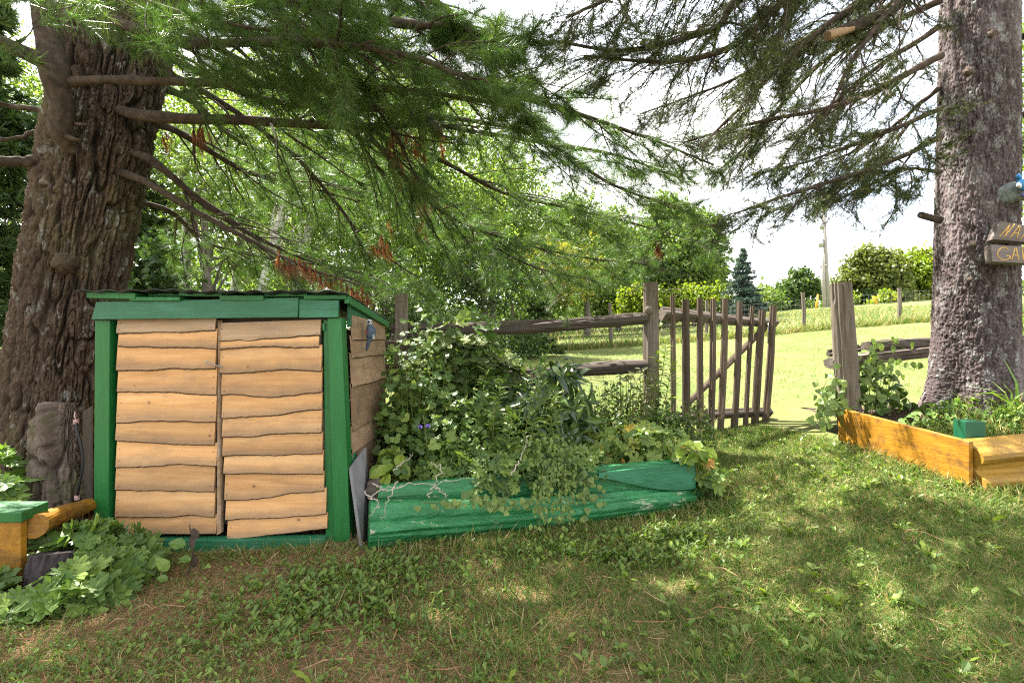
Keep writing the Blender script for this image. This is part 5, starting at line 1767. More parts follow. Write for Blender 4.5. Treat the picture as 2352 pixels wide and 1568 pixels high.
# ------------------------------------------------------------------ trees beyond the fence
M['leaf_birch'] = leaf_mat('birch_leaves', [(0, (0.09, 0.175, 0.055)), (0.6, (0.14, 0.245, 0.075)), (1, (0.235, 0.35, 0.11))], 0.55, 'attr')  # glare haze is put into birch, dark and poplar leaf colours, lifted and paled
M['leaf_dark'] = leaf_mat('dark_leaves', [(0, (0.036, 0.085, 0.030)), (0.6, (0.062, 0.13, 0.042)), (1, (0.11, 0.19, 0.06))], 0.3, 'attr')
M['leaf_mid'] = leaf_mat('poplar_leaves', [(0, (0.065, 0.13, 0.045)), (0.6, (0.105, 0.19, 0.06)), (1, (0.18, 0.27, 0.085))], 0.42, 'attr')
M['leaf_yellow'] = leaf_mat('yellowing_leaves', [(0, (0.09, 0.16, 0.035)), (0.5, (0.20, 0.24, 0.05)), (1, (0.36, 0.33, 0.09))], 0.4, 'attr')
M['leaf_olive'] = leaf_mat('olive_leaves', [(0, (0.07, 0.115, 0.035)), (0.6, (0.115, 0.165, 0.05)), (1, (0.17, 0.22, 0.075))], 0.35, 'attr')
M['leaf_lime'] = leaf_mat('lime_leaves', [(0, (0.10, 0.19, 0.03)), (0.6, (0.17, 0.26, 0.035)), (1, (0.26, 0.33, 0.05))], 0.45, 'attr')
M['conifer'] = leaf_mat('cedar_sprays', [(0, (0.022, 0.058, 0.022)), (0.7, (0.045, 0.098, 0.034)), (1, (0.09, 0.16, 0.05))], 0.25, 'attr')
M['blue_spruce'] = leaf_mat('blue_spruce_needles', [(0, (0.045, 0.085, 0.075)), (0.7, (0.08, 0.125, 0.115)), (1, (0.15, 0.20, 0.19))], 0.15, 'attr', warm=(1, 1))
m, nt, out = new_mat('birch_bark')
tc = nt.nodes.new("ShaderNodeTexCoord")
n1 = noise_n(nt, tc.outputs['Object'], (3, 3, 26), 1.0, 5, 0.7)
n2 = noise_n(nt, tc.outputs['Object'], (1.5, 1.5, 2.5), 1.0, 4, 0.6)
r1 = ramp(nt, [(0.36, (0.06, 0.05, 0.045)), (0.43, (0.62, 0.60, 0.56)), (0.8, (0.74, 0.73, 0.70))])
nt.links.new(n1, r1.inputs[0])
r2 = ramp(nt, [(0.3, (0.3, 0.27, 0.24)), (0.42, (1, 1, 1))])
nt.links.new(n2, r2.inputs[0])
finish(nt, out, mixc(nt, 1.0, r1.outputs[0], r2.outputs[0], 'MULTIPLY'), 0.7, n1, 0.3, 0.01)
M['birch'] = m
M['trunk_grey'] = plain_mat('grey_trunk', (0.15, 0.13, 0.11), 0.9, 0.1, 0.5, 12)


def crown_leaves(b, c, rad, ncl, per, clr, size, seed, hollow=0.45, thin=0.0):
    r = np.random.default_rng(seed)
    d = nrm(r.normal(size=(ncl, 3)))
    rr = r.uniform(hollow ** 3, 1, ncl) ** (1 / 3)
    lump = 1 + 0.28 * fbm(d * 1.6 + seed, seed, 3) * 2
    cc = np.asarray(c) + d * (rr * lump)[:, None] * np.asarray(rad)
    if thin:
        k = fbm(cc / np.mean(rad) * 2.4, seed + 3, 3) > thin - 0.25
        cc = cc[k]
    n = len(cc)
    p = np.repeat(cc, per, 0) + r.normal(0, 1, (n * per, 3)) * clr * np.array([1, 1, 0.6])
    k = len(p)
    nn = nrm(np.stack([r.normal(0, .6, k), r.normal(0, .6, k), r.normal(0.7, .4, k)], -1))
    dd = nrm(r.normal(size=(k, 3)) + [0, 0, -0.3])
    tone = np.clip(np.repeat(r.normal(0.45, 0.22, n), per) + r.normal(0, 0.14, k), 0, 1)
    scatter(b, TPL_QUAD, p, frame_mats(dd, nn), r.uniform(size * 0.7, size * 1.3, k), tone)
    return cc


def leafy_tree(name, label, cat, base, crowns, leaf, trunk_pts, r0, trunk_mat, seed, leafmat_, group=None, kids=10, per=26, dens=60, thin=0.0, clr=None):
    o = thing(name, label, cat, base, group)
    bb = B()
    c = resample(trunk_pts, 26)
    tube(bb, c, np.linspace(r0, r0 * 0.25, 26), 9, False)
    r_ = random.Random(seed)
    cb = B()
    for k, (cc, rad) in enumerate(crowns):
        vol = rad[0] * rad[1] * rad[2]
        ncl = int(max(14, dens * vol ** 0.62))
        cl = crown_leaves(cb, cc, rad, ncl, per, clr or 0.16 * np.mean(rad) + 0.08, leaf, seed * 13 + k, 0.35, thin)
        for q in range(kids):
            t = cl[r_.randrange(len(cl))]
            f = r_.uniform(0.35, 0.95)
            s = c[int(f * 25)]
            mid = (s + t) / 2 + [0, 0, 0.08 * np.linalg.norm(t - s)]
            tube(bb, resample([s, mid, t], 8), np.linspace(r0 * 0.28, r0 * 0.05, 8), 4, False)
    bb.build('trunk', trunk_mat, o, smooth=True)
    cb.build('crown', leafmat_, o)
    return o


def gp(px, d, dz=0.0):
    x = (px - 1176) / FPX * d
    return np.array([x, d, g1(x, d) + dz])


def tree_px(name, label, px, d, crowns_px, leaf, lean=0.0, r0=0.08, tm='trunk_grey', lm='leaf_mid', seed=1, top=None, **kw):
    """crowns_px: (px, py, rx, ry) in picture pixels at depth d."""
    base = gp(px, d, -0.1)
    cr = []
    for (cx, cy, rx, ry) in crowns_px:
        c = P(cx, cy, d * (1.22 if cy > 470 and d < 13 else 1.0))
        cr.append((c, (rx / FPX * d, min(rx, ry) / FPX * d, ry / FPX * d)))
    tops = P(*(top if top else (crowns_px[0][0], crowns_px[0][1] - crowns_px[0][3] * 0.7)), d)
    mid = (base + tops) / 2 + [0.02 * d * 0.1, 0, 0]
    return leafy_tree(name, label, 'tree', base, cr, leaf, [base, mid, tops], r0, M[tm], seed, M[lm], **kw)


BG = 'birches behind the shed'
tree_px('birch_tree', 'white birch leaning left behind the left half of the shed roof', 425, 11.0, [(450, 330, 140, 190), (400, 560, 90, 100)], 0.085, r0=0.13, tm='birch', lm='leaf_birch', seed=1, top=(425, 200), group=BG, per=34, dens=85)
tree_px('birch_tree', 'white birch beside a grey trunk, showing above the middle of the shed roof', 520, 12.5, [(600, 330, 170, 200), (540, 600, 90, 60)], 0.09, r0=0.14, tm='birch', lm='leaf_birch', seed=2, top=(590, 200), group=BG, per=34, dens=85)
tree_px('birch_tree', 'white birch leaning right above the middle of the shed roof', 548, 10.5, [(690, 380, 140, 170), (660, 600, 110, 70)], 0.08, r0=0.12, tm='birch', lm='leaf_birch', seed=3, top=(690, 300), group=BG, per=34, dens=85)
tree_px('birch_tree', 'thin white birch above the right half of the shed roof', 640, 11.5, [(830, 260, 170, 170), (760, 500, 110, 110)], 0.085, r0=0.12, tm='birch', lm='leaf_birch', seed=4, top=(760, 250), group=BG, per=34, dens=85)
tree_px('maple_tree', 'dark-trunked leafy tree above the left half of the shed roof', 475, 10.0, [(500, 500, 110, 80), (420, 440, 90, 80), (560, 600, 80, 60)], 0.085, r0=0.13, tm='trunk_grey', lm='leaf_birch', seed=5, top=(470, 430), per=34, dens=85)
tree_px('maple_tree', 'bright green leafy tree behind the pine boughs above the shed corner', 900, 14.0, [(920, 480, 180, 150), (980, 320, 150, 130), (800, 560, 130, 110), (1060, 520, 110, 90)], 0.10, r0=0.16, lm='leaf_birch', seed=6, top=(930, 350), per=34, dens=85)
tree_px('maple_tree', 'tall light green tree rising behind the dark tree under the pine boughs', 1130, 18.0, [(1130, 480, 110, 110), (1060, 560, 90, 90), (1200, 560, 90, 80), (1150, 390, 80, 70)], 0.12, r0=0.16, lm='leaf_birch', seed=21, top=(1130, 420), per=30, dens=85)
tree_px('maple_tree', 'tall hazy green tree left of the poplars under the pine boughs', 1350, 22.0, [(1350, 590, 75, 90), (1310, 510, 60, 70), (1400, 540, 50, 70), (1290, 640, 60, 60)], 0.15, r0=0.16, lm='leaf_mid', seed=22, top=(1340, 500), per=30, dens=85)
tree_px('maple_tree', 'dense dark green tree standing behind the rail fence', 1110, 13.0, [(1110, 610, 105, 105), (1040, 660, 90, 80), (1180, 660, 80, 70)], 0.085, r0=0.13, lm='leaf_dark', seed=7, per=26, dens=95)
tree_px('birch_tree', 'slim pale-stemmed tree with yellowing leaves behind the rail fence', 1228, 15.0, [(1290, 640, 75, 60), (1330, 600, 50, 60), (1250, 590, 45, 50)], 0.10, r0=0.07, tm='birch', lm='leaf_yellow', seed=8, top=(1256, 575), per=22, dens=75)
tree_px('poplar_tree', 'tall pale green poplar behind the gate post', 1530, 27, [(1535, 600, 70, 75), (1550, 520, 48, 60), (1525, 480, 30, 36), (1460, 640, 50, 60), (1590, 630, 60, 70), (1495, 560, 44, 50), (1580, 545, 40, 55)], 0.20, r0=0.2, lm='leaf_mid', seed=9, top=(1535, 470), per=26, dens=95)
tree_px('poplar_tree', 'green poplar left of the tall one behind the fence', 1420, 26, [(1420, 600, 60, 90), (1390, 670, 60, 50)], 0.19, r0=0.16, lm='leaf_mid', seed=10, top=(1420, 540), per=26, dens=90)
tree_px('maple_tree', 'dark tall tree rising behind the poplar', 1622, 33, [(1618, 560, 44, 75), (1615, 640, 52, 60)], 0.25, r0=0.2, lm='leaf_dark', seed=11, top=(1612, 500), per=26, dens=95)
tree_px('maple_tree', 'bushy lime-green tree at the foot of the poplar behind the pickets', 1590, 24, [(1610, 690, 65, 40), (1540, 700, 60, 40), (1470, 690, 60, 40)], 0.17, r0=0.1, lm='leaf_lime', seed=12, per=24, dens=80)
tree_px('maple_tree', 'small dark round tree left of the utility pole', 1838, 50, [(1840, 655, 36, 30), (1815, 668, 28, 24), (1866, 664, 26, 26), (1800, 692, 40, 20), (1838, 630, 20, 16)], 0.33, r0=0.2, tm='trunk_grey', lm='leaf_dark', seed=13, top=(1840, 640), per=24, dens=42, thin=0.12)
tree_px('maple_tree', 'broad loose olive-green tree right of the utility pole', 2010, 50, [(2010, 640, 55, 45), (1960, 668, 42, 32), (1995, 588, 36, 26), (2045, 612, 34, 40), (1975, 622, 32, 36), (2060, 660, 30, 34)], 0.36, r0=0.28, tm='trunk_grey', lm='leaf_olive', seed=14, top=(2010, 590), per=24, dens=42, thin=0.08)
tree_px('maple_tree', 'yellow-green full tree beside the spruce trunk on the hill', 2105, 52, [(2105, 650, 48, 52), (2122, 602, 30, 30), (2085, 612, 26, 30), (2135, 640, 30, 50)], 0.36, r0=0.3, lm='leaf_lime', seed=15, top=(2105, 600), per=26, dens=48)
for k, (px, py, rx, ry, d, lm, lab) in enumerate(((2030, 688, 26, 20, 46, 'leaf_lime', 'small bright lime bush on the hill crest below the olive tree'), (1930, 690, 30, 25, 48, 'leaf_lime', 'light green bush on the crest right behind the utility pole'),
                                                 (2085, 690, 30, 18, 48, 'leaf_olive', 'grey-green bush on the crest near the spruce trunk'), (1770, 690, 30, 26, 44, 'leaf_mid', 'green bush beside the blue spruce'), (1985, 690, 28, 22, 49, 'leaf_dark', 'dark bush under the olive tree'))):
    b0 = gp(px, d, -0.1)
    leafy_tree('bush', lab, 'bush', b0, [(P(px, py, d), (rx / FPX * d, rx / FPX * d, ry / FPX * d))], 0.28, [b0, (b0 + P(px, py, d)) / 2, P(px, py, d)], 0.08, M['trunk_grey'], 40 + k, M[lm], 'bushes on the hill crest', 4, 22, 42)
# shrubs at the wood's edge behind shed and fence
for k, (px, py, rx, ry, d, lm, lab) in enumerate(((980, 740, 90, 60, 9.0, 'leaf_dark', 'dark shrub behind the fence beside the shed'), (1090, 770, 80, 55, 10.0, 'leaf_dark', 'dark shrub behind the split rails'), (1190, 775, 60, 50, 12.5, 'leaf_dark', 'dark low shrub at the edge of the mown field'),
                                                 (880, 660, 70, 70, 8.5, 'leaf_dark', 'dark shrub right behind the shed corner'), (330, 620, 70, 70, 8.5, 'conifer', 'feathery dark shrub between the pine trunk and the shed roof'), (720, 640, 90, 50, 9.5, 'leaf_mid', 'leafy green shrub just over the shed roof'), (1130, 845, 60, 30, 9.0, 'leaf_dark', 'dark undergrowth shrub below the split rails'), (960, 850, 90, 60, 8, 'leaf_dark', 'dark shrub behind the lower rail beside the shed'))):
    b0 = gp(px, d, -0.1)
    leafy_tree('shrub', lab, 'shrub', b0, [(P(px, py, d), (rx / FPX * d, rx / FPX * d * 0.8, ry / FPX * d)), (np.array([b0[0], d, (b0[2] + P(px, py, d)[2]) / 2]), (rx / FPX * d, rx / FPX * d * .8, max(0.3, (P(px, py, d)[2] - b0[2]) / 2)))],
               0.075 if lm != 'conifer' else 0.11, [b0, (b0 + P(px, py, d)) / 2, P(px, py, d)], 0.04, M['trunk_grey'], 60 + k, M[lm], 'shrubs along the edge of the wood', 5, 26, 170)

# far wood that closes the view on the left
fb = B()
for k in range(46):
    x = -46 + k * 1.75 + RR.uniform(-.8, .8)
    y = 21 + RR.uniform(-3, 9) + max(0, (x + 4) * 0.5)
    if x > 6.5:
        continue
    h = RR.uniform(4.5, 8.5)
    z = g1(x, y)
    crown_leaves(fb, (x, y, z + h * 0.5), (1.7, 1.5, h * 0.62), 90, 24, 0.38, 0.24, 900 + k, 0.3)
tag(fb.build('far_wood', M['leaf_mid']), None, None, None, 'stuff')
fb = B()
for k in range(60):
    x = -20 + k * 1.9 + RR.uniform(-.8, .8)
    y = 70 + RR.uniform(-4, 8)
    z = g1(x, y)
    crown_leaves(fb, (x, y, z + 1.3), (2.2, 2.0, RR.uniform(2.0, 3.4)), 34, 18, 0.55, 0.55, 1000 + k, 0.3)
tag(fb.build('far_treeline', M['leaf_mid']), None, None, None, 'stuff')


def conifer(name, label, base, h, r, nwh, mat, seed, size, per, group=None, trunk_r=0.08, droop=-0.12, bare=0.1):
    o = thing(name, label, 'tree', base, group)
    bb = B()
    base = np.asarray(base)
    tube(bb, [base, base + [0, 0, h * .5], base + [0, 0, h]], [trunk_r, trunk_r * .6, 0.01], 8, False)
    r_ = random.Random(seed)
    pos, dr = [], []
    for w in range(nwh):
        f = (w + 0.3) / nwh
        z = h * (bare + (1 - bare) * f)
        R_ = r * (1 - f) ** 0.85 * r_.uniform(0.85, 1.1) + 0.05 * r
        for q in range(r_.randint(7, 9)):
            a = r_.uniform(0, 2 * math.pi)
            ln = R_ * r_.uniform(0.7, 1.12)
            o0 = base + [0, 0, z]
            tip = o0 + np.array([math.cos(a) * ln, math.sin(a) * ln, droop * ln + r_.gauss(0, 0.03) * ln])
            tube(bb, [o0, (o0 + tip) / 2 + [0, 0, -0.02 * ln], tip + [0, 0, 0.04 * ln]], [trunk_r * .22, trunk_r * .15, trunk_r * .05], 3, False)
            m_ = max(4, int(per * ln / r))
            t = np.array([r_.uniform(0.2, 1.0) for _ in range(m_)])
            sd = np.array([-math.sin(a), math.cos(a), 0])
            off = np.array([r_.gauss(0, 0.2) for _ in range(m_)]) * ln * (1.15 - t * 0.8)
            p = o0 + (tip - o0) * t[:, None] + sd * off[:, None] + np.array([0, 0, 1]) * (np.array([r_.gauss(-0.02, 0.03) for _ in range(m_)]) * r)[:, None]
            pos.append(p)
            dr.append(nrm((tip - o0) / ln + sd * np.sign(off)[:, None] * 0.8))
    bb.build('trunk', M['twig'], o)
    cb = B()
    pos, dr = np.vstack(pos), np.vstack(dr)
    put_tufts(cb, [tuft_tpl(9, 1.0, 0.075, 1.0, 700 + k, 0.6) for k in range(3)], pos, dr, rng.uniform(size * .7, size * 1.3, len(pos)), np.clip(rng.normal(0.45, 0.25, len(pos)), 0, 1))
    cb.build('crown', mat, o)
    return o


def conifer_px(name, label, px, ytop, d, r_px, **kw):
    b0 = gp(px, d, -0.05)
    return conifer(name, label, b0, P(px, ytop, d)[2] - b0[2], r_px / FPX * d, **kw)


conifer_px('blue_spruce_tree', 'blue-grey spruce standing in the field behind the gate pickets', 1706, 568, 23, 58, nwh=17, mat=M['blue_spruce'], seed=5, size=0.20, per=42, trunk_r=0.1, droop=-0.08, bare=0.04)
conifer_px('cedar_tree', 'dark feathery cedar left of the big pine trunk', -20, -120, 8.2, 190, nwh=26, mat=M['conifer'], seed=6, size=0.20, per=46, group='cedars around the pine')
conifer_px('cedar_tree', 'dark cedar seen between the pine trunk and the shed roof', 318, 250, 9.5, 110, nwh=20, mat=M['conifer'], seed=7, size=0.18, per=36, group='cedars around the pine')
conifer_px('cedar_tree', 'cedar at the far left edge behind the pine', -180, 80, 11.5, 160, nwh=22, mat=M['conifer'], seed=8, size=0.2, per=40, group='cedars around the pine')
conifer_px('cedar_tree', 'small feathery fir between the dark tree and the yellowing tree', 1235, 640, 13.5, 60, nwh=14, mat=M['conifer'], seed=9, size=0.14, per=26, group='cedars around the pine')
conifer_px('cedar_tree', 'small spiky fir on the crest right of the blue spruce', 1790, 665, 46, 16, nwh=10, mat=M['conifer'], seed=10, size=0.3, per=14, group='cedars around the pine')
conifer_px('cedar_tree', 'tall dark cedar behind the birches', 250, -200, 14.5, 190, nwh=26, mat=M['conifer'], seed=12, size=0.22, per=40, group='cedars around the pine')
tree_px('maple_tree', 'leafy green tree behind the spruce at the right edge', 2400, 9.5, [(2430, 420, 90, 200), (2420, 760, 80, 110), (2430, 150, 110, 130)], 0.09, r0=0.12, lm='leaf_birch', seed=16, top=(2420, 300), per=34, dens=85)
tree_px('maple_tree', 'leafy tree filling the gap at the far left edge', -60, 12.0, [(20, 330, 130, 170), (10, 650, 110, 150), (60, 160, 90, 90)], 0.09, r0=0.12, lm='leaf_birch', seed=17, top=(0, 300), per=24, dens=70)

# ------------------------------------------------------------------ utility poles, guy markers, red machine
M['pole'] = plain_mat('grey_pole_wood', (0.30, 0.28, 0.27), 0.9, 0.1, 0.2, 6)
M['orange'] = plain_mat('orange_marker', (0.70, 0.33, 0.02), 0.5, 0.3, 0.1)
M['red'] = plain_mat('red_paint', (0.55, 0.02, 0.03), 0.5, 0.4, 0.2)
M['white'] = plain_mat('white_strip', (0.7, 0.7, 0.7), 0.6)
M['cable'] = plain_mat('black_cable', (0.03, 0.03, 0.035), 0.6)
pd_ = 45.0
up = thing('utility_pole', 'tall grey utility pole with two transformer cans on the hill', 'utility pole', gp(1901, pd_))
bb = B(); tube(bb, [gp(1902, pd_, -0.2), P(1896, 570, pd_), P(1889, 447, pd_)], [0.19, 0.165, 0.13], 10); bb.build('pole_shaft', M['pole'], up, smooth=True)
for (px, y0, y1, r_) in ((1888.5, 510, 526, .16), (1887, 550, 568, .2)):
    bb = B(); tube(bb, [P(px - 1, y0, pd_), P(px - 1, y1, pd_)], r_, 12); can = bb.build('transformer_can', M['metal'], up, smooth=True)
    bb = B(); tube(bb, [P(px - 3, y0 - 4, pd_), P(px - 3, y0, pd_)], 0.05, 6); bb.build('bushing', M['pole'], can)
    bb = B(); beam(bb, P(px, (y0 + y1) / 2, pd_), P(px + 7, (y0 + y1) / 2, pd_), 0.08, 0.08); bb.build('bracket', M['metal'], up)
for py_ in (487, 500):
    bb = B(); tube(bb, [P(1893, py_, pd_), P(1899, py_ - 4, pd_)], 0.05, 6); bb.build('insulator', M['pole'], up)
bb = B(); tube(bb, [P(1890, 447, pd_), P(1890, 441, pd_)], 0.06, 6); bb.build('insulator', M['metal'], up)
bb = B(); tube(bb, [P(1884, 612, pd_ - .2), P(1898, 609, pd_ - .2)], 0.09, 6); bb.build('tie_bracket', M['metal'], up)
u2 = thing('utility_pole', 'shorter slanting stub pole strapped to the tall utility pole', 'utility pole', gp(1894, pd_ - .2))
bb = B(); tube(bb, [gp(1894, pd_ - .2, -0.2), P(1887, 570, pd_ - .2)], [0.15, 0.12], 10); bb.build('pole_shaft', M['pole'], u2, smooth=True)
bb = B()
def wire(a, c, sag):
    a, c = np.array(a), np.array(c)
    t = np.linspace(0, 1, 20)[:, None]
    p = a + (c - a) * t
    p[:, 2] -= sag * 4 * (t * (1 - t))[:, 0]
    tube(bb, p, 0.012, 3, False)
ip = P(1353, 632, 42)
wire(P(1890, 540, pd_), P(1353, 640, 42) , 0.3)
wire(P(1888, 450, pd_), P(1250, 590, 42), 0.4)
wire(P(1886, 565, pd_), P(1353, 655, 42), 0.4)
wire(P(1889, 447, pd_), P(2600, 420, 60), 0.4)
cw = bb.build('power_line', M['cable'], None, P(1890, 540, pd_))
tag(cw, 'thin black cables strung from the tall utility pole over the poplar', 'cable')
u3 = thing('utility_pole', 'distant thin grey pole among the trees left of the poplar', 'utility pole', gp(1353, 42))
bb = B(); tube(bb, [gp(1354, 42, -0.2), P(1353, 628, 42)], [0.15, 0.12], 8); bb.build('pole_shaft', M['pole'], u3, smooth=True)
for px0, py0, px1, py1, lab in ((1874, 709, 1879, 676, 'orange guy-wire marker left of the utility poles'), (2016, 700, 2005, 680, 'orange slanting guy-wire marker right of the utility poles')):
    a = P(px0, py0 + 2, 44.0)
    a[2] = g1(a[0], 44.0) - 0.05
    o = thing('guy_marker', lab, 'marker', a, 'orange guy markers on the hill')
    bb = B(); tube(bb, [a, P(px1, py1, 44.0)], [0.09, 0.075], 8); bb.build('marker_tube', M['orange'], o, smooth=True)
mc = thing('hay_rake', 'red farm implement with pale tines parked beyond the gate post', 'farm implement', gp(1525, 30))
zt = P(0, 731, 30)[2]
x0 = gp(1514, 30)[0]
zg = g1(x0 + .3, 30)
bb = B(); hexa(bb, [(x0, 29.8, zt - .18), (x0 + .85, 29.8, zt - .18), (x0 + .85, 30.3, zt - .18), (x0, 30.3, zt - .18), (x0, 29.9, zt), (x0 + .85, 29.9, zt), (x0 + .85, 30.2, zt), (x0, 30.2, zt)])
bevel(bb.build('frame', M['red'], mc), 0.02)
for q in range(7):
    bb = B(); tube(bb, [(x0 + .06 + q * .12, 29.85, zt - .15), (x0 + .03 + q * .12, 29.7, zt - .4), (x0 + .08 + q * .12, 29.72, min(zg, zt - .5))], 0.015, 5); bb.build('tine', M['white'], mc)
bb = B(); hexa(bb, [(x0 + .1, 30.0, zt), (x0 + .45, 30.0, zt), (x0 + .45, 30.3, zt), (x0 + .1, 30.3, zt), (x0 + .1, 30.0, zt + .55), (x0 + .4, 30.0, zt + .55), (x0 + .4, 30.3, zt + .55), (x0 + .1, 30.3, zt + .55)])
bevel(bb.build('engine_box', M['dark_in'], mc), 0.03)
for sx_ in (-.05, .95):
    bb = B(); tube(bb, [(x0 + sx_ - .06, 30.2, zg + .28), (x0 + sx_ + .06, 30.2, zg + .28)], 0.28, 16); bb.build('wheel', M['cable'], mc)

# ------------------------------------------------------------------ plants with leaves of their own
M['l_ger'] = leaf_mat('lobed_leaf', [(0, (0.06, 0.14, 0.038)), (0.5, (0.10, 0.205, 0.05)), (1, (0.16, 0.28, 0.07))], 0.3)
M['l_bed'] = leaf_mat('bed_leaf', [(0, (0.055, 0.125, 0.042)), (0.55, (0.095, 0.19, 0.055)), (1, (0.17, 0.28, 0.075))], 0.32)
M['l_hop'] = leaf_mat('hop_leaf', [(0, (0.06, 0.11, 0.05)), (0.6, (0.10, 0.165, 0.07)), (1, (0.16, 0.23, 0.09))], 0.28, 'obj', 0.55, 0.2)
M['l_peony'] = leaf_mat('peony_leaf', [(0, (0.022, 0.062, 0.028)), (0.7, (0.04, 0.09, 0.036)), (1, (0.08, 0.15, 0.05))], 0.18, 'obj', 0.28, 0.65)
M['l_gold'] = leaf_mat('narrow_leaf', [(0, (0.085, 0.18, 0.05)), (1, (0.18, 0.30, 0.085))], 0.35)
M['l_sun'] = leaf_mat('sunny_leaf', [(0, (0.09, 0.18, 0.05)), (0.6, (0.15, 0.26, 0.065)), (0.88, (0.22, 0.30, 0.08)), (0.95, (0.34, 0.30, 0.08)), (1, (0.36, 0.19, 0.09))], 0.35)  # sunlight is put into this lighter leaf colour; yellow and red are leaf tones
M['l_heart'] = leaf_mat('heart_leaf', [(0, (0.075, 0.15, 0.05)), (1, (0.16, 0.26, 0.08))], 0.32)
M['l_spi'] = leaf_mat('spirea_leaf', [(0, (0.05, 0.09, 0.035)), (0.7, (0.09, 0.14, 0.05)), (1, (0.17, 0.19, 0.075))], 0.3)
M['l_bright'] = leaf_mat('bright_leaf', [(0, (0.10, 0.20, 0.035)), (1, (0.19, 0.30, 0.055))], 0.4)
for k_ in ('bed', 'sun', 'peony', 'ger', 'spi'):
    pass
M['stuff_leaf'] = leaf_mat('filler_leaf', [(0, (0.05, 0.115, 0.036)), (0.6, (0.085, 0.17, 0.048)), (1, (0.14, 0.24, 0.06))], 0.3, 'attr')
M['brown_head'] = leaf_mat('spent_flowers', [(0, (0.22, 0.15, 0.08)), (1, (0.36, 0.28, 0.16))], 0.2, 'attr', warm=(1, 1))
M['violet'] = leaf_mat('violet_petals', [(0, (0.26, 0.18, 0.62)), (1, (0.36, 0.27, 0.75))], 0.35, 'attr', tcol=(1, .9, 1.2), warm=(1, 1))

_LM = {}


def leaf_mesh(tpl, key, mat, var=3):
    if key not in _LM:
        ms = []
        for v in range(var):
            r = np.random.default_rng(hash(key) % 1000 + v)
            TV = tpl[0].copy()
            TV = TV * r.uniform(0.88, 1.12, (1, 3)) + r.normal(0, 0.012, TV.shape) * (np.arange(len(TV)) > 0)[:, None]
            TV[:, 2] += (0.10 * (v - 1)) * TV[:, 1] ** 2
            b = B()
            b.add(TV, tpl[1] if len(tpl[1]) else None, tpl[2] if len(tpl[2]) else None)
            ms.append(b.mesh('leaf', mat))
        _LM[key] = ms
    return _LM[key]


def add_leaves(parent, meshes, pos, dirs, nor, size, name='leaf'):
    off = base_of(parent)
    Fm = frame_mats(dirs, nor)
    size = np.broadcast_to(size, (len(pos),))
    for k in range(len(pos)):
        o = bpy.data.objects.new(name, meshes[RR.randrange(len(meshes))])
        COL.objects.link(o)
        o.parent = parent
        mw = np.eye(4)
        mw[:3, :3] = Fm[k] * size[k]
        mw[:3, 3] = pos[k] - off
        o.matrix_local = Matrix(mw.tolist())


def mound(n, c, rx, ry, h, zfun, seed, lumps=0.35, inner=0.3):
    """Points and outward normals on an uneven mound standing on zfun(x, y)."""
    r = np.random.default_rng(seed)
    a = r.uniform(0, 2 * math.pi, n)
    q = np.sqrt(r.uniform(0, 1, n))
    x, y = c[0] + rx * q * np.cos(a), c[1] + ry * q * np.sin(a)
    nz = fbm(np.stack([x * 3.2, y * 3.2, 0 * x + seed], -1), seed, 3)
    hh = h * np.sqrt(np.clip(1 - q ** 2.6, 0.02, 1)) * (1 + lumps * 2 * nz)
    lv = np.where(r.uniform(0, 1, n) < inner, r.uniform(0.35, 0.9, n), r.uniform(0.88, 1.05, n))
    z0 = np.array([zfun(px, py) for px, py in zip(x, y)])
    nn = nrm(np.stack([np.cos(a) * q ** 2 * 0.9, np.sin(a) * q ** 2 * 0.9, np.full(n, 0.75)], -1))
    return np.stack([x, y, z0 + hh * lv], -1), nn, z0


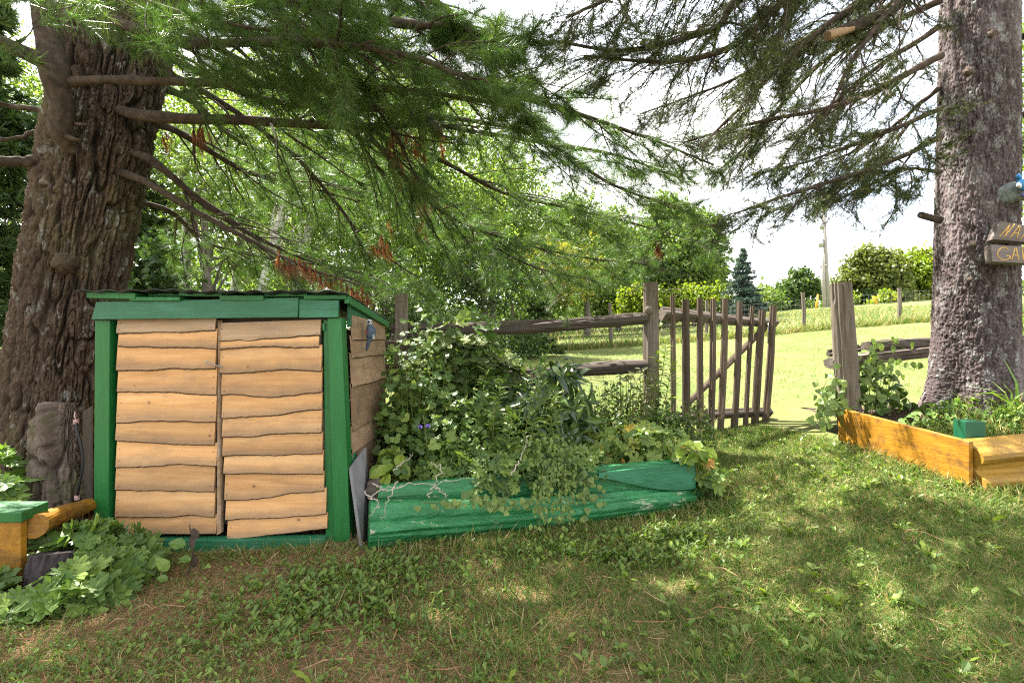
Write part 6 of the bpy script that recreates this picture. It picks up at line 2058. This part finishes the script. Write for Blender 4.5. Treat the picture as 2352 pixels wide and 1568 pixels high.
def leafy_mound(name, label, cat, c, rx, ry, h, zfun, n, tpl, key, mat, size, seed, filler=0, fsize=0.05, droop=0.3, face=0.35, stems=0.25, lumps=0.35, ftpl=None, group=None, inner=0.3, up=0.0):
    o = thing(name, label, cat, (c[0], c[1], zfun(c[0], c[1])), group)
    pos, nn, z0 = mound(n, c, rx, ry, h, zfun, seed, lumps, inner)
    if key == 'ger':  # leave the charred stump in view
        ok = np.hypot(pos[:, 0] + 2.51, pos[:, 1] - 2.72) > 0.19
        pos, nn, z0 = pos[ok], nn[ok], z0[ok]
        n = len(pos)
    r = np.random.default_rng(seed + 1)
    nor = nrm(nn + 0.45 * r.normal(size=(n, 3)) + [0, -face, 0.15])
    d = nrm(np.stack([nn[:, 0], nn[:, 1], -droop * np.ones(n) + up], -1) + 0.7 * r.normal(size=(n, 3)) * [1, 1, 0.5])
    d = nrm(d - nor * (d * nor).sum(1, keepdims=True) * 0.8)
    sz_ = r.uniform(size * 0.65, size * 1.25, n)
    add_leaves(o, leaf_mesh(tpl, key, mat), pos - d * sz_[:, None] * 0.4, d, nor, sz_)
    sb = B()
    for k in range(n):
        if r.uniform() < stems:
            g = np.array([c[0] + (pos[k, 0] - c[0]) * 0.72, c[1] + (pos[k, 1] - c[1]) * 0.72, z0[k] - 0.02])
            p1 = pos[k] - d[k] * sz_[k] * 0.4
            tube(sb, [g, (g + p1) / 2 + [0, 0, 0.12 * h], p1], [0.0028, 0.0024, 0.0018], 4, False, tone=r.uniform())
    if sb.n:
        s_ = sb.build('stems', M['stem'], o)
        s_['kind'] = 'stuff'
    if filler:
        fp, fn, _ = mound(filler, c, rx * 0.98, ry * 0.98, h * 0.95, zfun, seed + 2, lumps, 0.85)
        if key == 'ger':
            ok = np.hypot(fp[:, 0] + 2.51, fp[:, 1] - 2.72) > 0.17
            fp, fn = fp[ok], fn[ok]
            filler = len(fp)
        r2 = np.random.default_rng(seed + 3)
        fnor = nrm(fn + 0.7 * r2.normal(size=(filler, 3)))
        fd = nrm(r2.normal(size=(filler, 3)) + [0, 0, -0.2])
        fb_ = B()
        scatter(fb_, ftpl or tpl, fp, frame_mats(fd, fnor), r2.uniform(fsize * .6, fsize * 1.3, filler), np.clip(r2.normal(0.4, 0.25, filler), 0, 1))
        f_ = fb_.build('inner_leaves', M['stuff_leaf'], o)
        f_['kind'] = 'stuff'
    return o


soil_z = lambda x, y: 0.27 + 0.04 * (y - 3.5) / 1.8
# lobed-leaf groundcover at the lower left
leafy_mound('geranium_plant', 'broad patch of lobed green leaves below the yellow log and shed door', 'plant', (-2.44, 2.98), 0.34, 0.28, 0.26, g1, 150, TPL_GER, 'ger', M['l_ger'], 0.15, 1, 260, 0.12, 0.35, 0.5, 0.3)
leafy_mound('geranium_plant', 'patch of lobed green leaves in the lower left corner before the charred stump', 'plant', (-2.45, 2.66), 0.42, 0.22, 0.18, g1, 120, TPL_GER, 'ger', M['l_ger'], 0.13, 2, 160, 0.11, 0.35, 0.5, 0.3)
leafy_mound('geranium_plant', 'lobed green leaves growing at the foot of the pine left of the rotten stump', 'plant', (-3.55, 3.35), 0.42, 0.35, 0.52, g1, 90, TPL_GER, 'ger', M['l_ger'], 0.14, 3, 150, 0.12, 0.3, 0.5, 0.3)
leafy_mound('geranium_plant', 'low lobed leaves left of the charred stump under the yellow planter', 'plant', (-2.80, 2.64), 0.26, 0.10, 0.16, g1, 60, TPL_GER, 'ger', M['l_ger'], 0.13, 4, 90, 0.11, 0.35, 0.5, 0.3)
# young broad-leaved plant before the door
bl = thing('burdock_plant', 'young plant with rounded leaves and one dead stalk before the shed doors', 'plant', (-1.92, 2.97, g1(-1.92, 2.97)))
pz0 = g1(-1.92, 2.97)
pos = np.array([(-1.92, 2.97, pz0 + .10), (-1.97, 2.93, pz0 + .07), (-1.85, 2.95, pz0 + .12), (-1.92, 3.0, pz0 + .18), (-2.05, 2.9, pz0 + .05), (-1.80, 2.98, pz0 + .06), (-1.95, 2.9, pz0 + .03), (-1.86, 2.92, pz0 + .22), (-2.1, 2.95, pz0 + .1)])
n = len(pos)
add_leaves(bl, leaf_mesh(TPL_BROAD, 'broad', M['l_ger']), pos, nrm(np.stack([rng.normal(0, 1, n), rng.normal(-.4, .5, n), rng.normal(0.3, .3, n)], -1)), nrm(np.array([[0, -.6, .8]]) + .3 * rdir(n)), rng.uniform(0.06, 0.11, n))
bb = B(); tube(bb, resample([(-1.90, 3.0, pz0), (-1.88, 3.02, pz0 + .15), (-1.91, 3.03, pz0 + .30)], 10), [0.005] * 9 + [0.002], 5); bb.build('stalk', M['twig'], bl)
pos = np.array([(-1.885, 3.0, pz0 + .24), (-1.87, 3.0, pz0 + .29), (-1.86, 2.99, pz0 + .13)])
add_leaves(bl, leaf_mesh(TPL_OVATE, 'withered', M['twig']), pos, nrm(np.array([[.2, -.2, -1.]]) + .3 * rdir(3)), rdir(3), 0.07, 'withered_leaf')

# the bed: filler of currants and geraniums
leafy_mound('currant_bush', 'bush of small three-lobed leaves growing against the shed side wall', 'bush', (-0.80, 4.35), 0.30, 0.62, 1.02, soil_z, 290, TPL_CUR, 'cur', M['l_bed'], 0.075, 11, 1100, 0.07, 0.3, 0.6, 0.2, 0.45, None, None, 0.4)
leafy_mound('currant_bush', 'sprawling bush of lobed leaves filling the left of the raised bed', 'bush', (-0.38, 4.10), 0.48, 0.48, 0.52, soil_z, 300, TPL_CUR, 'cur', M['l_bed'], 0.085, 12, 900, 0.075, 0.3, 0.6, 0.2, 0.4, None, None, 0.4)
leafy_mound('geranium_plant', 'dense green lobed leaves just behind the left half of the green log', 'plant', (-0.20, 3.76), 0.62, 0.22, 0.26, soil_z, 220, TPL_GER, 'gerb', M['l_bed'], 0.10, 13, 260, 0.08, 0.4, 0.7, 0.2)
leafy_mound('geranium_plant', 'lobed leaves in the middle of the bed under the tall narrow-leaved stems', 'plant', (0.30, 4.0), 0.45, 0.34, 0.30, soil_z, 190, TPL_GER, 'gerb', M['l_bed'], 0.10, 14, 260, 0.08, 0.4, 0.7, 0.2)
leafy_mound('geranium_plant', 'sunlit lobed leaves with some yellow and red spilling over the right end of the bed', 'plant', (0.98, 4.30), 0.60, 0.34, 0.33, soil_z, 290, TPL_GER, 'gers', M['l_sun'], 0.12, 15, 420, 0.09, 0.4, 0.5, 0.25)
leafy_mound('geranium_plant', 'lobed leaves hanging over the right corner of the raised bed', 'plant', (1.54, 4.18), 0.13, 0.26, 0.17, lambda x, y: 0.22, 60, TPL_GER, 'gers', M['l_sun'], 0.11, 16, 110, 0.09, 0.6, 0.5, 0.25)
leafy_mound('peony_plant', 'dark glossy peony with long pointed leaves in the middle of the bed', 'plant', (0.34, 4.36), 0.42, 0.34, 0.80, soil_z, 260, TPL_LANCE, 'peony', M['l_peony'], 0.19, 17, 420, 0.17, 0.5, 0.6, 0.3, 0.3, None, None, 0.45)
leafy_mound('spirea_bush', 'fine-leaved spirea bush between the peony and the gate post', 'bush', (1.10, 4.80), 0.52, 0.34, 0.62, soil_z, 300, TPL_OVATE, 'spi', M['l_spi'], 0.055, 18, 2600, 0.042, 0.2, 0.4, 0.35, 0.4, None, None, 0.5)
leafy_mound('spirea_bush', 'fine-leaved spirea sprigs reaching across the foot of the gate', 'bush', (1.62, 4.98), 0.36, 0.22, 0.50, lambda x, y: 0.26, 160, TPL_OVATE, 'spi', M['l_spi'], 0.055, 19, 700, 0.042, 0.2, 0.4, 0.35, 0.5, None, None, 0.5)
leafy_mound('hop_vine', 'vine of large pale grey-green leaves heaped over the left rails', 'vine', (-0.42, 4.80), 0.58, 0.30, 1.02, soil_z, 230, TPL_HOP, 'hop', M['l_hop'], 0.19, 20, 520, 0.12, 0.35, 0.35, 0.2, 0.45, None, None, 0.4)
leafy_mound('raspberry_plant', 'bright green toothed leaves beside the grey leaning plank', 'plant', (-0.86, 3.62), 0.13, 0.16, 0.32, soil_z, 42, TPL_BROAD, 'rasp', M['l_bright'], 0.095, 21, 40, 0.07, 0.4, 0.6, 0.4)
leafy_mound('bindweed_vine', 'bright broad leaves at the right end of the raised bed', 'vine', (1.42, 3.98), 0.16, 0.10, 0.28, lambda x, y: 0.30, 34, TPL_BROAD, 'bind', M['l_bright'], 0.10, 22, 0, 0.1, 0.3, 0.7, 0.5)


def tall_stem(name, label, base, top, nl, tpl, key, mat, lsize, seed, group=None, bush=0.0, start=0.15, head=None):
    o = thing(name, label, 'plant', base, group)
    r = np.random.default_rng(seed)
    c = resample([base, (np.array(base) + top) / 2 + [r.normal(0, .02), r.normal(0, .02), 0.03], top], 30)
    bb = B(); tube(bb, c, np.linspace(0.0045, 0.0018, 30), 5, False); bb.build('stem', M['stem'], o, smooth=True)
    t = np.linspace(start, 1.0, nl)
    pos = c[(t * 29).astype(int)]
    a = np.arange(nl) * 2.4 + r.normal(0, .3, nl)
    d = nrm(np.stack([np.cos(a), np.sin(a), 0.55 - 0.5 * (1 - t) + r.normal(0, .15, nl)], -1))
    nor = nrm(np.array([[0, 0, 1.0]]) + 0.3 * r.normal(size=(nl, 3)) - 0.4 * d)
    add_leaves(o, leaf_mesh(tpl, key, mat), pos, d, nor, lsize * (1.15 - 0.55 * t) * r.uniform(.8, 1.2, nl))
    if head:
        hb = B()
        k = 40
        p = np.asarray(top) + r.normal(0, 1, (k, 3)) * [0.03, 0.03, 0.018]
        scatter(hb, TPL_QUAD, p, frame_mats(rdir(k), rdir(k)), r.uniform(0.006, 0.014, k), r.uniform(0, 1, k))
        hb.build('flower_head', head, o)
    return o


TG = 'tall narrow-leaved stems in the bed'
for k, (px0, py0, d0, px1, py1, d1) in enumerate(((1190, 1080, 3.75, 1262, 800, 3.85), (1215, 1070, 3.8, 1245, 880, 3.8), (1130, 1060, 3.85, 1155, 868, 3.95), (1250, 1075, 3.8, 1275, 905, 3.9), (1165, 1080, 3.7, 1182, 930, 3.75), (1100, 1040, 4.0, 1120, 850, 4.1))):
    tall_stem('goldenrod_plant', ('tallest slender stem with willow-like leaves before the peony', 'slender willow-leaved stem just left of the tallest one', 'slender willow-leaved stem left of the peony by the lower rail', 'short willow-leaved stem right of the tallest one', 'shortest willow-leaved stem standing near the green log', 'leftmost slender willow-leaved stem under the rails')[k], P(px0, py0, d0), P(px1, py1, d1), 40, TPL_LANCE, 'gold', M['l_gold'], 0.14, 60 + k, TG)
PG = 'leafy stems climbing in front of the gate post'
for k, (px0, py0, px1, py1) in enumerate(((1500, 960, 1530, 785), (1490, 960, 1512, 810), (1515, 965, 1542, 820))):
    tall_stem('aster_plant', ('tallest lance-leaved stem in front of the gate post', 'lance-leaved stem nearest the rails at the gate post', 'lance-leaved stem right of the gate post before the pickets')[k], P(px0, py0, 5.0), P(px1, py1, 4.98), 30, TPL_LANCE, 'aster', M['l_bright'], 0.13, 80 + k, PG, start=0.3)
SG_ = 'spent spirea heads by the gate'
for k, (px0, py0, px1, py1, d0) in enumerate(((1450, 960, 1470, 862, 4.7), (1560, 985, 1618, 915, 4.9), (1570, 1000, 1610, 945, 4.8), (1595, 1010, 1648, 960, 4.9), (1480, 960, 1452, 860, 4.7))):
    tall_stem('spirea_sprig', ('brown flat flower head before the lower rail left of the gate post', 'flat flower-headed sprig before the third picket', 'low flat flower-headed sprig before the second picket', 'flat flower-headed sprig reaching furthest right across the gate', 'flower-headed sprig leaning left beside the gate post')[k], P(px0, py0, d0), P(px1, py1, d0), 14, TPL_OVATE, 'spi', M['l_spi'], 0.05, 90 + k, SG_, head=M['brown_head'])
# bellflower
bf = tall_stem('bellflower_plant', 'slim stem bearing two violet bell flowers left in the bed', P(985, 1080, 3.75), P(972, 950, 3.75), 10, TPL_LANCE, 'gold', M['l_gold'], 0.06, 99)
for px, py in ((966, 975), (983, 973)):
    hb = B()
    a = np.linspace(0, 2 * math.pi, 6)[:-1]
    d = nrm(np.stack([np.cos(a) * .5, np.sin(a) * .5 - .4, -0.6 + 0 * a], -1))
    scatter(hb, TPL_OVATE, np.tile(P(px, py, 3.72), (5, 1)), frame_mats(d, rdir(5)), 0.032, rng.uniform(0, 1, 5))
    hb.build('flower', M['violet'], bf)
# peony seed heads and buds
for px, py in ((1228, 863), (1300, 852)):
    tall_stem('peony_shoot', 'peony shoot with a green seed pod, ' + ('left' if px < 1260 else 'right') + ' one above the dark leaves', P(px - 10, py + 90, 4.4), P(px, py, 4.35), 6, TPL_LANCE, 'peony', M['l_peony'], 0.12, px, 'peony stems with seed pods', head=M['brown_head'])


def creeper(name, label, paths, nl, tpl, key, mat, size, seed, hang=0.035, cat='vine'):
    r = np.random.default_rng(seed)
    p0 = np.asarray(paths[0][0])
    o = thing(name, label, cat, p0)
    P_, D_, N_ = [], [], []
    for pth in paths:
        c = resample(pth, 40)
        bb = B(); tube(bb, c, 0.0022, 4, False); bb.build('runner', M['stem'], o)
        k = nl // len(paths)
        t = r.integers(0, 40, k)
        P_.append(c[t] + r.normal(0, 1, (k, 3)) * [hang, 0.012, hang] + [0, -0.02, 0])
        D_.append(nrm(np.stack([r.normal(0, .5, k), np.full(k, -.25), r.normal(-0.9, .35, k)], -1)))
        N_.append(nrm(np.stack([r.normal(0, .3, k), np.full(k, -0.9), r.normal(.5, .25, k)], -1)))
    P_, D_, N_ = np.vstack(P_), np.vstack(D_), np.vstack(N_)
    add_leaves(o, leaf_mesh(tpl, key, mat), P_, D_, N_, r.uniform(size * .65, size * 1.2, len(P_)))
    return o


creeper('heart_leaf_vine', 'vine of small heart-shaped leaves trailing along the green log', [[P(970, 1155, 3.22), P(1050, 1150, 3.27), P(1120, 1140, 3.34), P(1180, 1148, 3.42), P(1240, 1160, 3.46)], [P(1060, 1125, 3.34), P(1120, 1150, 3.34), P(1170, 1165, 3.37)]], 70, TPL_HEART, 'heart', M['l_heart'], 0.046, 201, 0.015)
creeper('heart_leaf_vine', 'hanging cluster of heart-shaped leaves right of the bushy trailing plant', [[P(1310, 1120, 3.72), P(1345, 1130, 3.72), P(1372, 1150, 3.74), P(1368, 1195, 3.72)], [P(1330, 1085, 3.75), P(1360, 1100, 3.76), P(1385, 1150, 3.74)], [P(1350, 1150, 3.7), P(1340, 1190, 3.68), P(1350, 1215, 3.66)]], 50, TPL_HEART, 'heart', M['l_heart'], 0.05, 202, 0.018)
creeper('moneywort_plant', 'bushy plant with many small leaves spilling over the middle of the log', [[P(1270, 1040, 3.75), P(1270, 1080, 3.6), P(1262, 1130, 3.46), P(1255, 1190, 3.38)], [P(1280, 1050, 3.75), P(1290, 1090, 3.62), P(1290, 1140, 3.5), P(1285, 1205, 3.42)], [P(1250, 1050, 3.7), P(1245, 1100, 3.55), P(1240, 1150, 3.42), P(1240, 1212, 3.36)], [P(1290, 1030, 3.8), P(1310, 1080, 3.68), P(1310, 1120, 3.55), P(1305, 1180, 3.46)], [P(1240, 1010, 3.7), P(1280, 1020, 3.65), P(1330, 1030, 3.75), P(1360, 1050, 3.8)]], 300, TPL_OVATE, 'money', M['l_heart'], 0.036, 203, 0.032, 'plant')
# dead twigs over the left end of the log
dt = thing('dead_twigs', 'tangle of pale dead twigs lying over the left end of the green log', 'twigs', P(880, 1130, 3.2))
M['pale_twig'] = plain_mat('pale_dead_twig', (0.36, 0.31, 0.27), 0.9, 0.1, 0.3, 30)
for pts in ([P(845, 1145, 3.25), P(895, 1120, 3.22), P(1000, 1108, 3.3), P(1090, 1098, 3.4)], [P(915, 1105, 3.25), P(895, 1140, 3.16), P(878, 1195, 3.12)], [P(860, 1110, 3.3), P(890, 1125, 3.2), P(925, 1112, 3.25)], [P(905, 1080, 3.35), P(950, 1040, 3.4)], [P(985, 1140, 3.24), P(1000, 1110, 3.26), P(1012, 1080, 3.3), P(992, 1060, 3.35)], [P(838, 1130, 3.25), P(870, 1160, 3.14), P(850, 1185, 3.12)], [P(1000, 1120, 3.26), P(1030, 1140, 3.26)], [P(1175, 1090, 3.45), P(1200, 1040, 3.55), P(1215, 1000, 3.6)]):
    bb = B(); c = resample(pts, 22); c = c + 0.008 * rng.normal(size=c.shape)
    tube(bb, c, np.linspace(0.0048, 0.0018, 22), 5); bb.build('twig', M['pale_twig'], dt)

# ---- right planter
leafy_mound('vine', 'leafy vine climbing the leaning fence post at the gap', 'vine', (2.98, 4.62), 0.22, 0.14, 0.42, lambda x, y: 0.62, 60, TPL_BROAD, 'bind2', M['l_heart'], 0.075, 31, 30, 0.07, 0.3, 0.5, 0.4)
creeper('vine', 'thin vine hanging down the left side of the leaning post', [[P(1950, 900, 4.5), P(1905, 870, 4.5), P(1885, 920, 4.5), P(1890, 970, 4.5)], [P(1940, 930, 4.48), P(1900, 930, 4.45), P(1870, 960, 4.4)]], 40, TPL_HEART, 'heart2', M['l_heart'], 0.06, 32, 0.05)
leafy_mound('vine', 'leafy tangle in front of the low rails beside the spruce', 'vine', (3.25, 4.70), 0.40, 0.22, 0.45, lambda x, y: 0.66, 150, TPL_HEART, 'heart2', M['l_ger'], 0.085, 33, 200, 0.07, 0.3, 0.5, 0.3)
creeper('vine', 'sprig of vine lying along the top of the low rails', [[P(1995, 850, 4.6), P(2005, 800, 4.6), P(2030, 785, 4.6), P(2080, 800, 4.6)], [P(1990, 820, 4.6), P(2040, 830, 4.6), P(2100, 850, 4.6)]], 40, TPL_BROAD, 'bind2', M['l_heart'], 0.07, 34, 0.05)
leafy_mound('weed_plant', 'low leafy weeds around the foot of the spruce trunk', 'plant', (3.50, 4.10), 0.40, 0.22, 0.14, pl_soil, 120, TPL_OVATE, 'weedp', M['l_ger'], 0.07, 35, 120, 0.05, 0.3, 0.4, 0.2)
leafy_mound('weed_plant', 'leafy weeds right of the green corner block', 'plant', (4.0, 3.85), 0.35, 0.14, 0.16, pl_soil, 70, TPL_OVATE, 'weedp', M['l_ger'], 0.07, 36, 100, 0.05, 0.3, 0.4, 0.2)
dl = thing('daylily_plant', 'clump of long arching strap leaves at the right edge by the trunk', 'plant', P(2345, 930, 3.75))
n = 16
b0 = P(2348, 945, 3.75)
pos = b0 + rng.normal(0, 1, (n, 3)) * [0.07, 0.05, 0.01]
add_leaves(dl, leaf_mesh(tpl_blade(0.9, 0.04), 'strap', M['l_ger']), pos, nrm(np.stack([rng.normal(-.2, .6, n), rng.normal(-.2, .4, n), np.full(n, 1.0)], -1)), rdir(n), rng.uniform(0.18, 0.36, n))
mb = B()
x = rng.uniform(3.0, 3.42, 9000)
y = rng.uniform(3.6, 4.55, 9000)
k = (x > 2.98 + (4.6 - y) * 0.17) & (x < 3.18 + (4.6 - y) * 0.28)
x, y = x[k], y[k]
blades(mb, np.stack([x, y, np.array([pl_soil(a, c) for a, c in zip(x, y)])], -1), rng.uniform(0.012, 0.035, len(x)), 0.6, 0.35, [BLADES[2], BLADES[3]], 2.0)
o = mb.build('planter_moss', M['grass'])
o['kind'] = 'stuff'
mb = B()
x = rng.uniform(3.2, 4.6, 4200)
y = rng.uniform(3.66, 4.2, 4200)
z = np.array([pl_soil(a, c) for a, c in zip(x, y)])
blades(mb, np.stack([x, y, z], -1), rng.uniform(0.05, 0.22, len(x)) * np.clip(0.5 + (x - 3.2), 0.4, 1.3), 0.9, 0.35)
o = mb.build('planter_grass', M['grass'])
o['kind'] = 'stuff'

# dandelions and plantains in the turf, each with its rosette
DG = 'dandelion rosettes in the turf'
T_DAN = (np.array([(0, 0, 0), (0.05, 0.2, 0.02), (0.14, 0.45, 0.05), (0.09, 0.55, 0.05), (0.17, 0.72, 0.03), (0, 1, -0.06), (-0.17, 0.72, 0.03), (-0.09, 0.55, 0.05), (-0.14, 0.45, 0.05), (-0.05, 0.2, 0.02)], float), [(0, 1, 2, 8), (2, 3, 7, 8), (3, 4, 6, 7)], [(4, 5, 6), (0, 8, 9)])
lm_ = leaf_mesh(T_DAN, 'dand', M['l_bright'])
cnt = 0
while cnt < 34:
    x, y = RR.uniform(-1.2, 3.2), RR.uniform(1.75, 4.0)
    if abs(x) > y * 0.98 or bool(bed_mask(np.array([x]), np.array([y]))[0]) or (x < 0 and RR.random() < 0.7):
        continue
    z = g1(x, y)
    o = thing('dandelion_plant', 'dandelion rosette of upright toothed leaves in the turf', 'plant', (x, y, z), DG)
    n = RR.randint(3, 8)
    a = rng.uniform(0, 2 * math.pi, n)
    d = nrm(np.stack([np.cos(a), np.sin(a), rng.uniform(0.5, 1.5, n)], -1))
    add_leaves(o, lm_, np.tile([x, y, z - 0.005], (n, 1)), d, nrm(np.array([[0, 0, 1.0]]) + 0.4 * rdir(n)), rng.uniform(0.045, 0.115, n))
    cnt += 1
